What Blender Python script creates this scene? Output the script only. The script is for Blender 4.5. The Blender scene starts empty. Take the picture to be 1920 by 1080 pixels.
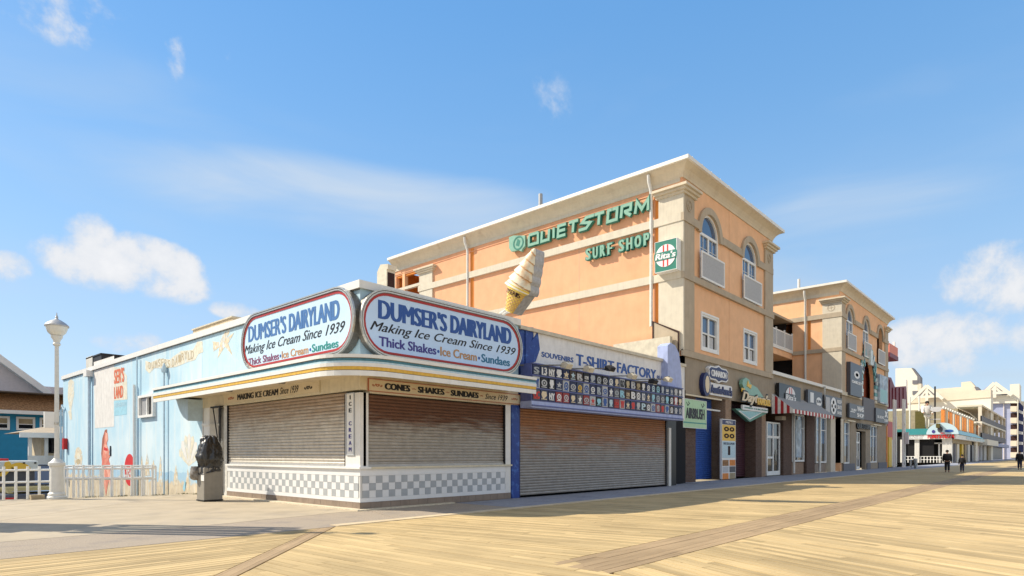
import bpy, math, random
from mathutils import Vector, Matrix
R = math.radians
random.seed(7)

# ------------------------------------------------------------------ camera, sky, sun, exposure
scene = bpy.context.scene
EYE = 1.4
FOC, HOR, MID = 1162.0, 852.6, 960.0
ANG = math.atan((2000.7 - 960) / FOC)
FX, FY = math.cos(ANG), math.sin(ANG)      # view direction on the ground
RX, RY = math.sin(ANG), -math.cos(ANG)     # to the right of it
cam = bpy.data.cameras.new('camera')
cam.sensor_width = 36.0
cam.lens = 36.0 * FOC / 1920.0
cam.shift_y = (HOR - 540.0) / 1920.0
cam.clip_end = 3000
camo = bpy.data.objects.new('camera', cam)
camo.location = (0, 0, EYE)
camo.rotation_euler = (R(90), 0, math.atan2(-FX, FY))
scene.collection.objects.link(camo)
scene.camera = camo

SUN = Vector((-0.68, 1.0, 1.071)).normalized()
sun = bpy.data.lights.new('sun', 'SUN')
sun.energy = 3.9
sun.angle = R(0.55)
sun.color = (1.0, 0.90, 0.73)
suno = bpy.data.objects.new('sun', sun)
suno.rotation_euler = SUN.to_track_quat('Z', 'Y').to_euler()
scene.collection.objects.link(suno)

world = bpy.data.worlds.new('World')
scene.world = world
world.use_nodes = True
nt = world.node_tree
nt.nodes.clear()
def wn(t, **k):
    n = nt.nodes.new(t)
    for a, b in k.items(): setattr(n, a, b)
    return n
def wl(a, b): nt.links.new(a, b)
def wmath(op, a, b=None, clamp=False):
    n = wn('ShaderNodeMath', operation=op); n.use_clamp = clamp
    for i, v in enumerate((a, b)):
        if v is None: continue
        if isinstance(v, (int, float)): n.inputs[i].default_value = v
        else: wl(v, n.inputs[i])
    return n.outputs[0]
sky = wn('ShaderNodeTexSky', sky_type='NISHITA')
sky.sun_disc = False
sky.sun_elevation = math.asin(SUN.z)
sky.sun_rotation = math.atan2(SUN.x, SUN.y)
sky.air_density = 1.0; sky.dust_density = 0.25; sky.ozone_density = 2.0
tc = wn('ShaderNodeTexCoord')
sep = wn('ShaderNodeSeparateXYZ'); wl(tc.outputs['Generated'], sep.inputs[0])
hs = wn('ShaderNodeHueSaturation'); hs.inputs['Saturation'].default_value = 1.18
hs.inputs['Value'].default_value = 1.0
wl(sky.outputs[0], hs.inputs['Color'])
# high thin veil over the whole sky, thicker towards the horizon
mp = wn('ShaderNodeMapping'); mp.inputs['Scale'].default_value = (1.2, 1.9, 5.5)
mp.inputs['Rotation'].default_value = (0.25, 0.1, 0.8)
wl(tc.outputs['Generated'], mp.inputs[0])
n1 = wn('ShaderNodeTexNoise'); n1.inputs['Scale'].default_value = 1.185; n1.inputs['Detail'].default_value = 5
n1.inputs['Roughness'].default_value = 0.5; n1.inputs['Distortion'].default_value = 0.5
wl(mp.outputs[0], n1.inputs['Vector'])
veil = wn('ShaderNodeMapRange'); veil.inputs[1].default_value = 0.5; veil.inputs[2].default_value = 0.8
veil.interpolation_type = 'SMOOTHSTEP'
wl(n1.outputs[0], veil.inputs[0])
lowm = wn('ShaderNodeMapRange'); lowm.inputs[1].default_value = 0.62; lowm.inputs[2].default_value = 0.12
wl(sep.outputs[2], lowm.inputs[0])
veilf = wmath('MULTIPLY', veil.outputs[0], lowm.outputs[0])
veilf = wmath('MULTIPLY', veilf, 0.75)
hz = wn('ShaderNodeMapRange'); hz.inputs[1].default_value = 0.50; hz.inputs[2].default_value = 0.0
hz.interpolation_type = 'SMOOTHSTEP'
hz.inputs[3].default_value = 0.0; hz.inputs[4].default_value = 0.40
wl(sep.outputs[2], hz.inputs[0])
veilf = wmath('ADD', veilf, hz.outputs[0], True)
mixv = wn('ShaderNodeMix', data_type='RGBA'); wl(veilf, mixv.inputs[0])
ramp = wn('ShaderNodeValToRGB'); wl(sep.outputs[2], ramp.inputs[0]); cr_ = ramp.color_ramp
for i, (p_, c_) in enumerate([(0.0, (.52, .68, .88)), (.10, (.45, .62, .88)), (.28, (.30, .56, .88)), (.58, (.165, .43, .84)), (1.0, (.10, .31, .70))]):
    e_ = cr_.elements[i] if i < 2 else cr_.elements.new(p_)
    e_.position = p_; e_.color = (*c_, 1)
rs = wn('ShaderNodeVectorMath', operation='SCALE'); wl(ramp.outputs[0], rs.inputs[0]); rs.inputs['Scale'].default_value = 4.5
gm = wn('ShaderNodeMix', data_type='RGBA'); gm.inputs[0].default_value = .68; wl(hs.outputs[0], gm.inputs[6]); wl(rs.outputs[0], gm.inputs[7])
wl(gm.outputs[2], mixv.inputs[6])
VEIL = (2.6, 3.1, 3.6, 1)
mixv.inputs[7].default_value = VEIL
# cumulus puffs: each an ellipse of directions broken up by noise
n2 = wn('ShaderNodeTexNoise'); n2.inputs['Scale'].default_value = 13.0; n2.inputs['Detail'].default_value = 10
n2.inputs['Roughness'].default_value = 0.62; n2.inputs['Distortion'].default_value = 0.15
wl(tc.outputs['Generated'], n2.inputs['Vector'])
CLOUDS = [  # azimuth from +X (deg), elevation (deg), half width, half height, strength
]
def skydir(px, py):
    d = Vector((FX + RX * (px - MID) / FOC, FY + RY * (px - MID) / FOC, (HOR - py) / FOC)).normalized()
    return d
def puff(px, py, w, h, amp):
    d = skydir(px, py)
    s = Vector((-d.y, d.x, 0)).normalized(); u = d.cross(s)
    if u.z < 0: u = -u
    def dot(vec, sc):
        n = wn('ShaderNodeVectorMath', operation='DOT_PRODUCT'); wl(tc.outputs['Generated'], n.inputs[0])
        n.inputs[1].default_value = vec * sc
        return n.outputs['Value']
    a = dot(s, 1.0 / R(w)); b = dot(u, 1.0 / R(h)); f = dot(d, 1.0)
    r2 = wmath('ADD', wmath('MULTIPLY', a, a), wmath('MULTIPLY', b, b))
    m = wmath('SUBTRACT', 1.0, r2, True)
    m = wmath('MULTIPLY', m, wmath('GREATER_THAN', f, 0.0))
    m = wmath('MULTIPLY', wmath('POWER', m, 0.6), amp)
    return m, b
tot = None
for c in [(172, 446, 2.0, 2.0, 1.15), (240, 495, 6.2, 2.6, 1.1), (290, 530, 4.6, 1.8, .95), (265, 475, 1.6, 1.4, .9), (150, 480, 3.0, 1.3, .9),
          (100, 18, 4.0, 2.2, .85), (15, 500, 1.6, 1.2, .9), (240, 60, 1.0, 1.4, .45), (325, 105, .9, 2.0, .6), (430, 120, .7, 1.4, .35), (265, 90, 1.6, .8, .3),
          (445, 582, 2.4, .9, .8), (240, 640, 2.8, 1.2, .75), (300, 590, 2.2, .7, .5),
          (1860, 515, 4.2, 2.6, 1.0), (1905, 540, 3.2, 2.4, 1.0), (1760, 620, 4.6, 1.7, .95), (1850, 632, 5.0, 1.9, .95), (1790, 660, 5.0, 2.0, .7),
          (1700, 640, 2.0, 1.0, .7), (1040, 195, 1.6, 2.4, .3), (1010, 160, .8, 1.2, .25)]:
    m, b = puff(*c)
    tot = m if tot is None else wmath('MAXIMUM', tot, m)
dens = wmath('ADD', tot, wmath('MULTIPLY', wmath('SUBTRACT', n2.outputs[0], 0.52), 3.1))
cm = wn('ShaderNodeMapRange'); cm.inputs[1].default_value = 0.20; cm.inputs[2].default_value = 1.05
cm.interpolation_type = 'SMOOTHSTEP'; wl(dens, cm.inputs[0])
cmf = wmath('MULTIPLY', cm.outputs[0], wmath('MINIMUM', wmath('MULTIPLY', tot, 2.2), 0.94))
# broad soft streaks of high cloud
st = None
for c in [(640, 372, 19, 3.6, .62), (860, 405, 11, 3.4, .6), (420, 330, 13, 2.4, .4), (150, 290, 14, 2.2, .22), (1600, 410, 12, 5, .5), (1780, 130, 9, 3.0, .35), (1750, 270, 12, 2.5, .4), (1300, 560, 14, 4, .4)]:
    m, b = puff(*c)
    st = m if st is None else wmath('MAXIMUM', st, m)
n3 = wn('ShaderNodeTexNoise'); n3.inputs['Scale'].default_value = 2.2; n3.inputs['Detail'].default_value = 9; n3.inputs['Distortion'].default_value = .8
mp3 = wn('ShaderNodeMapping'); mp3.inputs['Scale'].default_value = (1, 1, 4.5); mp3.inputs['Rotation'].default_value = (0.12, -0.22, 0)
wl(tc.outputs['Generated'], mp3.inputs[0]); wl(mp3.outputs[0], n3.inputs['Vector'])
n3m = wn('ShaderNodeMapRange'); n3m.inputs[1].default_value = .3; n3m.inputs[2].default_value = .72; wl(n3.outputs[0], n3m.inputs[0])
sw = wn('ShaderNodeMapRange'); sw.inputs[1].default_value = .12; sw.inputs[2].default_value = 1.15; sw.interpolation_type = 'SMOOTHSTEP'
wl(wmath('ADD', st, wmath('MULTIPLY', wmath('SUBTRACT', n3.outputs[0], .5), 1.5)), sw.inputs[0])
stf = wmath('MULTIPLY', sw.outputs[0], wmath('MINIMUM', wmath('MULTIPLY', st, 2.0), .95))
mixs = wn('ShaderNodeMix', data_type='RGBA'); wl(stf, mixs.inputs[0]); wl(mixv.outputs[2], mixs.inputs[6])
mixs.inputs[7].default_value = (3.0, 3.4, 3.85, 1)
cc = wn('ShaderNodeMix', data_type='RGBA'); wl(wmath('MULTIPLY', dens, .62, True), cc.inputs[0])
cc.inputs[6].default_value = (3.0, 3.2, 3.5, 1); cc.inputs[7].default_value = (4.4, 4.35, 4.35, 1)
mixc = wn('ShaderNodeMix', data_type='RGBA'); wl(cmf, mixc.inputs[0]); wl(mixs.outputs[2], mixc.inputs[6]); wl(cc.outputs[2], mixc.inputs[7])
# warm bright cloud added out of view to lift and whiten the shaded fronts
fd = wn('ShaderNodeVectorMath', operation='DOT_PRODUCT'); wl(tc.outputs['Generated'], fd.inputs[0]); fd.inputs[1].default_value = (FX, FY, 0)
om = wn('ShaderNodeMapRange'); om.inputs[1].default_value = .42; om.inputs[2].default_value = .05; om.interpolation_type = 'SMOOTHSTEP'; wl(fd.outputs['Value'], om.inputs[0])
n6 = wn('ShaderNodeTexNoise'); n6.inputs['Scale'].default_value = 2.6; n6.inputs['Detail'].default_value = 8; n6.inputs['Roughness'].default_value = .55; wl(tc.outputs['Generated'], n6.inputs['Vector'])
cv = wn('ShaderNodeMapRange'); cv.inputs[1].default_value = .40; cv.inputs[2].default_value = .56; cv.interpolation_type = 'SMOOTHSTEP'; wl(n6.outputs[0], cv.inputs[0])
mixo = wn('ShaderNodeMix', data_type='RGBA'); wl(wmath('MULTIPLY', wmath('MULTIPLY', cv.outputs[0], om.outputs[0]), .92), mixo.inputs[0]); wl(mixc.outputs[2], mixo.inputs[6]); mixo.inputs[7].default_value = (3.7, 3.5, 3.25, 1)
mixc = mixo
bg = wn('ShaderNodeBackground'); bg.inputs['Strength'].default_value = 0.14
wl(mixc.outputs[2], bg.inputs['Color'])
wo = wn('ShaderNodeOutputWorld'); wl(bg.outputs[0], wo.inputs[0])

vs = scene.view_settings
vs.view_transform = 'Standard'; vs.look = 'None'; vs.exposure = 0.66; vs.gamma = 1.0; vs.use_curve_mapping = False
scene.cycles.max_bounces = 6

# ------------------------------------------------------------------ planes of the place, and points on them
class Front:
    """A plane Y = y that faces the sea (-Y). u runs along +X, v is height, w comes out of the wall."""
    def __init__(s, y): s.c = y
    def P(s, u, v, w=0.0): return Vector((u, s.c - w, v))
    def t(s, px): return s.c / (FY + RY * (px - MID) / FOC)
    def u(s, px): return (FX + RX * (px - MID) / FOC) * s.t(px)
    def at(s, px, py): return s.u(px), EYE + (HOR - py) * s.t(px) / FOC
    def off(s, w): return Front(s.c - w)
class Side:
    """A plane X = x that faces -X. u runs along -Y, v is height, w comes out of the wall."""
    def __init__(s, x): s.c = x
    def P(s, u, v, w=0.0): return Vector((s.c - w, -u, v))
    def t(s, px): return s.c / (FX + RX * (px - MID) / FOC)
    def u(s, px): return -(FY + RY * (px - MID) / FOC) * s.t(px)
    def at(s, px, py): return s.u(px), EYE + (HOR - py) * s.t(px) / FOC
    def off(s, w): return Side(s.c - w)
def gnd(px, py, z=0.0):
    t = FOC * (EYE - z) / (py - HOR)
    return Vector(((FX + RX * (px - MID) / FOC) * t, (FY + RY * (px - MID) / FOC) * t, z))
def rect4(F, a, b):
    """u0,u1,v0,v1 from the top corner on one end and the bottom corner on the other."""
    u0, v1 = F.at(*a); u1, v0 = F.at(*b)
    return min(u0, u1), max(u0, u1), min(v0, v1), max(v0, v1)

# ------------------------------------------------------------------ materials
MATS = {}
def mat(name, col, rough=.7, metal=0., var=.12, scale=6., bump=.0, bscale=40., streak=0., spec=.4, col2=None, c2=(.5, .62), c2scale=1.2, emit=None, stretch=(1, 1, 1), tint=False, alpha=None):
    if name in MATS: return MATS[name]
    m = bpy.data.materials.new(name); m.use_nodes = True
    t = m.node_tree; b = t.nodes['Principled BSDF']
    N = t.nodes.new; L = t.links.new
    b.inputs['Roughness'].default_value = rough; b.inputs['Metallic'].default_value = metal
    b.inputs['Specular IOR Level'].default_value = spec
    co = N('ShaderNodeTexCoord'); geo = N('ShaderNodeNewGeometry')
    mpn = N('ShaderNodeMapping'); mpn.inputs['Scale'].default_value = stretch
    L(geo.outputs['Position'], mpn.inputs[0])
    nz = N('ShaderNodeTexNoise'); nz.inputs['Scale'].default_value = scale; nz.inputs['Detail'].default_value = 5
    L(mpn.outputs[0], nz.inputs['Vector'])
    base = N('ShaderNodeRGB'); base.outputs[0].default_value = (*col, 1); cur = base.outputs[0]
    def mx(bt, f, a, bb):
        n = N('ShaderNodeMix'); n.data_type = 'RGBA'; n.blend_type = bt
        for i, v in ((0, f), (6, a), (7, bb)):
            if hasattr(v, 'node'): L(v, n.inputs[i])
            else: n.inputs[i].default_value = v
        return n.outputs[2]
    if col2:
        nb = N('ShaderNodeTexNoise'); nb.inputs['Scale'].default_value = c2scale; nb.inputs['Detail'].default_value = 8; nb.inputs['Roughness'].default_value = .65
        L(mpn.outputs[0], nb.inputs['Vector'])
        r = N('ShaderNodeMapRange'); r.inputs[1].default_value = c2[0]; r.inputs[2].default_value = c2[1]; L(nb.outputs[0], r.inputs[0])
        cur = mx('MIX', r.outputs[0], cur, (*col2, 1))
    if streak:
        ms = N('ShaderNodeMapping'); ms.inputs['Scale'].default_value = (3, 3, .22); L(geo.outputs['Position'], ms.inputs[0])
        ns = N('ShaderNodeTexNoise'); ns.inputs['Scale'].default_value = 3; ns.inputs['Detail'].default_value = 6; L(ms.outputs[0], ns.inputs['Vector'])
        r = N('ShaderNodeMapRange'); r.inputs[1].default_value = .45; r.inputs[2].default_value = .8; r.inputs[3].default_value = 1; r.inputs[4].default_value = 1 - streak
        L(ns.outputs[0], r.inputs[0]); cur = mx('MULTIPLY', 1.0, cur, r.outputs[0])
    if var:
        r = N('ShaderNodeMapRange'); r.inputs[1].default_value = .3; r.inputs[2].default_value = .7; r.inputs[3].default_value = 1 - var; r.inputs[4].default_value = 1 + var
        L(nz.outputs[0], r.inputs[0]); cur = mx('MULTIPLY', 1.0, cur, r.outputs[0])
    if tint:
        at = N('ShaderNodeAttribute'); at.attribute_name = 'tint'
        cur = mx('MULTIPLY', 1.0, cur, at.outputs['Color'])
    L(cur, b.inputs['Base Color'])
    if bump:
        nb2 = N('ShaderNodeTexNoise'); nb2.inputs['Scale'].default_value = bscale; nb2.inputs['Detail'].default_value = 4; L(geo.outputs['Position'], nb2.inputs['Vector'])
        bp = N('ShaderNodeBump'); bp.inputs['Strength'].default_value = bump; bp.inputs['Distance'].default_value = .02
        L(nb2.outputs[0], bp.inputs['Height']); L(bp.outputs[0], b.inputs['Normal'])
    if emit:
        b.inputs['Emission Color'].default_value = (*emit[0], 1); b.inputs['Emission Strength'].default_value = emit[1]
    MATS[name] = m
    return m

# ------------------------------------------------------------------ mesh building
COL = scene.collection
class MB:
    def __init__(s): s.v = []; s.f = []; s.tint = []
    def add(s, vs, fs, tint=None):
        o = len(s.v); s.v += [tuple(p) for p in vs]; s.f += [tuple(i + o for i in f) for f in fs]
        if tint is not None: s.tint += [tint] * len(fs)
        return s
    def box(s, x0, x1, y0, y1, z0, z1):
        vs = [(x, y, z) for x in (x0, x1) for y in (y0, y1) for z in (z0, z1)]
        return s.add(vs, [(0, 1, 3, 2), (4, 6, 7, 5), (0, 4, 5, 1), (2, 3, 7, 6), (0, 2, 6, 4), (1, 5, 7, 3)])
    def fbox(s, F, u0, u1, v0, v1, w0, w1):
        vs = [F.P(u, v, w) for u in (u0, u1) for v in (v0, v1) for w in (w0, w1)]
        return s.add(vs, [(0, 1, 3, 2), (4, 6, 7, 5), (0, 4, 5, 1), (2, 3, 7, 6), (0, 2, 6, 4), (1, 5, 7, 3)])
    def prism(s, F, pts, w0, w1):
        n = len(pts)
        vs = [F.P(u, v, w0) for u, v in pts] + [F.P(u, v, w1) for u, v in pts]
        return s.add(vs, [tuple(range(n))[::-1], tuple(range(n, 2 * n))] + [(i, (i + 1) % n, n + (i + 1) % n, n + i) for i in range(n)])
    def ring(s, F, outer, inner, w0, w1, closed=True):
        n = len(outer)
        vs = [F.P(u, v, w) for w in (w0, w1) for u, v in outer] + [F.P(u, v, w) for w in (w0, w1) for u, v in inner]
        fs = []
        for i in range(n if closed else n - 1):
            j = (i + 1) % n
            fs += [(i, j, n + j, n + i), (2 * n + j, 2 * n + i, 3 * n + i, 3 * n + j), (n + i, n + j, 3 * n + j, 3 * n + i), (j, i, 2 * n + i, 2 * n + j)]
        if not closed:
            for i in (0, n - 1): fs.append((i, n + i, 3 * n + i, 2 * n + i))
        return s.add(vs, fs)
    def tube(s, path, r, n=8, caps=True):
        path = [Vector(p) for p in path]
        rr = r if isinstance(r, (list, tuple)) else [r] * len(path)
        rings = []
        for i, p in enumerate(path):
            a = path[max(i - 1, 0)]; b = path[min(i + 1, len(path) - 1)]
            d = (b - a).normalized()
            up = Vector((0, 0, 1)) if abs(d.z) < .95 else Vector((1, 0, 0))
            x = d.cross(up).normalized(); y = x.cross(d)
            rings.append([p + (x * math.cos(k * 2 * math.pi / n) + y * math.sin(k * 2 * math.pi / n)) * rr[i] for k in range(n)])
        vs = [q for rg in rings for q in rg]; fs = []
        for i in range(len(path) - 1):
            for k in range(n):
                fs.append((i * n + k, i * n + (k + 1) % n, (i + 1) * n + (k + 1) % n, (i + 1) * n + k))
        if caps: fs += [tuple(range(n))[::-1], tuple(range((len(path) - 1) * n, len(path) * n))]
        return s.add(vs, fs)
    def lathe(s, c, prof, n=20):
        """prof: list of (radius, z) from the bottom up, round a vertical axis at c."""
        c = Vector(c); vs = []; fs = []
        for r, z in prof:
            vs += [c + Vector((r * math.cos(k * 2 * math.pi / n), r * math.sin(k * 2 * math.pi / n), z)) for k in range(n)]
        for i in range(len(prof) - 1):
            for k in range(n):
                fs.append((i * n + k, i * n + (k + 1) % n, (i + 1) * n + (k + 1) % n, (i + 1) * n + k))
        fs += [tuple(range(n))[::-1], tuple(range((len(prof) - 1) * n, len(prof) * n))]
        return s.add(vs, fs)
    def build(s, name, m, parent=None, smooth=False, bevel=0, **props):
        me = bpy.data.meshes.new(name)
        off = ploc(parent)
        me.from_pydata([(a - off.x, b - off.y, c - off.z) for a, b, c in s.v], [], s.f)
        if s.tint:
            ca = me.color_attributes.new('tint', 'FLOAT_COLOR', 'CORNER')
            buf = []
            for p, tn in zip(me.polygons, s.tint): buf += list(tn) * p.loop_total
            ca.data.foreach_set('color', buf)
        me.update()
        if isinstance(m, str): m = MATS[m]
        me.materials.append(m)
        if smooth:
            for p in me.polygons: p.use_smooth = True
            try: me.set_sharp_from_angle(angle=R(38))
            except Exception: pass
        o = bpy.data.objects.new(name, me); COL.objects.link(o)
        if parent: o.parent = parent
        if bevel:
            bv = o.modifiers.new('bevel', 'BEVEL'); bv.width = bevel; bv.segments = 2; bv.limit_method = 'ANGLE'
        for k, v in props.items(): o[k] = v
        return o
WORLDLOC = {}
def ploc(p):
    v = Vector((0, 0, 0))
    while p is not None:
        v += p.location; p = p.parent
    return v
def thing(name, label, cat, loc=(0, 0, 0), group=None):
    o = bpy.data.objects.new(name, None); COL.objects.link(o); o.location = loc
    o['label'] = label; o['category'] = cat
    if group: o['group'] = group
    return o
def tag(o, label, cat, group=None):
    o['label'] = label; o['category'] = cat
    if group: o['group'] = group
    return o
def struct(o, kind='structure'):
    o['kind'] = kind; return o
def fb(name, F, u0, u1, v0, v1, w0, w1, m, parent, **k):
    return MB().fbox(F, u0, u1, v0, v1, w0, w1).build(name, m, parent, **k)

_tc = {}
def text_mesh(s, bold, shear, extrude, space=1.0, spread=0.0):
    key = (s, bold, shear, extrude, space)
    if key in _tc: return _tc[key]
    cu = bpy.data.curves.new('lettering', 'FONT'); cu.body = s; cu.size = 1; cu.offset = bold; cu.shear = shear
    cu.resolution_u = 3; cu.space_character = space; cu.align_x = 'LEFT'
    o = bpy.data.objects.new('lettering', cu); COL.objects.link(o)
    bpy.context.view_layer.update()
    me = bpy.data.meshes.new_from_object(o.evaluated_get(bpy.context.evaluated_depsgraph_get()))
    V = [tuple(v.co) for v in me.vertices]; Fs = [tuple(p.vertices) for p in me.polygons]
    bpy.data.objects.remove(o); bpy.data.curves.remove(cu); bpy.data.meshes.remove(me)
    _tc[key] = (V, Fs)
    return V, Fs
def text(F, s, box, w, m, parent, name='lettering', bold=0.0, shear=0.0, depth=0.0, space=1.0, **props):
    """Lettering that fills box (u0, u1, v0, v1) on plane F, standing w out of it; depth > 0 makes solid letters."""
    u0, u1, v0, v1 = box
    bold_ = bold; fat = min(max(0, bold - .012) * 5.5, .12); bold = 0 if 'M' in s or 'W' in s else min(bold, .012)
    V, Fs = text_mesh(s, bold, shear, 0, space)
    xs = [p[0] for p in V]; ys = [p[1] for p in V]
    x0, x1, y0, y1 = min(xs), max(xs), min(ys), max(ys)
    pts = [(u0 + (x - x0) / (x1 - x0) * (u1 - u0), v0 + (y - y0) / (y1 - y0) * (v1 - v0)) for x, y, _ in V]
    b = MB(); base_pts = pts; k_ = (u1 - u0) / len(s) * fat
    for ci, du in enumerate((0, -k_, k_, -k_ / 2, k_ / 2) if fat > 0 else (0,)):
      pts = [(u + du, v) for u, v in base_pts]; w = w + (.0007 if ci else 0)
      if depth <= 0:
        b.add([F.P(u, v, w) for u, v in pts], Fs)
      else:
        n = len(pts); from collections import Counter
        ec = Counter()
        for f in Fs:
            for i in range(len(f)): ec[(f[i], f[(i + 1) % len(f)])] += 1
        sides = [(a, bb) for (a, bb) in ec if (bb, a) not in ec]
        b.add([F.P(u, v, w + depth) for u, v in pts] + [F.P(u, v, w) for u, v in pts],
              list(Fs) + [tuple(n + i for i in f[::-1]) for f in Fs] + [(bb, a, n + a, n + bb) for a, bb in sides])
    return b.build(name, m, parent, **props)

def stadium(u0, u1, v0, v1, n=14, grow=0.0):
    u0 -= grow; u1 += grow; v0 -= grow; v1 += grow
    r = min(v1 - v0, u1 - u0) / 2; cy = (v0 + v1) / 2
    pts = []
    for k in range(n + 1):
        a = -math.pi / 2 + math.pi * k / n
        pts.append((u1 - r + r * math.cos(a), cy + r * math.sin(a)))
    for k in range(n + 1):
        a = math.pi / 2 + math.pi * k / n
        pts.append((u0 + r + r * math.cos(a), cy + r * math.sin(a)))
    return pts
def rrect(u0, u1, v0, v1, r, n=6):
    pts = []
    for cx, cy, a0 in ((u1 - r, v0 + r, -90), (u1 - r, v1 - r, 0), (u0 + r, v1 - r, 90), (u0 + r, v0 + r, 180)):
        for k in range(n + 1):
            a = R(a0 + 90 * k / n); pts.append((cx + r * math.cos(a), cy + r * math.sin(a)))
    return pts
def disc(cu, cv, ru, rv, n=24, a0=0, a1=360):
    full = abs(a1 - a0 - 360) < 1e-6
    return [(cu + ru * math.cos(R(a0 + (a1 - a0) * k / n)), cv + rv * math.sin(R(a0 + (a1 - a0) * k / n))) for k in range(n if full else n + 1)]
def ribbon(pts, w):
    """Mitred flat ribbon of width w along 2D points: one closed outline."""
    P = [Vector(p) for p in pts]; Lf = []; Rt = []
    for i, p in enumerate(P):
        a = (P[i] - P[i - 1]).normalized() if i else (P[1] - P[0]).normalized()
        b = (P[i + 1] - P[i]).normalized() if i < len(P) - 1 else a
        n = Vector((-(a + b).y, (a + b).x))
        n = Vector((-a.y, a.x)) if n.length < 1e-3 else n.normalized()
        k = min(1 / max(n.dot(Vector((-a.y, a.x))), .35), 2.2)
        Lf.append(p + n * w / 2 * k); Rt.append(p - n * w / 2 * k)
    return Lf, Rt
def add_ribbon(b, F, pts, wd, w0, w1):
    Lf, Rt = ribbon(pts, wd); b.ring(F, Lf, Rt, w0, w1, closed=False); return b

def wall(b, F, u0, u1, v0, v1, holes, w0=-.3, w1=0.):
    """Solid wall with openings; a hole is (u0,u1,v0,v1) or (u0,u1,v0,spring,'arch')."""
    H = []
    for h in holes:
        if len(h) == 5:
            r = (h[1] - h[0]) / 2; top = h[3] + r; cu = (h[0] + h[1]) / 2; n = 10
            H.append((h[0], h[1], h[2], top))
            for sgn, ue in ((-1, h[0]), (1, h[1])):
                arc = [(cu + sgn * r * math.cos(math.pi / 2 * k / n), h[3] + r * math.sin(math.pi / 2 * k / n)) for k in range(n + 1)]
                pts = arc + [(ue, top)]
                for k in range(n):
                    b.prism(F, [arc[k], arc[k + 1], (ue, top)] if sgn < 0 else [arc[k + 1], arc[k], (ue, top)], w0, w1)
        else: H.append(h)
    us = sorted({u0, u1, *[h[0] for h in H], *[h[1] for h in H]}); us = [u for u in us if u0 <= u <= u1]
    for a, c in zip(us, us[1:]):
        cuts = sorted([(h[2], h[3]) for h in H if h[0] <= a + 1e-6 and h[1] >= c - 1e-6]); z = v0
        for p, q in cuts:
            if p > z: b.fbox(F, a, c, z, p, w0, w1)
            z = max(z, q)
        if z < v1: b.fbox(F, a, c, z, v1, w0, w1)
    return b
def sweep(b, path, normals, o0, o1, z0, z1):
    """Rectangular moulding along a plan path (list of (x, y)) offset outward along normals."""
    n = len(path); vs = []
    for (x, y), (nx, ny) in zip(path, normals):
        for o in (o0, o1):
            for z in (z0, z1): vs.append((x + nx * o, y + ny * o, z))
    fs = []
    for i in range(n - 1):
        a = 4 * i; c = a + 4
        fs += [(a, c, c + 1, a + 1), (a + 2, a + 3, c + 3, c + 2), (a + 1, c + 1, c + 3, a + 3), (a, a + 2, c + 2, c)]
    fs += [(0, 1, 3, 2), (4 * n - 4, 4 * n - 2, 4 * n - 1, 4 * n - 3)]
    return b.add(vs, fs)
def shutter(F, u0, u1, v0, v1, w, pitch, m, parent, name='roller_shutter'):
    b = MB(); n = int(round((v1 - v0) / pitch)); vs = []; p = (v1 - v0) / n
    rows = []
    for k in range(n):
        z = v0 + k * p
        rows += [(z, 0), (z + .12 * p, .028), (z + .55 * p, .040), (z + .88 * p, .024), (z + .94 * p, 0)]
    rows.append((v1, 0))
    for z, o in rows: vs += [F.P(u0, z, w + o), F.P(u1, z, w + o)]
    b.add(vs, [(2 * i, 2 * i + 1, 2 * i + 3, 2 * i + 2) for i in range(len(rows) - 1)])
    return b.build(name, m, parent)

# ------------------------------------------------------------------ palette
mat('asphalt', (.06, .06, .062), .9, var=.2, scale=3, bump=.3)
mat('sand', (.42, .36, .26), .95, var=.12, scale=.8, bump=.3)
mat('concrete_smooth', (.44, .37, .27), .85, var=.10, scale=1.3, bump=.25, bscale=30, col2=(.34, .29, .23), c2=(.52, .72), c2scale=.9)
mat('concrete_rough', (.38, .315, .245), .92, var=.22, scale=45, bump=.6, bscale=90, col2=(.29, .25, .215), c2=(.5, .7), c2scale=1.6)
mat('concrete_walk_shade', (.30, .31, .35), .9, var=.14, scale=8, bump=.4, bscale=60, col2=(.22, .23, .27), c2=(.5, .7), c2scale=1.2)  # bluish copy of the concrete, the buildings' shade put into its colour
mat('kerb_concrete', (.62, .55, .42), .85, var=.15, scale=12, bump=.3)
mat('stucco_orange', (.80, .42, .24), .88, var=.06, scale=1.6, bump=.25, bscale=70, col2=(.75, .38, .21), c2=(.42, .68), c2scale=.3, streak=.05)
mat('stucco_front', (.86, .51, .295), .88, var=.06, scale=1.6, bump=.25, bscale=70, col2=(.80, .46, .255), c2=(.42, .68), c2scale=.3, streak=.05)  # lighter copy of the orange stucco, brightening the shaded fronts by colour
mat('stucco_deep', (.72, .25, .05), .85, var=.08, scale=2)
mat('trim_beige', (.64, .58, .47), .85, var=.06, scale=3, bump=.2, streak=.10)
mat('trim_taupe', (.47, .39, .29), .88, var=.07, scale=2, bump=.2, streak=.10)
mat('cornice_cream', (.66, .57, .43), .8, var=.05, scale=2, streak=.08, col2=(.50, .40, .28), c2=(.55, .8))
mat('gutter_white', (.80, .77, .71), .5, var=.06, scale=3)
mat('white_paint', (.80, .79, .76), .45, var=.05, scale=5, streak=.06)
mat('white_trim', (.82, .82, .80), .5, var=.04, scale=5)
mat('parapet_white', (.80, .79, .78), .7, var=.07, scale=5, streak=.14)
mat('weathered_white', (.66, .65, .61), .7, var=.15, scale=9, streak=.25)
mat('fascia_taupe', (.35, .29, .22), .88, var=.08, scale=2, bump=.2, streak=.12)
mat('kiosk_cream', (.70, .63, .47), .6, var=.08, scale=5, streak=.12)
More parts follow.
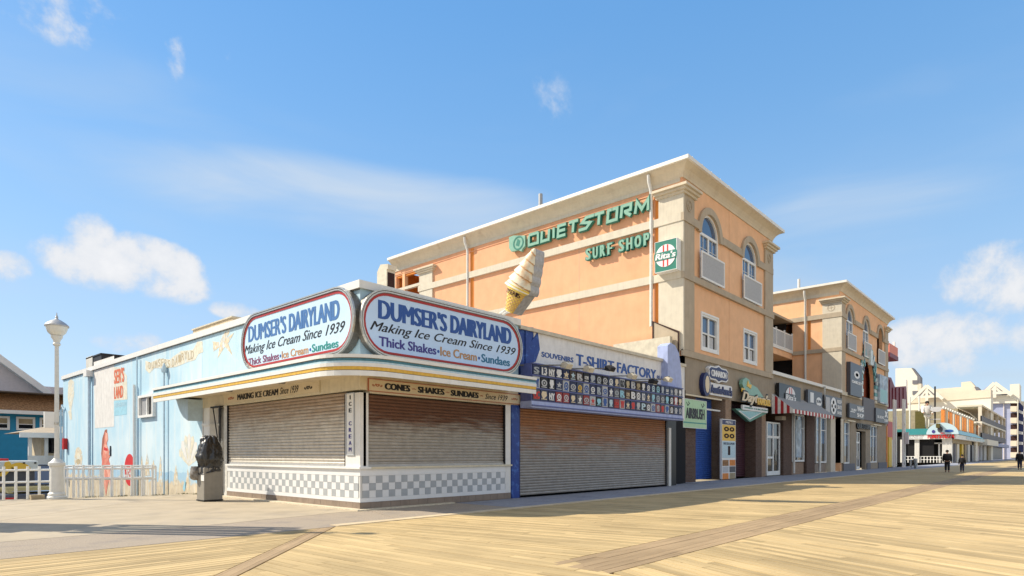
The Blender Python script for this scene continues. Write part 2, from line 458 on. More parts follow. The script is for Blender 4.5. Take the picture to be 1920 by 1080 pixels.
mat('soffit_cream', (.66, .56, .40), .75, var=.12, scale=4, col2=(.5, .40, .28), c2=(.55, .75), c2scale=1.5)
mat('blue_wall', (.50, .70, .82), .75, var=.06, scale=3, streak=.12, col2=(.62, .78, .86), c2=(.5, .7), c2scale=.8)
mat('deep_blue', (.02, .06, .28), .5, var=.12, scale=6, col2=(.05, .13, .42), c2=(.55, .62), c2scale=5)
mat('board_blue', (.10, .12, .30), .5, var=.12, scale=8)
mat('blue_parapet', (.40, .47, .74), .7, var=.1, scale=4, streak=.2)
mat('teal_stripe', (.06, .20, .27), .4, var=.15, scale=14, streak=.2)
mat('light_blue_stripe', (.50, .66, .74), .5, var=.1, scale=14)
mat('gold_stripe', (.72, .44, .06), .4, var=.12, scale=14, streak=.15)
mat('chrome', (.55, .53, .48), .32, metal=.75, var=.15, scale=20)
mat('chrome_dark', (.20, .19, .17), .4, metal=.6, var=.15, scale=20)
mat('sign_red', (.42, .03, .025), .35, var=.08, scale=8)
mat('sign_face_shade', (.56, .73, .96), .35, var=.03, scale=3)  # bluer copy of the sign face, shade put into the colour
mat('sign_face_sun', (.56, .74, .88), .35, var=.03, scale=3)  # sunlit copy of the same sign face
mat('letter_blue', (.025, .09, .34), .4, var=.03)
mat('letter_blue_faded', (.06, .17, .42), .4, var=.06)
mat('letter_black', (.012, .012, .016), .45, var=0)
mat('letter_indigo', (.06, .05, .26), .4, var=0)
mat('letter_maroon', (.22, .05, .12), .4, var=0)
mat('letter_tan', (.50, .27, .12), .4, var=0)
mat('letter_green', (.03, .26, .24), .4, var=0)
mat('letter_teal', (.03, .17, .30), .4, var=0)
mat('letter_white', (.78, .78, .78), .45, var=0)
mat('letter_cream', (.75, .62, .42), .45, var=0)
mat('letter_red', (.60, .04, .03), .45, var=0)
mat('letter_gold', (.80, .50, .06), .45, var=0)
mat('ornament_red', (.45, .15, .08), .5, var=0)
mat('sign_cream', (.72, .62, .44), .5, var=.04, scale=5)
mat('tile_white', (.78, .79, .80), .3, var=.03)
mat('tile_grey', (.40, .43, .46), .3, var=.05)
mat('grout', (.62, .62, .60), .8, var=.05)
mat('base_tile', (.27, .21, .165), .6, var=.15, scale=3)
mat('galvanised', (.46, .46, .46), .45, metal=.35, var=.12, scale=7, stretch=(1, 1, 4))
mat('dark_void', (.010, .010, .012), .9, var=0)
mat('dark_steel', (.03, .03, .035), .5, metal=.4, var=.1)
mat('rubber', (.02, .02, .02), .8, var=.1)
mat('pipe_white', (.72, .71, .67), .5, var=.08, scale=8, streak=.15)
mat('pipe_blue', (.50, .64, .74), .5, var=.08, scale=8)
mat('glass_sky', (.05, .10, .20), .04, var=.0, spec=1.0)  # blue base colour puts the sky's reflection into the pane
mat('glass_dark', (.015, .018, .024), .05, var=.0, spec=.8)
mat('glass_storefront', (.06, .13, .24), .06, var=.5, scale=1.2, spec=.8)  # upper shop panes, sky reflection put into the blue
mat('curtain', (.52, .53, .55), .8, var=.08, scale=9)
mat('bin_grey', (.27, .25, .215), .6, var=.08, scale=6, streak=.1)
mat('tarp', (.022, .020, .018), .32, var=.3, scale=9, spec=.7)
mat('tarp_pale', (.24, .215, .185), .35, var=.4, scale=12, spec=.7)  # paler than the hood, plastic highlights put into the colour
mat('lamp_white', (.70, .70, .67), .4, var=.05, scale=10)
mat('lamp_glass', (.72, .72, .68), .15, var=.03, spec=.8)
mat('ice_cream', (.82, .74, .56), .35, var=.05, scale=4, col2=(.68, .44, .24), c2=(.5, .66), c2scale=2.2)  # tan patches put the swirl's shading into its colour
mat('ice_cream_edge_shade', (.42, .42, .43), .6, var=.2, scale=10)
mat('ice_cream_tan', (.66, .38, .20), .4, var=.1)
mat('wafer', (.82, .60, .12), .45, var=.12, scale=9)
mat('wood_tan', (.62, .50, .33), .8, var=.15, scale=3)
mat('tan_metal', (.62, .56, .44), .6, var=.14, scale=4, col2=(.36, .20, .08), c2=(.66, .74), c2scale=2)
mat('dark_brown', (.035, .012, .010), .8, var=.2)
mat('sign_green', (.03, .20, .15), .4, var=.05)
mat('mint', (.23, .43, .33), .35, var=.08, scale=6)
mat('mint_side', (.09, .26, .20), .45, var=.08)
mat('pale_green', (.44, .66, .42), .5, var=.05)
mat('blue_shutter', (.045, .12, .42), .45, var=.15, scale=6, streak=.2)
mat('maroon_shutter', (.075, .028, .04), .5, var=.15, scale=6, streak=.2)
mat('navy', (.02, .03, .12), .45, var=.05)
mat('sign_black', (.012, .012, .014), .35, var=.05)
mat('sign_charcoal', (.075, .08, .10), .4, var=.08)
mat('awning_white', (.78, .76, .73), .8, var=.08, scale=6)
mat('awning_red', (.42, .03, .035), .8, var=.08, scale=6)
mat('grey_fabric', (.30, .29, .28), .8, var=.08)
mat('roof_brown', (.13, .105, .085), .9, var=.2, scale=5, bump=.4)
mat('roof_maroon', (.17, .018, .035), .5, var=.1)
mat('teal_roof', (.03, .19, .19), .5, var=.1)
mat('teal_light', (.30, .55, .58), .5, var=.1)
mat('orange_paint', (.72, .25, .05), .6, var=.15, scale=5)
mat('salmon', (.75, .24, .16), .6, var=.1)
mat('yellow_paint', (.82, .55, .04), .5, var=.1)
mat('bright_red', (.55, .02, .02), .45, var=.08)
mat('hotel_white', (.80, .76, .66), .8, var=.03, scale=1, streak=.03)
mat('hotel_cream', (.74, .65, .52), .8, var=.03, scale=1)
mat('hotel_lilac', (.36, .40, .58), .7, var=.08)
mat('deck_tan', (.38, .31, .20), .8, var=.15, scale=2)
mat('deck_grey', (.16, .16, .18), .7, var=.1)
mat('olive', (.10, .085, .02), .8, var=.2)
mat('motel_blue', (.02, .27, .48), .6, var=.06, scale=3)
mat('siding_grey', (.62, .58, .60), .7, var=.05)
mat('shingle_brown', (.33, .18, .085), .9, var=.45, scale=9, bump=.8, bscale=14, stretch=(1, 1, 1))
mat('skin', (.45, .26, .18), .55, var=.05)
mat('cloth_black', (.012, .012, .015), .85, var=.2)
mat('cloth_navy', (.02, .025, .06), .85, var=.2)
mat('hair', (.02, .015, .012), .7, var=.1)
mat('car_black', (.012, .012, .014), .2, var=.05, spec=.8)
mat('van_white', (.62, .66, .66), .35, var=.05)
mat('mosaic_teal', (.12, .33, .33), .4, var=.5, scale=9)
mat('mosaic_white', (.62, .68, .66), .4, var=.3, scale=9)
mat('arch_red', (.30, .07, .035), .7, var=.15)
mat('grass', (.08, .10, .025), .9, var=.4, scale=40)
mat('stain_dark', (.13, .10, .06), .9, var=.3)

def plank_mat(name, col, dark):
    m = bpy.data.materials.new(name); m.use_nodes = True; t = m.node_tree; b = t.nodes['Principled BSDF']
    N = t.nodes.new; L = t.links.new
    at = N('ShaderNodeAttribute'); at.attribute_name = 'tint'
    sp = N('ShaderNodeSeparateColor'); L(at.outputs['Color'], sp.inputs[0])
    geo = N('ShaderNodeNewGeometry')
    # grain direction: angle in the blue channel of the plank's own tint
    rot = N('ShaderNodeVectorRotate'); rot.rotation_type = 'Z_AXIS'
    an = N('ShaderNodeMath'); an.operation = 'MULTIPLY'; an.inputs[1].default_value = -2 * math.pi; L(sp.outputs[2], an.inputs[0])
    L(geo.outputs['Position'], rot.inputs[0]); L(an.outputs[0], rot.inputs['Angle'])
    mp_ = N('ShaderNodeMapping'); mp_.inputs['Scale'].default_value = (.9, 34, 1); L(rot.outputs[0], mp_.inputs[0])
    # every plank its own piece of timber: shift the grain by its tint
    sh = N('ShaderNodeCombineXYZ'); ml = N('ShaderNodeMath'); ml.operation = 'MULTIPLY'; ml.inputs[1].default_value = 91; L(sp.outputs[1], ml.inputs[0]); L(ml.outputs[0], sh.inputs[0]); L(ml.outputs[0], sh.inputs[2])
    L(sh.outputs[0], mp_.inputs['Location'])
    g = N('ShaderNodeTexNoise'); g.inputs['Scale'].default_value = 1.0; g.inputs['Detail'].default_value = 8; g.inputs['Roughness'].default_value = .6; g.inputs['Distortion'].default_value = .6
    L(mp_.outputs[0], g.inputs['Vector'])
    r = N('ShaderNodeMapRange'); r.inputs[1].default_value = .46; r.inputs[2].default_value = .92; L(g.outputs[0], r.inputs[0])
    mx = N('ShaderNodeMix'); mx.data_type = 'RGBA'; L(r.outputs[0], mx.inputs[0]); mx.inputs[6].default_value = (*col, 1); mx.inputs[7].default_value = (*dark, 1)
    # knots and scuffs
    kn = N('ShaderNodeTexVoronoi'); kn.inputs['Scale'].default_value = 2.4; mk = N('ShaderNodeMapping'); mk.inputs['Scale'].default_value = (.8, 3.5, 1)
    L(rot.outputs[0], mk.inputs[0]); L(sh.outputs[0], mk.inputs['Location']); L(mk.outputs[0], kn.inputs['Vector'])
    kr = N('ShaderNodeMapRange'); kr.inputs[1].default_value = .07; kr.inputs[2].default_value = .03; kr.inputs[4].default_value = .65; L(kn.outputs['Distance'], kr.inputs[0])
    mx2 = N('ShaderNodeMix'); mx2.data_type = 'RGBA'; L(kr.outputs[0], mx2.inputs[0]); L(mx.outputs[2], mx2.inputs[6]); mx2.inputs[7].default_value = (.16, .10, .05, 1)
    # broad bleaching and foot-worn patches
    w = N('ShaderNodeTexNoise'); w.inputs['Scale'].default_value = .55; w.inputs['Detail'].default_value = 6; w.inputs['Roughness'].default_value = .6; L(geo.outputs['Position'], w.inputs['Vector'])
    wr = N('ShaderNodeMapRange'); wr.inputs[1].default_value = .3; wr.inputs[2].default_value = .7; wr.inputs[3].default_value = .80; wr.inputs[4].default_value = 1.10; L(w.outputs[0], wr.inputs[0])
    m3 = N('ShaderNodeMix'); m3.data_type = 'RGBA'; m3.blend_type = 'MULTIPLY'; m3.inputs[0].default_value = 1; L(mx2.outputs[2], m3.inputs[6]); L(wr.outputs[0], m3.inputs[7])
    m4 = N('ShaderNodeMix'); m4.data_type = 'RGBA'; m4.blend_type = 'MULTIPLY'; m4.inputs[0].default_value = 1; L(m3.outputs[2], m4.inputs[6]); L(sp.outputs[0], m4.inputs[7])
    L(m4.outputs[2], b.inputs['Base Color']); b.inputs['Roughness'].default_value = .78; b.inputs['Specular IOR Level'].default_value = .25
    bp = N('ShaderNodeBump'); bp.inputs['Strength'].default_value = .35; bp.inputs['Distance'].default_value = .004; L(g.outputs[0], bp.inputs['Height']); L(bp.outputs[0], b.inputs['Normal'])
    MATS[name] = m
plank_mat('deck_pine', (.61, .455, .235), (.30, .20, .08))
plank_mat('deck_pine_grey', (.42, .30, .175), (.22, .15, .08))

def shutter_mat(name, lo, top_brown, z0, z1, amt):
    """Ribbed steel, browner towards the housing, with a ragged streaky edge."""
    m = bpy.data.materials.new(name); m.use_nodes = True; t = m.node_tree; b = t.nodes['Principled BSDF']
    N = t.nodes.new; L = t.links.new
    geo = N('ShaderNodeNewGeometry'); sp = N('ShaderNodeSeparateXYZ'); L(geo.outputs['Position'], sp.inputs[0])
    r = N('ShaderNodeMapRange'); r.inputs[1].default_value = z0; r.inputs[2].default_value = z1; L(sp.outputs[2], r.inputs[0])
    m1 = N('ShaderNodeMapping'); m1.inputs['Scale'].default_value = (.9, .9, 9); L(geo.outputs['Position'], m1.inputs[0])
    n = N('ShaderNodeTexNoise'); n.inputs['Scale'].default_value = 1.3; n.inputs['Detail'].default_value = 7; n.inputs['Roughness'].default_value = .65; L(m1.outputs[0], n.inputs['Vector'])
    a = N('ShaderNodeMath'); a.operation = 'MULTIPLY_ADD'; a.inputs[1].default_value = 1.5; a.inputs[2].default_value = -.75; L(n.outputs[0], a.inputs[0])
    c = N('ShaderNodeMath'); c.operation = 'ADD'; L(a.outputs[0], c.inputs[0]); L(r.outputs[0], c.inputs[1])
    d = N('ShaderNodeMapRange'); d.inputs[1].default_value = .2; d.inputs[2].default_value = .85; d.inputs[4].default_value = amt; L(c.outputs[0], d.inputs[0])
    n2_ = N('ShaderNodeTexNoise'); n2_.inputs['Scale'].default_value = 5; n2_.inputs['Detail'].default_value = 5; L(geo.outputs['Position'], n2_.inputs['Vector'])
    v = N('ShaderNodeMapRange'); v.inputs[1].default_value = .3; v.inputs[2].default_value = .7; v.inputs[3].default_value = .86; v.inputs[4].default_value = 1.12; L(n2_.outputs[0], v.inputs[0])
    mx = N('ShaderNodeMix'); mx.data_type = 'RGBA'; L(d.outputs[0], mx.inputs[0]); mx.inputs[6].default_value = (*lo, 1); mx.inputs[7].default_value = (*top_brown, 1)
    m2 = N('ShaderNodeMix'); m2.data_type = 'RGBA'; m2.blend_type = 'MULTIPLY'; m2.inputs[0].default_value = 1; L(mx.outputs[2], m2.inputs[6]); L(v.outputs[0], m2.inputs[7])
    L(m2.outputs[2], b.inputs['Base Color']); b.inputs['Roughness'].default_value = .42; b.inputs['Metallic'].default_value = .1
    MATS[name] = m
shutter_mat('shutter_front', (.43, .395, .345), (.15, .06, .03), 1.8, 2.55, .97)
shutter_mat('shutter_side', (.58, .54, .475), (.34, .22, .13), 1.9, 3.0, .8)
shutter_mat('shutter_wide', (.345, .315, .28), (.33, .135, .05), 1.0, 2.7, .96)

def brick_mat(name, c1, c2, mortar):
    m = bpy.data.materials.new(name); m.use_nodes = True; t = m.node_tree; b = t.nodes['Principled BSDF']
    N = t.nodes.new; L = t.links.new
    geo = N('ShaderNodeNewGeometry'); sp = N('ShaderNodeSeparateXYZ'); L(geo.outputs['Position'], sp.inputs[0])
    ad = N('ShaderNodeMath'); ad.operation = 'SUBTRACT'; L(sp.outputs[0], ad.inputs[0]); L(sp.outputs[1], ad.inputs[1])
    cb = N('ShaderNodeCombineXYZ'); L(ad.outputs[0], cb.inputs[0]); L(sp.outputs[2], cb.inputs[1])
    br = N('ShaderNodeTexBrick'); br.inputs['Scale'].default_value = 1; br.inputs['Brick Width'].default_value = .22; br.inputs['Row Height'].default_value = .075
    br.inputs['Mortar Size'].default_value = .009; br.inputs['Color1'].default_value = (*c1, 1); br.inputs['Color2'].default_value = (*c2, 1); br.inputs['Mortar'].default_value = (*mortar, 1)
    L(cb.outputs[0], br.inputs['Vector']); L(br.outputs[0], b.inputs['Base Color']); b.inputs['Roughness'].default_value = .9
    bp = N('ShaderNodeBump'); bp.invert = True; bp.inputs['Distance'].default_value = .01; L(br.outputs['Fac'], bp.inputs['Height']); L(bp.outputs[0], b.inputs['Normal'])
    MATS[name] = m
brick_mat('brick_dark', (.10, .05, .035), (.15, .085, .06), (.14, .12, .10))
brick_mat('brick_tan', (.30, .18, .115), (.38, .24, .16), (.38, .32, .25))

def mural_mat():
    """The painted side wall: pale sky, a band of sea and a ragged sandy beach at its foot."""
    m = bpy.data.materials.new('mural_paint'); m.use_nodes = True; t = m.node_tree; b = t.nodes['Principled BSDF']
    N = t.nodes.new; L = t.links.new
    geo = N('ShaderNodeNewGeometry'); sp = N('ShaderNodeSeparateXYZ'); L(geo.outputs['Position'], sp.inputs[0])
    n = N('ShaderNodeTexNoise'); n.inputs['Scale'].default_value = 1.1; n.inputs['Detail'].default_value = 6; L(geo.outputs['Position'], n.inputs['Vector'])
    n2_ = N('ShaderNodeTexNoise'); n2_.inputs['Scale'].default_value = .55; n2_.inputs['Detail'].default_value = 7; n2_.inputs['Roughness'].default_value = .6
    mm = N('ShaderNodeMapping'); mm.inputs['Scale'].default_value = (1, 1, .6); L(geo.outputs['Position'], mm.inputs[0]); L(mm.outputs[0], n2_.inputs['Vector'])
    def M(op, a, bb):
        q = N('ShaderNodeMath'); q.operation = op
        for i, v in enumerate((a, bb)):
            if isinstance(v, (int, float)): q.inputs[i].default_value = v
            else: L(v, q.inputs[i])
        return q.outputs[0]
    def RG(v, a, bb):
        q = N('ShaderNodeMapRange'); q.inputs[1].default_value = a; q.inputs[2].default_value = bb; L(v, q.inputs[0]); return q.outputs[0]
    def X(f, a, bb):
        q = N('ShaderNodeMix'); q.data_type = 'RGBA'; L(f, q.inputs[0])
        for i, v in ((6, a), (7, bb)):
            if isinstance(v, tuple): q.inputs[i].default_value = (*v, 1)
            else: L(v, q.inputs[i])
        return q.outputs[2]
    skyc = X(RG(n2_.outputs[0], .42, .66), (.44, .66, .80), (.68, .80, .86))
    up = RG(sp.outputs[2], .6, 4.5)
    skyc = X(M('MULTIPLY', up, .35), skyc, (.42, .64, .80))
    zs = M('ADD', sp.outputs[2], M('MULTIPLY', M('SUBTRACT', n.outputs[0], .5), .35))
    sea = X(RG(zs, .74, .70), skyc, (.36, .56, .72))
    n4 = N('ShaderNodeTexNoise'); n4.inputs['Scale'].default_value = 3.2; n4.inputs['Detail'].default_value = 8; L(geo.outputs['Position'], n4.inputs['Vector'])
    zz = M('ADD', sp.outputs[2], M('MULTIPLY', M('SUBTRACT', n4.outputs[0], .5), .75))
    sandc = X(RG(n4.outputs[0], .4, .62), (.68, .58, .42), (.56, .47, .34))
    out = X(RG(zz, .42, .30), sea, sandc)
    # flaking, bare patches and vertical weather marks
    ms = N('ShaderNodeMapping'); ms.inputs['Scale'].default_value = (2.5, 2.5, .2); L(geo.outputs['Position'], ms.inputs[0])
    n5 = N('ShaderNodeTexNoise'); n5.inputs['Scale'].default_value = 2; n5.inputs['Detail'].default_value = 7; L(ms.outputs[0], n5.inputs['Vector'])
    out = X(M('MULTIPLY', RG(n5.outputs[0], .52, .68), .45), out, (.74, .77, .76))
    L(out, b.inputs['Base Color']); b.inputs['Roughness'].default_value = .8
    MATS['mural_paint'] = m
mural_mat()

# ------------------------------------------------------------------ ground
X0, Y0 = 9.1, 13.3
struct(MB().add([(-700, -900, -1.06), (1500, -900, -1.06), (1500, 1500, -1.06), (-700, 1500, -1.06)], [(0, 1, 2, 3)]).build('ground', 'sand'))
struct(MB().add([(-200, 24, -1.0), (X0, 24, -1.0), (X0, 300, -1.0), (-200, 300, -1.0)], [(0, 1, 2, 3)]).build('street', 'asphalt'))

def clip(poly, nx, ny, c):
    """Keep the part of a polygon where nx*x + ny*y <= c."""
    out = []
    for i in range(len(poly)):
        p, q = poly[i], poly[(i + 1) % len(poly)]
        dp = nx * p[0] + ny * p[1] - c; dq = nx * q[0] + ny * q[1] - c
        if dp <= 0: out.append(p)
        if dp * dq < 0:
            k = dp / (dp - dq); out.append((p[0] + (q[0] - p[0]) * k, p[1] + (q[1] - p[1]) * k))
    return out
def area(p): return abs(sum(p[i][0] * p[(i + 1) % len(p)][1] - p[(i + 1) % len(p)][0] * p[i][1] for i in range(len(p)))) / 2
def slab(poly, z0, z1):
    n = len(poly)
    if sum(poly[i][0] * poly[(i + 1) % n][1] - poly[(i + 1) % n][0] * poly[i][1] for i in range(n)) < 0: poly = poly[::-1]
    vs = [(x, y, z1) for x, y in poly] + [(x, y, z0) for x, y in poly]
    return vs, [tuple(range(n))] + [(i, n + i, n + (i + 1) % n, (i + 1) % n) for i in range(n)]

# the deck: bearers underneath, planks on top
PLANKS = []   # (nearness, polygon, z jitter, tint, material)
def lay(region, ang, w, gap, lens, m, hue=(.88, 1.1), zj=.002):
    ca, sa = math.cos(R(ang)), math.sin(R(ang))
    ks = [(-sa * x + ca * y) for x, y in region]; ls = [(ca * x + sa * y) for x, y in region]
    k = math.floor(min(ks) / w)
    while k * w < max(ks):
        a, b = k * w + gap / 2, (k + 1) * w - gap / 2
        strip = clip(clip(region, -sa, ca, b), sa, -ca, -a)
        if len(strip) >= 3:
            l = min(ls) - random.random() * lens
            while l < max(ls):
                l2 = l + lens * random.uniform(.75, 1.2)
                pc = clip(clip(strip, ca, sa, l2 - .002), -ca, -sa, -(l + .002))
                if len(pc) >= 3 and area(pc) > .004:
                    cx = sum(p[0] for p in pc) / len(pc); cy = sum(p[1] for p in pc) / len(pc)
                    d = FX * cx + FY * cy; r = RX * cx + RY * cy
                    vis = d > .5 and abs(r / d) < .84
                    edge = any(FX * p[0] + FY * p[1] > 7.0 and abs((RX * p[0] + RY * p[1]) / (FX * p[0] + FY * p[1])) < .83 for p in pc)
                    score = area(pc) / d ** 3 if vis and edge else 0
                    PLANKS.append((score, pc, random.uniform(-zj, zj), (random.uniform(*hue), random.random(), (ang % 360) / 360.0, 1), m))
                l = l2
        k += 1
WD = .148; GAP = .016
reg_left = [(-7, 10.62), (6.30, 10.62), (-5.9, -1.58), (-7, -1.58)]
lay(reg_left, 0, WD, GAP, 4.2, 'deck_pine', hue=(.68, 1.06))
# mitre strip on the diagonal
lay([(6.30, 10.60), (6.66, 10.60), (-5.54, -1.60), (-5.9, -1.60)], 45, .13, .006, 5, 'deck_pine_grey', hue=(.95, 1.15))
near_mid = [(6.70, 10.60), (6.2, 10.10), (-5.5, -1.60), (6.2, -1.60)]
lay([(6.70, 10.60), (-5.5, -1.60), (6.2, -1.60), (6.2, 4.0), (6.70, 4.98)], -88, WD, .007, 3.8, 'deck_pine', hue=(.78, 1.10))
lay([(6.70, 4.98), (60, 4.98), (60, 10.60), (6.70, 10.60)], -80, WD, GAP, 3.2, 'deck_pine', hue=(.76, 1.10))
lay([(6.22, 4.03), (60, 4.03), (60, 4.96), (6.22, 4.96)], 0, .155, .007, 4.5, 'deck_pine_grey')
lay([(6.22, 4.01), (6.22, -3.0), (60, -3.0), (60, 4.01)], -115, WD, GAP, 3.6, 'deck_pine', hue=(.70, 1.12))
deck = MB()
deck.box(-7, 60, -3, 10.6, -.16, -.045)
boardwalk = struct(deck.build('boardwalk', 'dark_steel'))
PLANKS.sort(key=lambda p: -p[0])
rest = {}
for i, (sc, pc, dz, tn, m) in enumerate(PLANKS):
    vs, fs = slab(pc, -.04, dz)
    if i < 300: MB().add(vs, fs, tn).build('plank', m, boardwalk)
    else: rest.setdefault(m, MB()).add(vs, fs, tn)
for m, b in rest.items(): struct(b.build('planking', m, boardwalk), 'stuff')
# the deck further on, where single planks can no longer be told apart
far = MB()
for k in range(150):
    x = 60 + k * 2.4; tn = (random.uniform(.95, 1.04), random.random(), .75, 1)
    for y0, y1 in ((-3, 4.02), (4.97, 10.6)):
        far.add([(x, y0, -.002), (x + 2.39, y0, -.002), (x + 2.39, y1, -.002), (x, y1, -.002)], [(0, 1, 2, 3)], tn)
struct(far.build('planking', 'deck_pine', boardwalk), 'stuff')
struct(MB().add([(60, 4.03, 0), (420, 4.03, 0), (420, 4.96, 0), (60, 4.96, 0)], [(0, 1, 2, 3)], (1, .3, 0, 1)).build('planking', 'deck_pine_grey', boardwalk), 'stuff')
MB().box(6.75, 420, 10.62, 10.90, -.3, .012).build('timber_kerb', MATS['wood_tan'], boardwalk)

# plaza of cast concrete on the landward side, raised above the street
plaza = struct(MB().prism(type('G', (), {'P': staticmethod(lambda u, v, w=0: Vector((u, v, w)))}), [(-14, 10.64), (6.72, 10.64), (9.6, 11.0), (9.6, 23.6), (3.7, 24.8), (-14, 27)], -1.05, -.02).build('plaza', 'concrete_smooth'))
class Flat:
    def P(s, u, v, w=0.0): return Vector((u, v, w))
FL = Flat()
def cast(poly, m, parent, z=0.0, name='slab'):
    vs, fs = slab(poly, -.06, z); return MB().add(vs, fs).build(name, m, parent)
strip1 = [(-14, 10.65), (6.70, 10.65), (8.4, 10.92), (9.1, 12.85), (8.5, 13.16), (5.4, 12.72), (-14, 12.72)]
for a, b in ((-14, -6), (-6, .5), (.5, 4.6), (4.6, 9.2)):
    cast(clip(clip(strip1, 1, 0, b - .006), -1, 0, -(a + .006)), 'concrete_rough', plaza)
upper = [(-14, 12.74), (5.4, 12.74), (8.5, 13.18), (9.08, 12.88), (9.08, 23.45), (6.3, 23.65), (3.7, 24.7), (-14, 26.9)]
c = [-60, 5.3, 10.95, 14.35, 18.5, 24, 60]
for a, b in zip(c, c[1:]):
    pc = clip(clip(upper, -1, 1, b - .008), 1, -1, -(a + .008))
    if len(pc) > 2: cast(pc, 'concrete_smooth', plaza, random.uniform(-.004, .004))
walk = struct(MB().box(9.1, 420, 10.90, 14.6, -1.05, -.03).build('pavement', 'concrete_walk_shade'))
x = 9.14
cast([(8.42, 10.93), (9.14, 10.93), (9.14, 12.82)], 'concrete_rough', walk)
while x < 130:
    w = 3.2 if x < 60 else 7
    y1 = 13.24 if x < 26.5 else 14.4
    for p, q in ((10.92, y1),):
        cast([(x + .006, p), (x + w - .006, p), (x + w - .006, q), (x + .006, q)], 'concrete_walk_shade' if x > 12 else 'concrete_rough', walk, random.uniform(-.003, .003))
    x += w
# low kerb of bright mortar round the foot of the corner shop
MB().add(*slab([(8.86, 13.04), (15.2, 13.02), (15.2, 13.3), (9.1, 13.3), (9.1, 21.0), (8.86, 21.0)][:0] or [(8.86, 13.05), (9.09, 13.28), (9.09, 21.0), (8.86, 21.0)], -.03, .035)).build('mortar_kerb', 'kerb_concrete', plaza)
MB().add(*slab([(8.86, 13.05), (12.2, 13.12), (12.2, 13.28), (9.09, 13.28)], -.03, .03)).build('mortar_kerb', 'kerb_concrete', plaza)

# ------------------------------------------------------------------ the ice cream shop on the corner
SF, SS = Front(Y0), Side(X0)
shop = thing('ice_cream_shop', 'pale blue and white corner shop with closed shutters and a striped rounded canopy', 'shop', (X0, Y0, 0))
body = MB().box(9.75, 15.3, 13.65, 41.9, -1, 5.5)
body.build('building_core', 'dark_void', shop)
MB().box(9.2, 15.4, 13.5, 41.95, 5.45, 5.55).build('roof', 'weathered_white', shop)
# side wall with the mural: from the canopy's end back to the rear corner, in sheets that meet at flashed joints
joints = [-41.95, SS.u(170), SS.u(262), SS.u(313), -23.0]
mural = []
for a, b in zip(joints, joints[1:]):
    m_ = MB()
    hole = []
    wu = rect4(SS, (264, 743), (292, 781))
    if a < wu[0] and b > wu[1]: hole = [wu]
    wall(m_, SS, a + .012, b - .012, -1.0, 5.60, hole, -.3, 0)
    mural.append(m_.build('mural_panel', 'mural_paint', shop))
b = MB(); b.fbox(SS, -22.99, -13.3, 3.68, 5.60, -.3, 0)
b.build('upper_wall', 'blue_wall', shop)
MB().fbox(SF, 9.4, 15.16, 3.68, 5.60, -.3, 0).build('upper_wall', 'blue_wall', shop)
# metal coping
fb('coping', SS, -42.0, -13.22, 5.60, 5.80, -.35, .08, 'white_paint', shop)
fb('coping', SF, 9.45, 15.2, 5.60, 5.80, -.35, .08, 'white_paint', shop)
fb('flashing', SS, -42.0, -13.3, 5.575, 5.60, 0, .03, 'chrome_dark', shop)
# flashed joints and pipes on the mural wall
for px, r_, mt, z0, z1 in ((262, .03, 'pipe_blue', -1, 5.55), (172, .07, 'pipe_blue', -.4, 5.3), (313, .035, 'pipe_blue', -1, 4.62)):
    u = SS.u(px)
    MB().tube([SS.P(u, z0, .1), SS.P(u, z1, .1)], r_, 8).build('downpipe', mt, shop, smooth=True)
    if px == 172: fb('rainwater_head', SS, u - .28, u + .28, 5.3, 5.6, .01, .3, 'white_paint', shop)
u = SS.u(313); MB().tube([SS.P(u, 4.62, .1), SS.P(u, 4.75, .1), SS.P(u, 5.0, .1)], [.09, .12, .02], 8).build('pipe_cap', 'pipe_blue', shop, smooth=True)
u = SS.u(124); MB().tube([SS.P(u, -.9, .12), SS.P(u, 3.9, .12), SS.P(u - .3, 4.15, .12), SS.P(u - .6, 3.9, .12), SS.P(u - .6, -.9, .12)], .05, 8).build('conduit', 'pipe_blue', shop, smooth=True)
u = SS.u(126); fb('junction_box', SS, u - .15, u + .15, 1.7, 2.3, .02, .2, 'bright_red', shop)
u = SS.u(257); MB().tube([SS.P(u, -1, .1), SS.P(u, 4.4, .1)], .06, 8).build('downpipe', 'white_paint', shop, smooth=True)
# the boxed wall fan
u0, u1, v0, v1 = rect4(SS, (264, 743), (292, 781))
wf = MB(); wf.ring(SS, [(u0, v0), (u1, v0), (u1, v1), (u0, v1)], [(u0 + .12, v0 + .1), (u1 - .12, v0 + .1), (u1 - .12, v1 - .1), (u0 + .12, v1 - .1)], -.05, .12)
win = wf.build('window', 'white_trim', shop)
fb('pane', SS, u0 + .1, u1 - .1, v0 + .1, v1 - .1, -.06, -.03, 'glass_dark', win)
fb('mullion', SS, (u0 + u1) / 2 - .04, (u0 + u1) / 2 + .04, v0 + .1, v1 - .1, -.02, .06, 'white_trim', win)
fb('louvre', SS, u0 + .12, (u0 + u1) / 2 - .05, v0 + .12, v1 - .12, -.025, .03, 'galvanised', win)

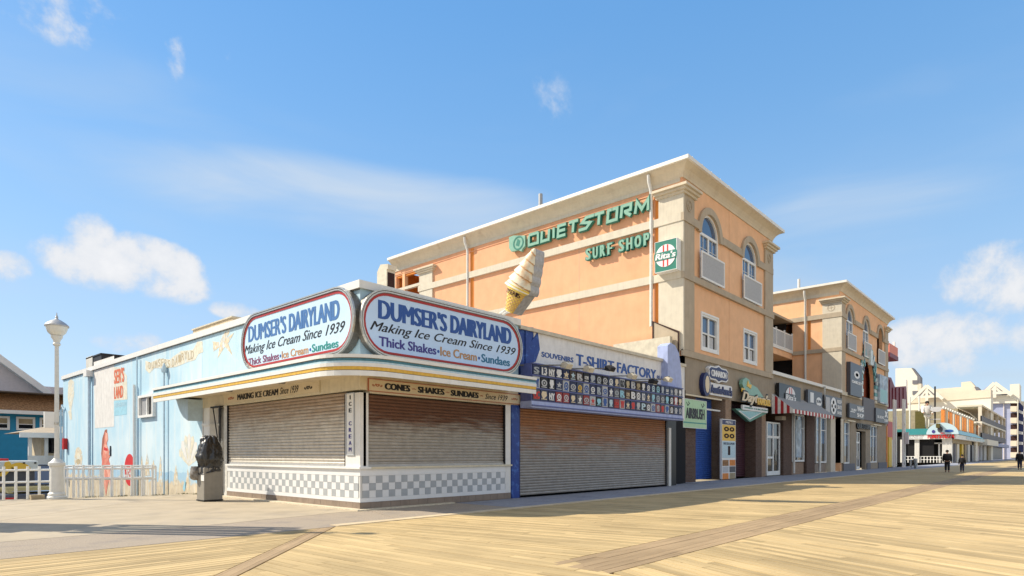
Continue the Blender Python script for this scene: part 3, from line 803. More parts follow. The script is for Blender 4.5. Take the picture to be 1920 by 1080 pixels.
# flat paintings on that wall, each on the panel that carries it
def paint(pts, m, parent, w=.004, F=SS, name='painting'):
    b = MB(); b.prism(F, pts, .0005, w); return b.build(name, m, parent)
def P_(*pp): return [SS.at(*p) for p in pp]
mat('paint_white', (.74, .73, .71), .8, var=.08, scale=4, streak=.15)
mat('paint_cream', (.70, .66, .54), .8, var=.15, scale=7, col2=(.60, .66, .66), c2=(.5, .65), c2scale=4)
mat('paint_sand', (.66, .56, .40), .8, var=.22, scale=8, col2=(.55, .66, .74), c2=(.5, .62), c2scale=6)
mat('paint_pink', (.72, .26, .19), .8, var=.15, scale=6)
mat('paint_rose', (.66, .18, .14), .8, var=.1, scale=6)
mat('paint_red', (.62, .025, .03), .7, var=.06, scale=6)
mat('paint_hair', (.34, .11, .07), .8, var=.1, scale=6)
mat('paint_aqua', (.32, .60, .74), .8, var=.08, scale=6)
mat('paint_orange', (.66, .16, .08), .8, var=.1, scale=6)
mat('paint_ochre', (.48, .40, .26), .8, var=.2, scale=6)
pa, pb, pc_, pd = mural
paint(P_((176, 679), (214, 667), (214, 800), (178, 803)), 'paint_white', pb, .006)
# arched shop sign, its left half painted out: SER'S over LAND
paint(P_((213, 689), (222, 688), (231, 694), (238, 705), (239, 749), (213, 751)), 'paint_cream', pb, .005)
text(SS, "SER'S", rect4(SS, (214.5, 693), (233, 716)), .009, 'paint_orange', pb, 'painted_lettering', bold=.03)
text(SS, 'LAND', rect4(SS, (214.5, 726), (231, 745)), .009, 'paint_orange', pb, 'painted_lettering', bold=.03)
paint(P_((214, 752), (238, 749), (238, 777), (214, 780)), 'paint_aqua', pb, .005)
text(SS, 'ESTABLISHED', rect4(SS, (216, 756), (237, 761)), .009, 'mural_paint', pb, 'painted_lettering')
# bather with long hair holding a bottle
paint(P_((197, 806), (201, 805), (201, 845), (200, 868), (192, 874), (190, 850), (192, 822)), 'paint_hair', pb, .006)
paint(P_((197, 810), (202, 812), (203, 824), (200, 832), (205, 846), (203, 860), (206, 868), (213, 905), (212, 926), (208, 922), (205, 898), (202, 912), (199, 930), (195, 905), (191, 872), (193, 845), (196, 826)), 'paint_pink', pb, .008)
paint(P_((193, 858), (204, 860), (206, 871), (192, 872)), 'paint_rose', pb, .010)
paint(P_((195, 872), (197, 862), (206, 852), (207, 855), (199, 871)), 'paint_pink', pb, .012)
mat('paint_blush', (.80, .42, .33), .8, var=.12, scale=8)
paint(P_((199, 812), (202, 813), (202.5, 824), (199.5, 829), (198, 820)), 'paint_blush', pb, .0095)
paint(P_((197, 833), (201, 835), (202, 846), (199, 852), (195.5, 846)), 'paint_blush', pb, .0095)
paint(P_((199, 876), (204, 874), (208, 896), (211, 922), (208, 919), (204, 897)), 'paint_blush', pb, .0095)
paint(P_((193, 876), (197, 880), (198, 900), (199, 924), (196, 904)), 'paint_blush', pb, .0095)
paint(P_((195.5, 838), (202, 841), (202, 846), (195, 844)), 'paint_red', pb, .0105)
paint(P_((206.5, 836), (208.5, 836), (209, 842), (209, 855), (206, 855), (206, 842)), 'letter_black', pb, .013)
# red surfboard with looping white script
cu, cv = SS.at(243, 881); ru = abs(SS.u(252.5) - SS.u(233)) / 2; rv = abs(SS.at(243, 852)[1] - SS.at(243, 912)[1]) / 2
paint(disc(cu, cv, ru, rv, 28), 'paint_red', pb, .006)
text(SS, 'Coca-Cola', (cu - ru * .95, cu + ru * 1.1, cv - .33, cv + .18), .010, 'paint_white', pb, 'painted_lettering', bold=.02, shear=.4)
# furled parasol shape, far left; a portrait in a round; faded banner, starfish, gulls, sandcastle figures
paint(P_((128, 717), (133, 710), (139, 716), (139, 740), (134, 768), (131, 770), (127, 745)), 'paint_cream', pa, .005)
paint(P_((128, 771), (134, 768), (135, 786), (131, 788)), 'paint_cream', pa, .004)
cu, cv = SS.at(147, 860); paint(disc(cu, cv, .75, .62, 20), 'paint_sand', pa, .005); paint(disc(cu, cv + .12, .32, .22, 14), 'paint_cream', pa, .007); paint(disc(cu, cv - .15, .4, .14, 14), 'paint_ochre', pa, .009)
ban = [(273, 693), (273, 676), (283, 680), (298, 672), (318, 674), (340, 658), (362, 656), (370, 641), (380, 640), (381, 660), (372, 664), (366, 675), (352, 679), (330, 688), (310, 691), (290, 690), (280, 700)]
def on(panel_a, panel_b, pts, m, w): paint(pts, m, panel_b, w)
paint(P_(*ban), 'paint_cream', pc_, .005)
for k, (px, py, s, ch) in enumerate([(281, 686, 5, 'D'), (287, 685, 5, 'U'), (293, 684, 5, 'M'), (299, 681, 5, 'S'), (305, 680, 5, 'E'), (311, 681, 5, 'R'), (317, 683, 5, 'S'), (325, 681, 5, 'D'), (331, 677, 5.5, 'A'), (337, 673, 5.5, 'I'), (343, 669, 6, 'R'), (349, 667, 6, 'Y'), (355, 668, 6, 'L'), (361, 666, 6, 'D')]):
    u, v = SS.at(px, py); text(SS, ch, (u - .12, u + .12, v - .13, v + .16), .009, 'paint_ochre', pc_, 'painted_letter')
star = [(434, 613), (426, 633), (439, 624), (428, 644), (437, 668), (422, 650), (408, 672), (412, 650), (400, 660), (400, 644), (398, 640), (412, 642), (420, 625)]
paint(P_(*star), 'paint_sand', pd, .005)
for i, (px, pt, pb_, wd, mt) in enumerate([(266, 855, 900, 3, 'paint_sand'), (276, 850, 892, 5, 'paint_sand'), (301, 855, 912, 4, 'paint_sand'), (330, 872, 910, 5, 'paint_sand'), (352, 880, 925, 5, 'paint_sand'), (288, 862, 880, 3, 'paint_sand')]):
    pan = pc_ if px < 313 else pd
    paint(P_((px, pt), (px + wd * .4, pt + 8), (px + wd * .6, (pt + pb_) / 2), (px + wd, pb_), (px - wd, pb_), (px - wd * .7, (pt + pb_) / 2)), mt, pan, .005)
cu, cv = SS.at(354, 836)
for k in range(7): a0, a1 = 15 + k * 21, 15 + k * 21 + 19; paint([(cu, cv - .75)] + [(cu + r_ * math.cos(R(a)), cv - .75 + r_ * 1.15 * math.sin(R(a))) for a, r_ in ((a0, .95), ((a0 + a1) / 2, 1.05), (a1, .95))], ['paint_cream', 'paint_white'][k % 2], pd, .004 + .0004 * k)
paint(P_((343, 915), (347, 900), (350, 905), (348, 918), (345, 922)), 'paint_aqua', pd, .005)

# kiosk front under the canopy: cream bulkhead, corner post, counter
bh = MB(); bh.fbox(SF, 9.4, 15.15, 2.98, 3.66, -.3, 0)
bh.fbox(SS, -22.95, -13.3, 3.05, 3.66, -.3, 0); bh.build('bulkhead', 'kiosk_cream', shop)
post = MB(); post.fbox(SS, -13.95, -13.3, 1.09, 2.98, -.25, 0.002); post.build('corner_post', 'white_paint', shop)
MB().fbox(SF, 14.53, 14.78, .2, 2.98, -.2, .004).build('jamb', 'white_paint', shop)
fb('jamb', SS, -21.2, -20.98, .02, 3.05, -.3, .004, 'weathered_white', shop)
# recess beside the side shutter with its slim column and back wall
fb('recess_wall', SS, -22.95, -21.2, -.02, 3.05, -.6, -.5, 'white_paint', shop)
fb('recess_return', SS, -23.0, -22.95, -.02, 3.66, -.6, 0, 'white_paint', shop)
u0, u1 = SS.u(382), SS.u(393); MB().fbox(SS, u0, u1, -.02, 3.05, -.3, .003).build('column', 'white_paint', shop)
fb('column_cap', SS, u0 - .06, u1 + .06, 2.42, 2.5, -.3, .05, 'white_paint', shop)
# curved bracket carrying the canopy end
br = [(357, 750), (380, 750), (380, 790), (371, 783), (364, 771)]
MB().prism(SS, P_(*br), .0, .5).build('canopy_bracket', 'pipe_blue', shop)
# pull chains and their grey winch box
MB().tube([SS.P(SS.u(405), 3.0, .1), SS.P(SS.u(414), 1.9, .1)], .02, 6).build('hoist_chain', 'dark_steel', shop)
MB().tube([SS.P(SS.u(418), 3.0, .1), SS.P(SS.u(418), .3, .1)], .025, 6).build('hoist_chain', 'dark_steel', shop)
fb('hoist_bar', SS, SS.u(402), SS.u(420), 3.0, 3.05, .02, .14, 'dark_steel', shop)
u = SS.u(414); MB().prism(SS, disc(u, 1.72, .2, .26, 12), .0, .28).build('winch_box', 'weathered_white', shop)
# roller shutters with side channels
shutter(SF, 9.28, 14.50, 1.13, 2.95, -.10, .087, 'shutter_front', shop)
fb('shutter_channel', SF, 9.2, 9.28, 1.11, 2.98, -.1, 0.0, 'dark_steel', shop)
fb('shutter_channel', SF, 14.50, 14.53, 1.11, 2.98, -.1, .01, 'dark_steel', shop)
fb('bottom_bar', SF, 9.28, 14.50, 1.09, 1.15, -.08, -.04, 'galvanised', shop)
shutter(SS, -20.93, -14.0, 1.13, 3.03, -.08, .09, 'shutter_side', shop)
fb('shutter_channel', SS, -20.98, -20.93, 1.11, 3.05, -.1, 0.0, 'dark_steel', shop)
fb('shutter_channel', SS, -14.0, -13.95, 1.11, 2.98, -.1, 0.0, 'dark_steel', shop)
fb('bottom_bar', SS, -20.93, -14.0, 1.09, 1.15, -.06, -.03, 'galvanised', shop)
# counter: white sill, tiled front, brown base tiles
fb('counter_sill', SS, -20.98, -13.24, 1.04, 1.09, -.3, .06, 'white_trim', shop)
fb('counter_sill', SF, 9.402, 14.8, 1.04, 1.09, -.3, .06, 'kiosk_cream', shop)
cnt = MB(); cnt.fbox(SS, -20.98, -13.315, .0, 1.04, -.3, -.012); cnt.fbox(SF, 9.42, 14.78, .0, 1.04, -.3, -.012)
cnt = cnt.build('counter_front', 'grout', shop)
fb('tiled_panel', SF, 9.1, 14.78, .86, 1.04, -.012, 0, 'tile_white', cnt); fb('tiled_panel', SF, 9.1, 14.78, .19, .295, -.012, 0, 'tile_white', cnt)
fb('tiled_panel', SS, -20.98, -13.313, .86, 1.04, -.012, 0, 'tile_white', cnt); fb('tiled_panel', SS, -20.98, -13.313, .19, .295, -.012, 0, 'tile_white', cnt)
def tiles(F, a, b, first):
    n = int((b - a) / .2035); s = (b - a) / n
    for i in range(n):
        for j in range(3):
            g = (i + j + first) % 2 == 0
            fb('tile', F, a + i * s + .003, a + (i + 1) * s - .003, .30 + j * .186, .30 + (j + 1) * .186 - .005, -.012, random.uniform(-.001, .002), 'tile_grey' if g else 'tile_white', cnt)
tiles(SF, 9.17, 14.72, 0); tiles(SS, -20.75, -13.38, 0)
def base(F, a, b):
    n = int((b - a) / .30); s = (b - a) / n
    for i in range(n): fb('base_tile', F, a + i * s + .004, a + (i + 1) * s - .004, .0, .185, -.02, .012 + random.uniform(-.002, .002), 'base_tile', cnt)
base(SF, 9.1, 14.78); base(SS, -20.98, -13.29)

# canopy: flat soffit, rounded corner, banded metal edge
PR = 1.2; rc = 1.3
path = [(X0 - PR, 24.2), (X0 - PR, 22), (X0 - PR, 19), (X0 - PR, 16.5)]; nrm = [(-1, 0)] * 4
for k in range(11):
    a = math.pi + (math.pi / 2) * k / 10
    path.append((X0 - PR + rc + rc * math.cos(a), Y0 - PR + rc + rc * math.sin(a))); nrm.append((math.cos(a), math.sin(a)))
for x in (10.5, 12, 13.5, 14.62): path.append((x, Y0 - PR)); nrm.append((0, -1))
canopy = MB()
inner = [(X0 - .01, 24.2)] + [(X0 - .01, y) for _, y in path[1:4]]
pl = [(x - nx * .05, y - ny * .05) for (x, y), (nx, ny) in zip(path, nrm)]
poly = [(X0 + .2, 24.2)] + pl + [(14.62, Y0 - .01), (X0 + .2, Y0 + .2)]
canopy.prism(FL, pl + [(14.62, Y0 - .005), (X0 + .0, Y0 - .005), (X0 - .005, 24.2)], 3.42, 3.66)
canopy = canopy.build('canopy', 'soffit_cream', shop)
for nm, o, z0, z1, mt in [('edge_band', .00, 3.26, 3.38, 'white_paint'), ('groove', -.02, 3.38, 3.395, 'chrome_dark'), ('gold_stripe', .0, 3.395, 3.475, 'gold_stripe'),
                          ('edge_band', .015, 3.475, 3.56, 'white_paint'), ('blue_stripe', .0, 3.56, 3.605, 'light_blue_stripe'), ('teal_stripe', -.005, 3.605, 3.665, 'teal_stripe'), ('groove', -.02, 3.665, 3.68, 'chrome_dark'), ('edge_band', .03, 3.68, 3.76, 'white_paint')]:
    sweep(MB(), path, nrm, -.06, o, z0, z1).build(nm, mt, canopy)
MB().prism(FL, [(x - nx * .05, y - ny * .05) for (x, y), (nx, ny) in zip(path, nrm)] + [(14.62, Y0 - .005), (X0, Y0 - .005), (X0 - .005, 24.2)], 3.70, 3.74).build('canopy_roof', 'weathered_white', canopy)
for px, py in ((368, 745), (430, 728), (700, 700), (800, 720)):
    pass
for x, y in ((8.45, 22.8), (8.5, 19.5), (8.5, 16.2), (10.2, 12.7), (12.6, 12.7)):
    MB().lathe((x, y, 3.42), [(.11, -.05), (.13, -.02), (.14, 0)], 14).build('downlight', 'chrome_dark', canopy)

# scroll ornaments as on painted signs
def ornament(F, u, v, s, m, parent, w):
    b = MB()
    for sg in (-1, 1):
        pts = [(u + sg * (s * (.15 + .9 * t)), v + s * .28 * math.sin(t * math.pi * 2) * (1 - .3 * t)) for t in [i / 10 for i in range(11)]]
        add_ribbon(b, F, pts, s * .13, w, w + .003)
        b.ring(F, disc(u + sg * s * 1.05, v, s * .2, s * .2, 10), disc(u + sg * s * 1.05, v, s * .1, s * .1, 10), w, w + .003)
    b.ring(F, disc(u, v, s * .42, s * .26, 14), disc(u, v, s * .24, s * .12, 14), w, w + .0035)
    b.build('scroll_ornament', m, parent)
def board(name, label, cat, F, box, wdt, m, edge=None, w0=0.005, group=None):
    u0, u1, v0, v1 = box
    t = thing(name, label, cat, F.P((u0 + u1) / 2, v0, w0), group)
    fb('panel', F, u0, u1, v0, v1, w0, w0 + wdt, m, t)
    if edge:
        e = .02; MB().ring(F, [(u0 - e, v0 - e), (u1 + e, v0 - e), (u1 + e, v1 + e), (u0 - e, v1 + e)], [(u0, v0), (u1, v0), (u1, v1), (u0, v1)], w0, w0 + wdt + .01).build('frame', edge, t)
    return t
# front fascia board
f1 = board('fascia_sign', 'long cream board reading CONES SHAKES SUNDAES over the front shutter', 'sign', SF, (9.34, 15.30, 3.045, 3.335), .03, 'sign_cream', 'ornament_red')
def fit(F, a, b): return rect4(F, a, b)
z0, z1 = 3.105, 3.275
for s, a, b in (('CONES', 720.4, 766.5), ('SHAKES', 782.5, 831), ('SUNDAES', 844, 895)):
    text(SF, s, (SF.u(a), SF.u(b), z0, z1), .041, 'letter_black', f1, bold=.035)
text(SF, 'Since 1939', (SF.u(907.6), SF.u(950), z0 + .005, z1), .041, 'letter_black', f1, shear=.35, bold=.008)
for px, s in ((706, .13), (774.5, .06), (837.5, .06), (901, .06), (963, .12)): ornament(SF, SF.u(px), 3.19, s, 'ornament_red', f1, .037)
f2 = board('fascia_sign', 'cream board reading MAKING ICE CREAM over the side shutter', 'sign', SS, (SS.u(422), SS.u(600), 3.115, 3.415), .03, 'sign_cream', 'kiosk_cream')
z0, z1 = 3.175, 3.36
for s, a, b in (('MAKING', 447.7, 477.5), ('ICE CREAM', 481.5, 523.5)):
    text(SS, s, (SS.u(a), SS.u(b), z0, z1), .041, 'letter_black', f2, bold=.035)
text(SS, 'Since 1939', (SS.u(527), SS.u(562), z0, z1 + .02), .041, 'letter_black', f2, shear=.35, bold=.01)
ornament(SS, SS.u(435), 3.265, .17, 'ornament_red', f2, .037); ornament(SS, SS.u(580), 3.265, .17, 'letter_black', f2, .037)
# narrow upright placard on the corner post
ic = board('placard', 'narrow white upright placard reading ICE CREAM on the corner post', 'sign', SS, (SS.u(651.5), SS.u(664.5), 1.40, 2.97), .015, 'white_trim', 'tile_grey')
uu = (SS.u(651.5) + SS.u(664.5)) / 2
for i, ch in enumerate('ICE CREAM'):
    if ch != ' ':
        zc = 2.87 - i * .167; wd = .02 if ch == 'I' else .055
        text(SS, ch, (uu - wd, uu + wd, zc - .05, zc + .055), .023, 'letter_black' if i < 3 else 'letter_indigo', ic, bold=.03)

# the two rounded name signs
def name_sign(F, box, lines, label, face, faded):
    u0, u1, v0, v1 = box
    t = thing('name_sign', label, 'sign', F.P((u0 + u1) / 2, v0, -.2), 'rounded name signs on the parapet of the corner shop')
    so = stadium(u0, u1, v0, v1)
    MB().prism(F, stadium(u0, u1, v0, v1, grow=-.03), -.22, .0).build('cabinet', 'chrome_dark', t)
    for i, (g0, g1, d, mt) in enumerate([(0, -.038, .06, 'chrome'), (-.040, -.056, .03, 'chrome_dark'), (-.058, -.095, .055, 'chrome'), (-.097, -.107, .02, 'chrome_dark')]):
        MB().ring(F, stadium(u0, u1, v0, v1, grow=g0), stadium(u0, u1, v0, v1, grow=g1), .0, d).build('rim', mt, t, smooth=False)
    MB().ring(F, stadium(u0, u1, v0, v1, grow=-.109), stadium(u0, u1, v0, v1, grow=-.168), .0, .03).build('red_band', 'sign_red', t)
    MB().prism(F, stadium(u0, u1, v0, v1, grow=-.169), .0, .015).build('face', face, t)
    for s, bx, mt, bo, sh in lines: text(F, s, bx, .019, mt, t, bold=bo, shear=sh)
    return t
NF = Front(13.05)
def zz(F, px, py): return F.at(px, py)[1]
nb = (8.90, 15.02, 3.88, 5.66)
tl = zz(NF, 710, 561); bl = zz(NF, 710, 597)
L1 = (NF.u(710), NF.u(957), zz(NF, 710, 597.5), zz(NF, 710, 560.5))
z2a, z2b = zz(NF, 693, 622), zz(NF, 700, 603)
l3b, l3t = zz(NF, 712, 649), zz(NF, 712, 630.5)
name_sign(NF, nb, [("DUMSER'S", (L1[0], NF.u(836), L1[2], L1[3]), 'letter_blue', .034, 0), ("DAIRYLAND", (NF.u(845), L1[1], L1[2], L1[3]), 'letter_blue', .034, 0),
    ('Making Ice Cream Since 1939', (NF.u(693), NF.u(966), z2a - .02, z2b + .02), 'letter_black', .018, .42),
    ('Thick Shakes', (NF.u(710), NF.u(817), l3b, l3t), 'letter_indigo', .022, 0), ('Ice Cream', (NF.u(825), NF.u(893), l3b, l3t), 'letter_tan', .022, 0),
    ('Sundaes', (NF.u(902), NF.u(955), l3b, l3t), 'letter_teal', .022, 0)], "rounded light blue name sign in shade facing the boardwalk, above CONES SHAKES SUNDAES", 'sign_face_shade', False)
NS = Side(8.85)
ns = (NS.u(455), NS.u(667), 3.95, 5.70)
a1 = (NS.u(467.4), NS.u(637), zz(NS, 637, 598), zz(NS, 637, 561))
b2_, b2t = zz(NS, 647, 624), zz(NS, 647, 605)
c2_, c2t = zz(NS, 635, 651), zz(NS, 635, 635)
name_sign(NS, ns, [("DUMSER'S", (a1[0], NS.u(537), a1[2], a1[3]), 'letter_blue_faded', .03, 0), ("DAIRYLAND", (NS.u(543.5), a1[1], a1[2], a1[3]), 'letter_blue_faded', .03, 0),
    ('Making Ice Cream Since 1939', (NS.u(459), NS.u(648), b2_ - .05, b2t + .05), 'letter_black', .018, .42),
    ('Thick Shakes', (NS.u(467), NS.u(524), c2_, c2t), 'letter_maroon', .022, 0), ('Ice Cream', (NS.u(529.5), NS.u(579), c2_, c2t), 'letter_tan', .022, 0),
    ('Sundaes', (NS.u(586), NS.u(635.5), c2_, c2t), 'letter_green', .022, 0)], "rounded pale name sign on the sunlit side of the shop above MAKING ICE CREAM", 'sign_face_sun', True)
for F, us, z in ((NF, (NF.u(821), NF.u(897.5)), (l3b + l3t) / 2 - .02), (NS, (NS.u(526.8), NS.u(582.8)), (c2_ + c2t) / 2 - .02)):
    par = [o for o in COL.objects if o.name.startswith('name_sign')][0 if F is NF else 1]
    for u in us: MB().prism(F, disc(u, z, .045, .045, 10), .017, .02).build('dot', 'letter_blue', par)

# roof clutter of the shop
ru = Side(11.5)
t = thing('rooftop_air_unit', 'black and grey air conditioning unit on the roof near the rear edge', 'air conditioner', (11.5, 36, 5.55))
a, bb = ru.u(163), ru.u(190)
MB().box(11.5, 14.0, -bb, -a, 5.55, zz(ru, 180, 668)).build('casing', 'dark_steel', t)
fb('coil_face', ru, a, a + (bb - a) * .45, 5.8, zz(ru, 165, 670), 0.002, .05, 'weathered_white', t)
MB().box(11.45, 14.05, -bb - .05, -a + .05, zz(ru, 180, 668), zz(ru, 180, 668) + .08).build('lid', 'dark_steel', t)
vp = MB().lathe((11, 40.2, 5.55), [(.09, 0), (.09, .75), (.14, .8), (.14, .95), (.02, 1.0)], 10).build('roof_vent', 'galvanised', None, smooth=True)
tag(vp, 'thin metal vent pipe on the flat roof behind the lamp post', 'vent')
rh = Side(10.6)
t = thing('roof_hatch', 'long low tan timber box on the roof above the starfish painting', 'roof box', (10.6, 22, 5.5))
a, bb = rh.u(362), rh.u(436)
MB().box(10.6, 11.5, -bb, -a, 5.5, zz(rh, 400, 607)).build('casing', 'wood_tan', t)
MB().box(10.55, 11.55, -bb - .04, -a + .04, zz(rh, 400, 607), zz(rh, 400, 607) + .05).build('lid', 'tan_metal', t)
# rooftop duct, seen between the two name signs and the tall building
D = Side(20.0); a = D.u(707); zt = zz(D, 725, 492); e = 20 * (FX + RX * (742 - MID) / FOC)
DF = Front(-D.u(725)); x0 = D.c
yn, yf = -D.u(725), -D.u(707)
t = thing('rooftop_duct', 'big tan sheet metal extractor duct with an open dark end above the name sign', 'duct', (20, yn, 5.5))
xr = DF.u(741)
MB().box(20.0, xr, yn, yf, 5.5, zt - .35).build('casing', 'tan_metal', t)
MB().box(20.06, xr - .06, yn - .02, yn - .002, 6.9, zt - .5).build('opening', 'dark_brown', t)
MB().prism(Side(20.0), [(-yf, zt - .35), (-yn + .1, zt - .35), (-yn + .1, zt - .1), (-yf + .3, zt)], -(xr - 20.0), .0).build('hood', 'tan_metal', t)
MB().tube([(20.7, yn - .25, 6.8), (20.7, yn - .25, 8.35)], .36, 16).build('pipe', 'tan_metal', t, smooth=True)
MB().tube([(21.0, yn - .4, 8.3), (22.6, yn - .4, 8.75)], .2, 14).build('pipe', 'weathered_white', t, smooth=True)

# the giant cone on its pole
CY = 13.9
CS = Side(14.75)
t = thing('ice_cream_cone_sign', 'giant tilted soft ice cream cone in a yellow wafer on a rooftop pole', 'sign', (14.95, CY, 5.5))
base_u, base_v = CS.at(945, 583); tip_u, tip_v = CS.at(1008, 466)
ax = Vector((0, 0, 1)); 
# axis of the cone from wafer tip to swirl tip, leaning towards the boardwalk
W0 = Vector((14.75, -CS.u(955), CS.at(955, 584)[1])); W1 = Vector((14.75, -CS.u(1003), CS.at(1003, 466)[1]))
axis = (W1 - W0); Lc = axis.length; axis.normalize(); lat = Vector((0, -axis.z, axis.y)); out = Vector((-1, 0, 0))
print('cone', W0, W1, Lc)
def prof(s):
    """half width of the whole cone at fraction s of its length"""
    if s < .36: return .17 + (.40 - .17) * s / .36
    q = (s - .36) / .64
    base_ = .46 * (1 - q) ** .75 + .03
    return base_ * (1 + .10 * abs(math.sin(q * math.pi * 4.6)))
def sect(name, s0, s1, m, n, lob, parent):
    """bulging front half: rings of a half round swept along the axis"""
    b = MB(); vs = []; K = 14
    for i in range(n + 1):
        s = s0 + (s1 - s0) * i / n; c_ = W0 + axis * (s * Lc)
        for k in range(K + 1):
            a_ = math.pi * k / K
            r_ = prof(s)
            if lob: 
                ph = (s - .36) / .64 * 5.2 + (k / K) * .55
                r_ = (.47 * (1 - (s - .36) / .64) ** .75 + .03) * (.86 + .26 * (1 - (ph % 1.0)) ** .6)
            vs.append(c_ + lat * (-math.cos(a_) * r_) + out * (math.sin(a_) * r_ * .72))
    fs = [(i * (K + 1) + k, i * (K + 1) + k + 1, (i + 1) * (K + 1) + k + 1, (i + 1) * (K + 1) + k) for i in range(n) for k in range(K)]
    fs += [tuple(range(K + 1)), tuple(range(n * (K + 1), (n + 1) * (K + 1)))[::-1]]
    return b.add(vs, fs).build(name, m, parent, smooth=True)
sect('swirl', .36, 1.0, 'ice_cream', 64, True, t)
wf = sect('wafer_cup', .0, .40, 'wafer', 10, False, t)
# tan edges winding up the swirl, and the waffle grid pressed into the cup
for g_ in range(5):
    pts = []
    for k in range(15):
        kk = k / 14; sv = .36 + .64 * ((g_ + .98 - kk * .55) / 5.2)
        if sv > .985 or sv < .37: continue
        a_ = math.pi * kk; c_ = W0 + axis * (sv * Lc); r2 = (.47 * (1 - (sv - .36) / .64) ** .75 + .03) * .90
        pts.append(c_ + lat * (-math.cos(a_) * r2) + out * (math.sin(a_) * r2 * .74))
    if len(pts) > 2: MB().tube(pts, .030, 6).build('swirl_edge', 'ice_cream_tan', t, smooth=True)
for dr in (-1, 1):
    for g_ in range(-3, 8):
        pts = []
        for k in range(13):
            kk = k / 12; sv = .02 + .10 * g_ * .55 + dr * (kk - .5) * .34 + .03
            if not .01 < sv < .37: continue
            a_ = math.pi * kk; c_ = W0 + axis * (sv * Lc); r2 = prof(sv) * 1.0
            pts.append(c_ + lat * (-math.cos(a_) * r2) + out * (math.sin(a_) * r2 * .725))
        if len(pts) > 2: MB().tube(pts, .010, 5).build('waffle_ridge', 'ice_cream_tan', wf, smooth=True)
# scalloped backing body, the shade on its edge put into a grey colour
NB = 60; outl = []
for i in range(NB + 1):
    s = i / NB; outl.append((s, prof(s) * 1.02))
pl2 = [(W0 + axis * (s * Lc) + lat * h) for s, h in outl] + [(W0 + axis * (s * Lc) - lat * h) for s, h in outl[::-1]]
b = MB(); n = len(pl2); dp = .42
vs = [p for p in pl2] + [p + Vector((dp, 0, 0)) for p in pl2]
b.add(vs, [tuple(range(n)), tuple(range(n, 2 * n))[::-1]] + [(i, n + i, n + (i + 1) % n, (i + 1) % n) for i in range(n)])
b.build('backing_body', 'ice_cream_edge_shade', t)
for i in range(2):
    p = W0 + axis * (.26 * Lc)
    MB().tube([(14.95 + .18 * i, CY + (.12 if i == 0 else -.02), 5.5), (14.95 + .16 * i, CY + .0, 6.05), (14.95 + .14 * i, p.y - .1, p.z - .1)], .045, 8).build('pole', 'weathered_white', t, smooth=True)
# band of letters round the wafer rim
for ch, k in zip("DUMSER'S", range(8)):
    a_ = math.pi * (.2 + k * .085); s = .29; c_ = W0 + axis * (s * Lc); r_ = prof(s) * 1.02
    p = c_ + lat * (-math.cos(a_) * r_) + out * (math.sin(a_) * r_ * .74)
    tv = (lat * math.sin(a_) + out * math.cos(a_) * .72).normalized()
    class LF:
        def P(s_, u, v, w=0.0): return p + tv * u + axis * v + (tv.cross(axis)).normalized() * w
    text(LF(), ch, (-.045, .045, -.07, .07), .01 if (tv.cross(axis)).dot(out) > 0 else -.01, 'dark_brown', wf, 'painted_letter', bold=.01)

# ------------------------------------------------------------------ T-shirt shop
ts = thing('souvenir_shop', 'low souvenir shop with a very wide brown-topped roller shutter beside the corner shop', 'shop', (15.2, Y0, 0))
MB().box(15.3, 26.2, 13.7, 41.5, -1, 5.4).build('building_core', 'dark_void', ts)
MB().box(15.3, 26.25, 13.5, 41.6, 5.4, 5.48).build('roof', 'weathered_white', ts)
fb('blue_column', SF, 14.80, 15.17, 0, 3.0, -.3, .03, 'deep_blue', ts)
fb('upper_side_panel', SF, 15.17, 15.95, 3.0, 5.58, -.25, -.02, 'deep_blue', ts)
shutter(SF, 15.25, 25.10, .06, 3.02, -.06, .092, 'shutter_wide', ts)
fb('shutter_channel', SF, 15.17, 15.25, 0, 3.02, -.1, 0, 'navy', ts)
fb('shutter_channel', SF, 25.10, 25.22, 0, 3.02, -.1, .02, 'dark_steel', ts)
fb('white_conduit', SF, 25.30, 25.50, 0, 2.6, -.05, .06, 'pipe_white', ts)
MB().box(26.2, 28.65, 14.1, 14.3, 0, 4.6).build('gap_infill', 'dark_void', ts)
fb('end_pier', SF, 25.22, 26.2, 0, 3.02, -.3, -.06, 'sign_black', ts)
fb('parapet', SF, 15.95, 26.95, 3.02, 5.50, -.25, -.01, 'parapet_white', ts)
fb('coping', SF, 15.2, 26.95, 5.50, 5.62, -.3, .08, 'tan_metal', ts)
# ragged blue paint spilling over the parapet at the shop's near end
pts = [SF.at(*p) for p in ((985, 612), (1000, 614), (996, 640), (1008, 622), (1012, 655), (1004, 678), (985, 684))]
MB().prism(SF, pts, -.005, .012).build('flaking_paint', 'deep_blue', ts)
# rounded blue wing wall at the far end
RW = Front(13.05)
pts = [RW.at(*p) for p in ((1250, 735), (1250, 648), (1256, 643), (1264, 648), (1271, 662), (1275, 690), (1277, 735))]
MB().prism(RW, pts, -.45, .05).build('wing_wall', 'blue_parapet', ts)
# lettering on the parapet
L = lambda a, b: rect4(SF, a, b)
z0, z1 = 4.73, 4.91
text(SF, 'SOUVENIRS', (SF.u(1015.6), SF.u(1075), z0, z1), .0, 'letter_blue', ts, bold=.02)
z0, z1 = 4.66, 5.08
text(SF, 'T-SHIRT FACTORY', (SF.u(1081), SF.u(1230), z0, z1), .0, 'letter_blue', ts, bold=.024)
z0, z1 = 4.68, 4.86
text(SF, 'BEACHWEAR', (SF.u(1232), SF.u(1268), z0, z1), .0, 'letter_blue', ts, bold=.02)
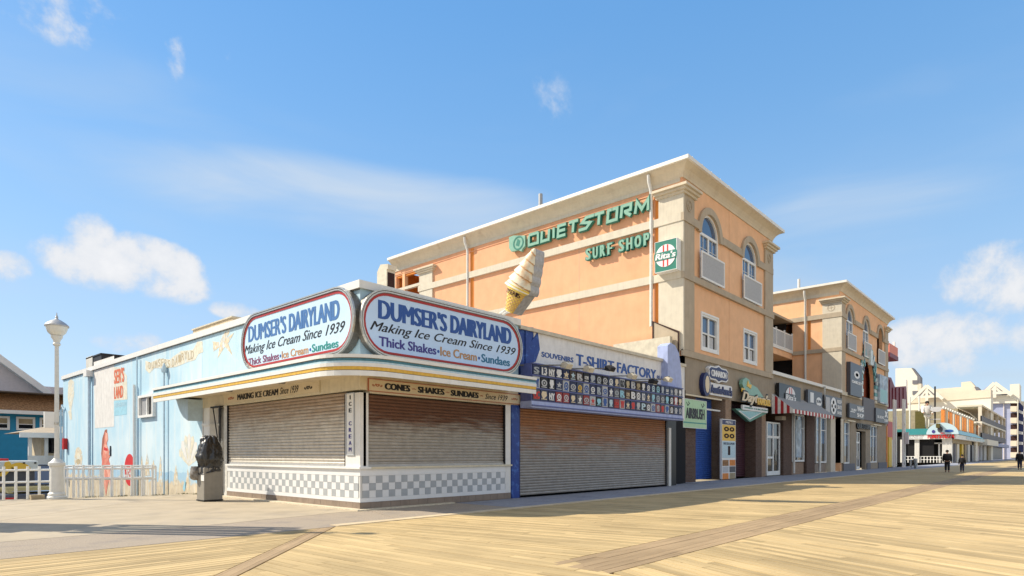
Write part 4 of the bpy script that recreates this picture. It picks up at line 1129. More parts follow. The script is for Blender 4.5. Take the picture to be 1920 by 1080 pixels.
# display board with three rows of printed samples
BF = Front(12.75)
u0, u1 = BF.u(996), BF.u(1279.5); v0 = BF.at(997, 762)[1]; v1 = BF.at(996, 680)[1]
print('board', u0, u1, v0, v1)
bd = thing('sample_board', 'long blue display board with three rows of printed samples over the wide shutter', 'display board', BF.P((u0 + u1) / 2, v0, 0))
back = fb('backing', BF, u0, u1, v0, v1, -.45, 0, 'board_blue', bd)
H_ = v1 - v0; rows = [(v0 + H_ * .16, v0 + H_ * .40), (v0 + H_ * .44, v0 + H_ * .70), (v0 + H_ * .73, v0 + H_ * .97)]
for z in (v0 + .02, v0 + H_ * .41, v0 + H_ * .705, v1 - .03): fb('rail', BF, u0, u1, z, z + .04, 0, .05, 'board_blue', bd)
NC = 26; cw = (u1 - u0 - .1) / NC
shades = ['print_black', 'print_navy', 'print_grey', 'print_white', 'print_brown', 'print_red', 'print_slate']
for nme, cl in zip(shades, [(.012, .012, .014), (.02, .03, .09), (.10, .10, .12), (.45, .47, .5), (.06, .035, .02), (.30, .04, .04), (.05, .07, .13)]): mat(nme, cl, .5, var=.25, scale=25)
inks = ['letter_white', 'letter_cream', 'tile_grey', 'curtain', 'tile_grey', 'letter_white', 'light_blue_stripe', 'curtain', 'letter_white', 'paint_ochre', 'letter_white', 'curtain', 'letter_cream', 'letter_red', 'letter_gold', 'paint_aqua']
words_ = ['NY', 'OC', 'B', 'P', 'W', 'MD', 'USA', 'S', '13', 'KO', 'A', 'X', '7', 'BEACH', 'SURF', 'R', 'OCMD', 'G', 'H']
for j, (a, c) in enumerate(rows):
    for i in range(NC):
        x0 = u0 + .05 + i * cw; x1 = x0 + cw - .05
        wts = [5, 3, 3, 1.5, 1, .3, 2] if j else [7, 3, 2, 1, 1, 0, 1]
        sh = random.choices(shades, wts)[0]
        if j == 0: sh = random.choices(shades, [1, 2, 3, 3, 1, 1.5, 3])[0]
        pr = fb('print', BF, x0, x1, a, c, 0, .03 + random.uniform(0, .006), sh, bd)
        ink = random.choice(inks) if sh != 'print_white' else random.choice(['letter_blue', 'letter_red', 'letter_black'])
        cx, cz = (x0 + x1) / 2, (a + c) / 2; s = (x1 - x0) * random.uniform(.32, .44); sz = (c - a) * random.uniform(.28, .42); fb('printed_line', BF, cx - s, cx + s * .9, a + .035, a + .06, .036, .039, ink, pr); kind = random.random()
        if j == 1 and i == 0: kind, wd = .0, 'NY'
        elif j == 2 and i in (0, 2): kind, wd = 0., ('S', 'NY')[i // 2]
        else: wd = random.choice(words_)
        b = MB()
        if kind < .24:
            hh = sz if len(wd) < 3 else sz * .5
            text(BF, wd, (cx - s, cx + s, cz - hh, cz + hh), .04, ink, pr, 'printed_mark', bold=.03); continue
        if kind < .6:
            b.ring(BF, disc(cx, cz, s, sz * .9, 14), disc(cx, cz, s * .6, sz * .55, 14), .037, .04)
            b.prism(BF, disc(cx, cz, s * .3, sz * .3, 7), .037, .04)
        elif kind < .72:
            pts = []
            for q in range(10):
                rr = 1 if q % 2 == 0 else random.uniform(.35, .6)
                pts.append((cx + s * rr * math.sin(q * math.pi / 5), cz + sz * rr * math.cos(q * math.pi / 5)))
            b.prism(BF, pts, .037, .04)
        else:
            pts = [(cx - s * .7, cz + sz), (cx + s * .7, cz + sz), (cx + s * .9, cz), (cx + s * .3, cz - sz * random.uniform(.5, 1)), (cx - s * .4, cz - sz), (cx - s, cz + sz * .2)]
            b.prism(BF, pts, .037, .04)
            b.prism(BF, [(cx - s * .3, cz - sz * .3), (cx + s * .3, cz - sz * .3), (cx, cz + sz * .5)], .0405, .043)
        b.build('printed_mark', ink, pr)
fb('underside_tray', BF, u0 - .006, u1 + .006, v0 - .03, v0 + H_ * .13, -.46, .02, 'blue_parapet', bd)
# floodlights on arms
FP = [(1060.7, 686, 'first floodlight from the corner shop, on an arm over the sample board'), (1102, 693, 'second floodlight along the sample board, under the letter S'), (1142, 692, 'third floodlight along the sample board, black and dark, under the R'),
      (1183.5, 706, 'fourth floodlight along the sample board, under the letter C'), (1223, 716, 'fifth floodlight along the sample board, dark housing, near the end of FACTORY'), (1251, 712, 'last floodlight along the sample board, above its far end')]
for i, (px, py, lb) in enumerate(FP):
    GF = Front(12.2); u, v = GF.at(px, py)
    t = thing('floodlight', lb, 'floodlight', GF.P(u, v, 0), 'floodlights over the sample board')
    m1 = 'dark_steel' if i in (2, 4) else 'tan_metal'
    MB().tube([GF.P(u - 1.3, v - .02, -1.05), GF.P(u - .1, v + .02, -.05)], .022, 6).build('arm', 'chrome_dark', t)
    hb = MB(); c0 = Vector((u, 12.2, v)); 
    hb.prism(Side(u - .15), [(-12.08, v - .10), (-12.32, v - .04), (-12.28, v + .09), (-12.1, v + .11), (-12.0, v + .03)][::1], -.30, 0)
    hb.build('housing', m1, t)
    MB().prism(Side(u - .13), [(-12.09, v - .115), (-12.31, v - .055), (-12.30, v - .045), (-12.08, v - .10)], -.26, 0).build('lens', 'lamp_glass', t)
    MB().tube([(u - .1, 12.25, v + .1), (u + .1, 12.15, v + .14)], .03, 6).build('bracket', 'chrome_dark', t)
# stub walls between the souvenir shop and the tall building
w1 = MB().prism(Side(28.15), [Side(28.15).at(*p) for p in ((1150, 646), (1256, 630), (1256, 680), (1150, 690))], -.25, 0).build('stub_wall', 'tan_metal', None)
tag(w1, 'weathered cream stub wall rising behind the end of the souvenir shop parapet', 'wall')

# ------------------------------------------------------------------ the tall orange building
QX, QY = 28.7, 14.3
QF, QS = Front(QY), Side(QX)
q = thing('surf_shop_building', 'tall orange stucco building with cream cornice and two arched balconies, taller of the two', 'building', (QX, QY, 0))
QR = 41.25; QB = -37.5
# side wall
s_holes = [(-37.3, QS.u(788), 11.2, QS.at(765, 512)[1])]
wall(MB(), QS, QB, -QY, 0, 15.25, s_holes, -.3, 0).build('side_wall', 'stucco_orange', q)
# front wall in two bays, split at the movement joint
A1 = (30.68, 33.0, 10.62, 13.05, 'arch'); A2 = (36.39, 38.6, 10.62, 13.08, 'arch')
B1 = (30.86, 32.86, 7.0, 8.81); B2 = (36.55, 38.5, 7.0, 8.81)
wall(MB(), QF, QX + .3, 34.43, 6.34, 15.25, [A1, B1], -.3, 0).build('front_wall', 'stucco_front', q)
wall(MB(), QF, 34.47, QR, 6.34, 15.25, [A2, B2], -.3, 0).build('front_wall', 'stucco_front', q)
fb('movement_joint', QF, 34.43, 34.47, 6.64, 15.2, -.3, -.03, 'trim_taupe', q)
MB().box(29.1, 41.0, 15.6, 34.2, 0, 15.2).build('building_core', 'dark_void', q)
MB().box(29.1, 41.0, 34.2, 37.5, 0, 11.2).build('building_core', 'dark_void', q)
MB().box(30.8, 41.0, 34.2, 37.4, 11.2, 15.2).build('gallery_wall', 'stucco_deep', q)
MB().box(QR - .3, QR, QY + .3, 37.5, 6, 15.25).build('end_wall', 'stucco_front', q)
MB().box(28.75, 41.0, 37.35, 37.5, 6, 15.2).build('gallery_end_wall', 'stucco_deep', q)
# gallery balustrade and post
u = QS.u(757); fb('gallery_post', QS, u - .14, u + .14, 11.2, 14.9, -.28, .02, 'stucco_front', q)
fb('gallery_rail', QS, -37.3, QS.u(788), 13.55, 13.75, -.2, .03, 'trim_beige', q)
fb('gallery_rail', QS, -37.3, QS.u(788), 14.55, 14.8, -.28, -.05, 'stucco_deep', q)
# string courses, in lengths between openings and pilasters
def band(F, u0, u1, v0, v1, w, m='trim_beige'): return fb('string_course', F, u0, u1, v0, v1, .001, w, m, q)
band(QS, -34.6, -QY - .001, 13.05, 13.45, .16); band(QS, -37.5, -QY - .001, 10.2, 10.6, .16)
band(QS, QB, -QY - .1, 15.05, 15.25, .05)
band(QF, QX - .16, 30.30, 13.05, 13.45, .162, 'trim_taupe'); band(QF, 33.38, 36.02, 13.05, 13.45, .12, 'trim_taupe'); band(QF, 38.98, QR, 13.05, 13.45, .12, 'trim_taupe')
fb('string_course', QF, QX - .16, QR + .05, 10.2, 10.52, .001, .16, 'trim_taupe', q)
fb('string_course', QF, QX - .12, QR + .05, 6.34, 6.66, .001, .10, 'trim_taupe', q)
def arch(F, h, wd, w, m, parent, up=1):
    r_ = (h[1] - h[0]) / 2; cu = (h[0] + h[1]) / 2
    o = disc(cu, h[3], r_ + wd, r_ + wd, 20, 0, 180); i = disc(cu, h[3], r_, r_, 20, 0, 180)
    o = [(cu + r_ + wd, h[3] - .05)] + o + [(cu - r_ - wd, h[3] - .05)]; i = [(cu + r_, h[3] - .05)] + i + [(cu - r_, h[3] - .05)]
    return MB().ring(F, o, i, .001, w, closed=False).build('arch_surround', m, parent)
for h in (A1, A2): arch(QF, h, .36, .13, 'trim_taupe', q)
# pilasters and capitals
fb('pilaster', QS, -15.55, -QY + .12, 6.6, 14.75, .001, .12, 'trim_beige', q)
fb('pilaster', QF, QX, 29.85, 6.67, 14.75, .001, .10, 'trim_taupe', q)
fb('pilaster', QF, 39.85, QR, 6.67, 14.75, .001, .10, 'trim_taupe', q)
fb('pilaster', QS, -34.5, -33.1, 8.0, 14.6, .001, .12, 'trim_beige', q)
def capital(F, u0, u1, z, m):
    for i, (e, dz) in enumerate([(.10, .12), (.20, .14), (.32, .13)]):
        fb('capital', F, u0 - e, u1 + e, z + i * .13, z + i * .13 + .125, .0, .12 + e, m, q)
capital(QF, 39.9, QR, 14.45, 'cornice_cream')
for i, e in enumerate((.20, .32, .44)):
    MB().box(QX - e, 29.9 + e * .4, QY - e, 15.6 + e * .4, 14.42 + i * .13, 14.42 + i * .13 + .125).build('capital', 'cornice_cream', q)
for i, e in enumerate((.16, .26, .36)):
    fb('capital', QS, -34.5 - e, -33.1 + e, 14.3 + i * .12, 14.3 + i * .12 + .115, 0, .12 + e * .7, 'cornice_cream', q)
def rosette(F, u, v, parent):
    b = MB(); b.ring(F, disc(u, v, .30, .30, 18), disc(u, v, .25, .25, 18), .1, .135)
    b.prism(F, [(u, v + .2), (u + .04, v + .04), (u + .2, v), (u + .04, v - .04), (u, v - .2), (u - .04, v - .04), (u - .2, v), (u - .04, v + .04)], .1, .13)
    return b.build('rosette', 'trim_taupe', parent)
rosette(QF, 29.25, 13.95, q); rosette(QF, 40.5, 13.95, q)
# coved cornice under a box gutter, all round the two seen sides
def cornice(x0, x1, y0, y1, zw, zt, parent, eave=.5, mitre=True):
    prof_ = [(0, zw), (.06, zw), (.08, zw + .10), (.14, zw + .22), (.24, zw + .36), (eave - .02, zt - .20), (eave, zt - .18)]
    b = MB(); vs = []
    for o, z in prof_: vs += [(x0 - o, y1, z), (x0 - o, y0 - o, z), (x1 + o * .9, y0 - o, z), (x1 + o * .9, y0 + 3, z)]
    fs = [(4 * i + k, 4 * i + k + 1, 4 * i + k + 5, 4 * i + k + 4) for i in range(len(prof_) - 1) for k in range(3)]
    b.add(vs, fs); b.build('cornice', 'cornice_cream', parent)
    g = MB(); e = eave
    def run(a, b_, n_):
        pass
    sweep(MB(), [(x0 - e, y1), (x0 - e, y0 - e), (x1 + e, y0 - e), (x1 + e, y0 + 3)], [(-1, 0), (-1, -1), (1, -1), (1, 0)], 0, .12, zt - .18, zt).build('gutter', 'gutter_white', parent)
    MB().box(x0 - e, x1 + e, y0 - e, y1, zt - .12, zt - .04).build('roof_edge', 'roof_brown', parent)
    for k in range(int((x1 - x0) / 1.1)):
        x = x0 - .2 + k * 1.1; MB().box(x, x + .05, y0 - e - .135, y0 - e - .115, zt - .19, zt + .02).build('gutter_bracket', 'gutter_white', parent)
cornice(QX, QR, QY, 37.6, 15.25, 16.0, q)
# low hipped roof, only its slope can show
MB().add([(QX - .5, QY - .5, 15.97), (QR + .5, QY - .5, 15.97), (QR + .5, 37.6, 15.97), (QX - .5, 37.6, 15.97), (33.5, 21, 16.5), (36.5, 21, 16.5), (36.5, 31, 16.5), (33.5, 31, 16.5)], [(0, 1, 5, 4), (1, 2, 6, 5), (2, 3, 7, 6), (3, 0, 4, 7), (4, 5, 6, 7)]).build('roof', 'roof_brown', q)
# fine control joints in the render of the long wall, and water stains under the upper string course
for y in (20.6, 25.2): fb('control_joint', QS, -y - .012, -y + .012, 6, 10.19, .0, .004, 'trim_taupe', q); fb('control_joint', QS, -y - .012, -y + .012, 10.61, 13.04, .0, .004, 'trim_taupe', q)
fb('shadow_moulding', QS, -37.5, -15.6, 14.78, 14.83, .001, .035, 'stucco_orange', q)
# rainwater pipes
for px, zb in ((1224, 8.0), (880, 8.0)):
    u = QS.u(px)
    MB().tube([QS.P(u, 15.7, .45), QS.P(u, 15.35, .40), QS.P(u, 15.0, .2), QS.P(u, 14.8, .16), QS.P(u, zb, .16)], .085, 10).build('downpipe', 'pipe_white', q, smooth=True)
    fb('deep_orange_strip', QS, u + .16, u + .42, zb, 15.0, .001, .02, 'stucco_deep', q)  # strip of deeper orange beside the pipe
# grey lead flashing panel low on the corner
fl = [QS.at(*p) for p in ((1227, 603), (1277, 622), (1277, 668), (1227, 660))]
MB().prism(QS, fl, .125, .2).build('lead_panel', 'trim_taupe', q)
MB().ring(QS, fl, [(a + (.07 if i in (0, 3) else -.07), b_ + (.07 if i in (2, 3) else -.07)) for i, (a, b_) in enumerate(fl)], .2, .23).build('lead_frame', 'dark_brown', q)
v_ = MB().tube([(29.5, 27.5, 15.9), (29.5, 27.5, 17.35)], .13, 10).build('roof_vent', 'galvanised', None, smooth=True)
VS_ = Side(29.5); y_ = -VS_.u(1013.5); v_.location = (0, y_ - 27.5, VS_.at(1013.5, 364)[1] - 17.35)
tag(v_, 'short steel vent pipe on the roof of the tall orange building', 'vent')

def sash(F, h, parent, arched=False, dep=-.12, cols=2):
    """White window: frame, mullion, meeting rail, panes (upper ones coloured blue for the mirrored sky), curtains low down."""
    u0, u1, v0 = h[0], h[1], h[2]; top = h[3]; fr = .11
    b = MB()
    if arched:
        r_ = (u1 - u0) / 2; cu = (u0 + u1) / 2
        o = [(u0, v0), (u1, v0)] + disc(cu, top, r_, r_, 16, 0, 180)
        i = [(u0 + fr, v0 + fr), (u1 - fr, v0 + fr)] + disc(cu, top, r_ - fr, r_ - fr, 16, 0, 180)
        b.ring(F, o, i, dep, dep + .1)
    else:
        b.ring(F, [(u0, v0), (u1, v0), (u1, top), (u0, top)], [(u0 + fr, v0 + fr), (u1 - fr, v0 + fr), (u1 - fr, top - fr), (u0 + fr, top - fr)], dep, dep + .14)
    w = b.build('window', 'white_trim', parent)
    if not arched:
        MB().ring(F, [(u0 - .1, v0 - .12), (u1 + .1, v0 - .12), (u1 + .1, top + .1), (u0 - .1, top + .1)], [(u0, v0), (u1, v0), (u1, top), (u0, top)], .001, .06).build('casing', 'white_trim', w)
    cu = (u0 + u1) / 2; cs = [u0 + fr, cu - .07, cu + .07, u1 - fr]
    fb('mullion', F, cu - .07, cu + .07, v0 + fr, (top if arched else top - fr), dep + .01, dep + .08, 'white_trim', w)
    ze = top if arched else top - fr
    mid = v0 + (ze - v0) * .5
    for a, c in ((cs[0], cs[1]), (cs[2], cs[3])):
        fb('pane', F, a, c, mid + .04, ze - (.06 if arched else 0), dep - .01, dep + .01, 'glass_sky', w)
        fb('pane', F, a, c, v0 + fr, mid - .04, dep - .03, dep - .01, 'glass_dark', w)
        fb('meeting_rail', F, a, c, mid - .04, mid + .04, dep, dep + .06, 'white_trim', w)
        fb('curtain', F, a + .12, c - .16, v0 + fr + .05, mid - .08, dep - .009, dep - .003, 'curtain', w)
    if arched:
        fb('transom', F, u0 + fr, u1 - fr, ze - .07, ze + .07, dep, dep + .09, 'white_trim', w)
        MB().prism(F, [(u1 - fr, ze + .07)] + disc(cu, top, r_ - fr, r_ - fr, 14, 6, 174) + [(u0 + fr, ze + .07)], dep - .01, dep + .01).build('fanlight', 'glass_sky', w)
        for a, c in ((cs[0], cs[1]), (cs[2], cs[3])):
            fb('glazing_bar', F, (a + c) / 2 - .02, (a + c) / 2 + .02, v0 + fr, ze, dep + .011, dep + .03, 'white_trim', w)
            fb('glazing_bar', F, a, c, mid + .5, mid + .53, dep + .011, dep + .03, 'white_trim', w)
    return w
sash(QF, A1, q, True); sash(QF, A2, q, True); sash(QF, B1, q); sash(QF, B2, q)
def balconette(F, u0, u1, v0, v1, parent, pro=.22):
    r_ = MB()
    r_.fbox(F, u0, u1, v1 - .09, v1, pro - .06, pro); r_.fbox(F, u0, u1, v0, v0 + .1, pro - .06, pro)
    r_.fbox(F, u0, u0 + .08, v0 + .1, v1 - .09, pro - .06, pro); r_.fbox(F, u1 - .08, u1, v0 + .1, v1 - .09, pro - .06, pro)
    for u in (u0, u1 - .07):
        r_.fbox(F, u, u + .07, v1 - .08, v1 - .01, .16, pro - .06); r_.fbox(F, u, u + .07, v0 + .01, v0 + .08, .16, pro - .06)
    o = r_.build('balcony_railing', 'white_trim', parent)
    b = MB(); n = int((u1 - u0) / .125); s = (u1 - u0 - .16) / n
    for k in range(n): b.fbox(F, u0 + .08 + k * s + .012, u0 + .08 + (k + 1) * s - .028, v0 + .1, v1 - .09, pro - .05, pro - .02)
    for e in (u0 + .02, u1 - .05):
        b.fbox(F, e, e + .02, v0 + .08, v1 - .08, .17, pro - .07)
    struct(b.build('balusters', 'curtain', o), 'stuff')
    return o
balconette(QF, 30.45, 33.35, 10.58, 12.0, q); balconette(QF, 36.15, 38.98, 10.58, 12.0, q)

# ------------------------------------------------------------------ big letters on the side wall
LS = Side(QX - .10)
sg = thing('letter_sign', 'large mint green channel letters QUIETSTORM high on the sunlit orange wall', 'sign', LS.P(-22, 13.0, 0))
def letter_box(px0, px1): return LS.u(px0), LS.u(px1)
zt_, zb_ = LS.at(1219, 371)[1], LS.at(1219, 400)[1]
zt2, zb2 = LS.at(997, 440)[1], LS.at(997, 462)[1]
print('letters z', zt_, zb_, zt2, zb2)
ZB, ZT = (zb_ + zb2) / 2, (zt_ + zt2) / 2
ua, ub = LS.u(995), LS.u(1221)
GL = {'Q': ([[(0.02, 1), (.9, 1), (.98, .88), (.98, 0), (.6, 0)], [(.36, 0), (0, 0), (.0, 1.0)][:0] or [(0.02, .9), (.02, 0), (.74, 0)]], 1.25),
      'U': ([[(.08, 1), (0, 0), (.92, 0), (1, 1)]], 1.0), 'I': ([[(.5, 1), (.45, 0)]], .35),
      'E': ([[(1, 1), (.08, 1), (0, 0), (.92, 0)], [(.14, .5), (.9, .5)]], 1.0), 'T': ([[(-.05, 1), (1.05, 1)], [(.5, .9), (.42, 0)]], 1.0),
      'S': ([[(1.35, 1), (.5, 1), (.1, .62), (.9, .42), (.5, 0), (-.25, 0)]], 1.15), 'O': ([[(.5, 1), (.1, 1), (0, 0), (.92, 0), (1.0, 1), (.45, 1)]], 1.05),
      'R': ([[(0, 0), (.1, 1), (.98, 1), (.94, .5), (.3, .45)], [(.45, .38), (.95, 0)]], 1.05), 'M': ([[(0, 0), (.14, 1), (.52, .25), (1.0, 1), (.98, 0)]], 1.3)}
word = 'QUIETSTORM'; tot_w = sum(GL[c][1] for c in word) + .28 * (len(word) - 1); sc = (ub - ua) / tot_w; u = ua
hh = ZT - ZB; st_ = .155
for c in word:
    wd = GL[c][1] * sc * .92
    for mt, w0, w1, g in (('sign_green', .0, .17, .07), ('mint', .171, .20, 0)):
        b = MB()
        for k, pts in enumerate(GL[c][0]):
            P2 = [(u + a * wd, ZB + st_ / 2 + b_ * (hh - st_)) for a, b_ in pts]
            add_ribbon(b, LS, P2, st_ + g, w0 + k * .003, w1 + k * .003)
        if w0 == 0: par = b.build('letter', mt, sg)
        else: b.build('letter_face', mt, par)
    u += GL[c][1] * sc + .28 * sc
lx = [LS.at(*p) for p in ((958, 446), (966, 443), (988, 443), (988, 462), (983, 468), (981, 473), (976, 470), (962, 473), (958, 466))]
lb = MB().prism(LS, lx, 0, .18).build('round_badge', 'mint', sg)
cu, cv = LS.at(975.5, 457); b = MB(); b.ring(LS, disc(cu, cv, .42, .42, 20), disc(cu, cv, .34, .34, 20), .181, .2)
b.prism(LS, [(cu - .2, cv - .1), (cu - .05, cv + .28), (cu + .15, cv + .1), (cu + .05, cv - .22)], .181, .19); b.build('badge_emblem', 'sign_green', lb)
sg2 = thing('letter_sign', 'smaller mint letters SURF SHOP beneath the QUIETSTORM lettering', 'sign', LS.P(-18, 11.6, 0))
zb_ = (LS.at(1102, 489)[1] + LS.at(1219, 460)[1]) / 2; zt_ = (LS.at(1102, 468)[1] + LS.at(1219, 439)[1]) / 2
ua, ub = LS.u(1100), LS.u(1223.5); adv = [1, 1, 1, .95, .55, 1, 1.05, 1.1, 1]; tw = sum(adv); u = ua
for ch, a in zip('SURF SHOP', adv):
    wd = a * (ub - ua) / tw
    if ch != ' ':
        o = text(LS, ch, (u + .04, u + wd - .08, zb_ - .04, zt_ + .04), .0, 'sign_green', sg2, 'letter', bold=.06, depth=.14)
        text(LS, ch, (u + .08, u + wd - .12, zb_, zt_), .142, 'mint', o, 'letter_face', bold=.03, depth=.03)
    u += wd
# square box sign on the corner pilaster
RS = Side(QX - .13); bx = (RS.u(1237), RS.u(1276.5), RS.at(1256, 511.5)[1], RS.at(1256, 455.5)[1])
t = board('box_sign', "square green box sign reading Rita's, high on the corner pilaster", 'sign', RS, bx, .45, 'sign_green', 'white_trim', w0=.02)
def ritas(F, cu, cv, r_, w, parent, ground='letter_white', ink='sign_green', k=1.0):
    MB().prism(F, disc(cu, cv, r_ * k, r_, 28), w, w + .01).build('roundel', ground, parent)
    b = MB()
    for i in (-.2, .2):
        h = r_ * math.sqrt(1 - i * i) * .97; b.fbox(F, cu + (i - .07) * r_ * k, cu + (i + .07) * r_ * k, cv - h, cv + h, w + .011, w + .016)
    b.build('roundel_stripes', 'letter_red' if ground == 'letter_white' else 'sign_charcoal', parent)
    MB().prism(F, rrect(cu - r_ * 1.12 * k, cu + r_ * 1.12 * k, cv - r_ * .36, cv + r_ * .36, r_ * .2), w + .017, w + .03).build('name_band', ink, parent)
    text(F, "Rita's", (cu - r_ * .98 * k, cu + r_ * .98 * k, cv - r_ * .27, cv + r_ * .29), w + .034, 'letter_white', parent, bold=.03, shear=.15)
ritas(RS, (bx[0] + bx[1]) / 2, (bx[2] + bx[3]) / 2, .56, .475, t)

# ------------------------------------------------------------------ ground floor of the tall building
gf = MB(); wall(gf, QF, QX, QR, 4.5, 6.34, [], -.3, 0); gf.build('fascia_wall', 'fascia_taupe', q)
MB().box(QX, 58.0, 15.9, 16.1, 0, 6.6).build('back_wall', 'dark_void', q)
MB().box(QX, 57.6, 14.35, 15.9, 4.5, 4.6).build('soffit', 'dark_brown', q)
def pier(x0, x1, m, z1=4.5, y1=15.9, w=0.0, name='brick_pier'): return MB().box(x0, x1, QY - w, y1, 0, z1).build(name, m, q)
pier(28.75, 30.2, 'brick_dark'); pier(33.95, 34.75, 'brick_tan'); pier(38.5, 39.5, 'brick_dark', y1=15.9); MB().box(39.5, 40.75, 14.5, 15.9, 0, 4.5).build('brick_pier', 'brick_tan', q)
pier(43.5, 45.2, 'brick_dark'); pier(48.5, 50.5, 'brick_dark')
PFS = Front(15.0)
shutter(PFS, 30.2, 33.6, .05, 4.5, 0, .11, 'blue_shutter', q); shutter(PFS, 34.75, 38.5, .05, 4.5, 0, .11, 'maroon_shutter', q)
fb('track_light', QF, 30.9, 33.2, 3.78, 3.86, -.1, .02, 'pipe_white', q)
fb('lintel_strip', QF, 28.8, 33.2, 4.38, 4.46, .0, .12, 'sign_cream', q)
# glazed door with sidelight
def door(F, u0, u1, z1, parent, tr=.7):
    b = MB()
    for a, c in ((u0, u0 + .12), (u0 + (u1 - u0) * .46, u0 + (u1 - u0) * .46 + .12), (u1 - .12, u1)): b.fbox(F, a, c, .05, z1, 0, .1)
    zt = z1 * tr; b2 = MB()
    d = b.build('door', 'white_trim', parent)
    for i, (a, c) in enumerate(((u0 + .12, u0 + (u1 - u0) * .46), (u0 + (u1 - u0) * .46 + .12, u1 - .12))):
        for p, r_ in ((.05, .32), (zt, zt + .16), (z1 - .1, z1)): fb('rail', F, a, c, p, r_, .005, .09, 'white_trim', d)
        fb('pane', F, a, c, .32, zt, .01, .03, 'glass_dark', d); fb('pane', F, a, c, zt + .16, z1 - .1, .01, .03, 'glass_storefront' if i == 0 else 'glass_dark', d)
        if i == 0: fb('rail', F, a, c, 1.15, 1.28, .032, .09, 'white_trim', d)
    fb('door_handle', F, u0 + (u1 - u0) * .6, u0 + (u1 - u0) * .6 + .06, .95, 1.75, .09, .16, 'chrome', d)
    return d
door(QF.off(-.25), 40.85, 43.3, 3.55, q)
mat('print_panel', (.28, .36, .45), .4, var=.5, scale=2.2, col2=(.45, .5, .55), c2=(.45, .6), c2scale=1.4)
def shopwin(F, u0, u1, z0, z1, parent, cols=2):
    b = MB(); b.ring(F, [(u0, z0), (u1, z0), (u1, z1), (u0, z1)], [(u0 + .12, z0 + .12), (u1 - .12, z0 + .12), (u1 - .12, z1 - .12), (u0 + .12, z1 - .12)], 0, .14)
    w = b.build('window', 'white_trim', parent)
    s = (u1 - u0 - .24) / cols
    for k in range(cols):
        a = u0 + .12 + k * s
        if k: fb('mullion', F, a - .04, a + .04, z0 + .12, z1 - .12, .03, .1, 'white_trim', w)
        for (p, r_, mt) in ((z0 + .12, z0 + (z1 - z0) * .42, 'glass_dark'), (z0 + (z1 - z0) * .42, z1 - .12, 'glass_storefront')):
            fb('pane', F, a + .04, a + s - .04, p, r_, .01, .02, mt, w)
    fb('transom', F, u0 + .12, u1 - .12, z0 + (z1 - z0) * .7, z0 + (z1 - z0) * .7 + .06, .03, .09, 'white_trim', w)
    return w
w_ = shopwin(QF.off(-.2), 45.5, 48.2, .9, 4.3, q); fb('poster', QF.off(-.2), 46.3, 47.6, 1.2, 3.9, .1, .12, 'print_panel', w_)
shopwin(QF.off(-.3), 51.4, 54.2, .75, 4.4, q)
pier(54.6, 55.95, 'trim_beige', w=.05, name='pilaster_base'); pier(51.3, 54.3, 'base_tile', z1=.7, w=-.25, name='plinth'); pier(45.4, 48.3, 'brick_tan', z1=.85, w=-.15, name='plinth')
fb('lamp_bracket', QF, 42.2, 42.9, 3.7, 3.95, -.1, .35, 'trim_taupe', q)
# podium front between the two buildings, with gutter and pipe
fb('fascia_wall', QF, QR + .002, 57.7, 4.6, 6.62, -.3, 0, 'fascia_taupe', q)
fb('podium_gutter', QF, QR - .3, 57.5, 6.62, 6.84, -.1, .2, 'gutter_white', q)
MB().box(QR, 57.7, 14.4, 20, 6.45, 6.6).build('podium_roof', 'concrete_rough', q)
MB().tube([QF.P(52.0, 6.7, .3), QF.P(52.0, 4.9, .3), QF.P(51.2, 4.3, .15), QF.P(51.2, .1, .15)], .09, 10).build('downpipe', 'pipe_white', q, smooth=True)
MB().tube([QF.P(45.35, 4.5, .1), QF.P(45.35, .1, .1)], .08, 8).build('downpipe', 'pipe_white', q, smooth=True)

# signs on the taupe fascia
SG = QF.off(.02)
def sgn(name, label, pts, m, w1=.25, F=SG, cat='sign', m2=None):
    b = [F.at(*p) for p in pts]; cu = sum(p[0] for p in b) / len(b); z = min(p[1] for p in b)
    t = thing(name, label, cat, F.P(cu, z, 0)); o = MB().prism(F, b, 0, w1).build('panel', m, t); return t
# cinnamon bun shop's scalloped navy badge
cu0, cv1 = SG.at(1322, 690); cu1, cv0 = SG.at(1359, 714)
t = thing('badge_sign', 'scalloped navy badge sign with a white rim reading CINNABON', 'sign', SG.P((cu0 + cu1) / 2, cv0, 0))
def scal(g):
    cu, cv = (cu0 + cu1) / 2, (cv0 + cv1) / 2; a, b_ = (cu1 - cu0) / 2 - g, .48 - g
    return [(cu + a * .8, cv - b_ * .75), (cu + a, cv - b_ * .45), (cu + a * .93, cv), (cu + a, cv + b_ * .45), (cu + a * .8, cv + b_ * .75), (cu + a * .3, cv + b_ * .75), (cu, cv + b_), (cu - a * .3, cv + b_ * .75), (cu - a * .8, cv + b_ * .75), (cu - a, cv + b_ * .45), (cu - a * .93, cv), (cu - a, cv - b_ * .45), (cu - a * .8, cv - b_ * .75), (cu - a * .3, cv - b_ * .75), (cu, cv - b_), (cu + a * .3, cv - b_ * .75)]
MB().prism(SG, scal(0), 0, .2).build('rim', 'letter_white', t); MB().prism(SG, scal(.09), .2, .215).build('face', 'navy', t)
text(SG, 'CINNABON', ((cu0 + cu1) / 2 - .95, (cu0 + cu1) / 2 + .95, (cv0 + cv1) / 2 - .17, (cv0 + cv1) / 2 + .17), .22, 'letter_white', t, bold=.04)
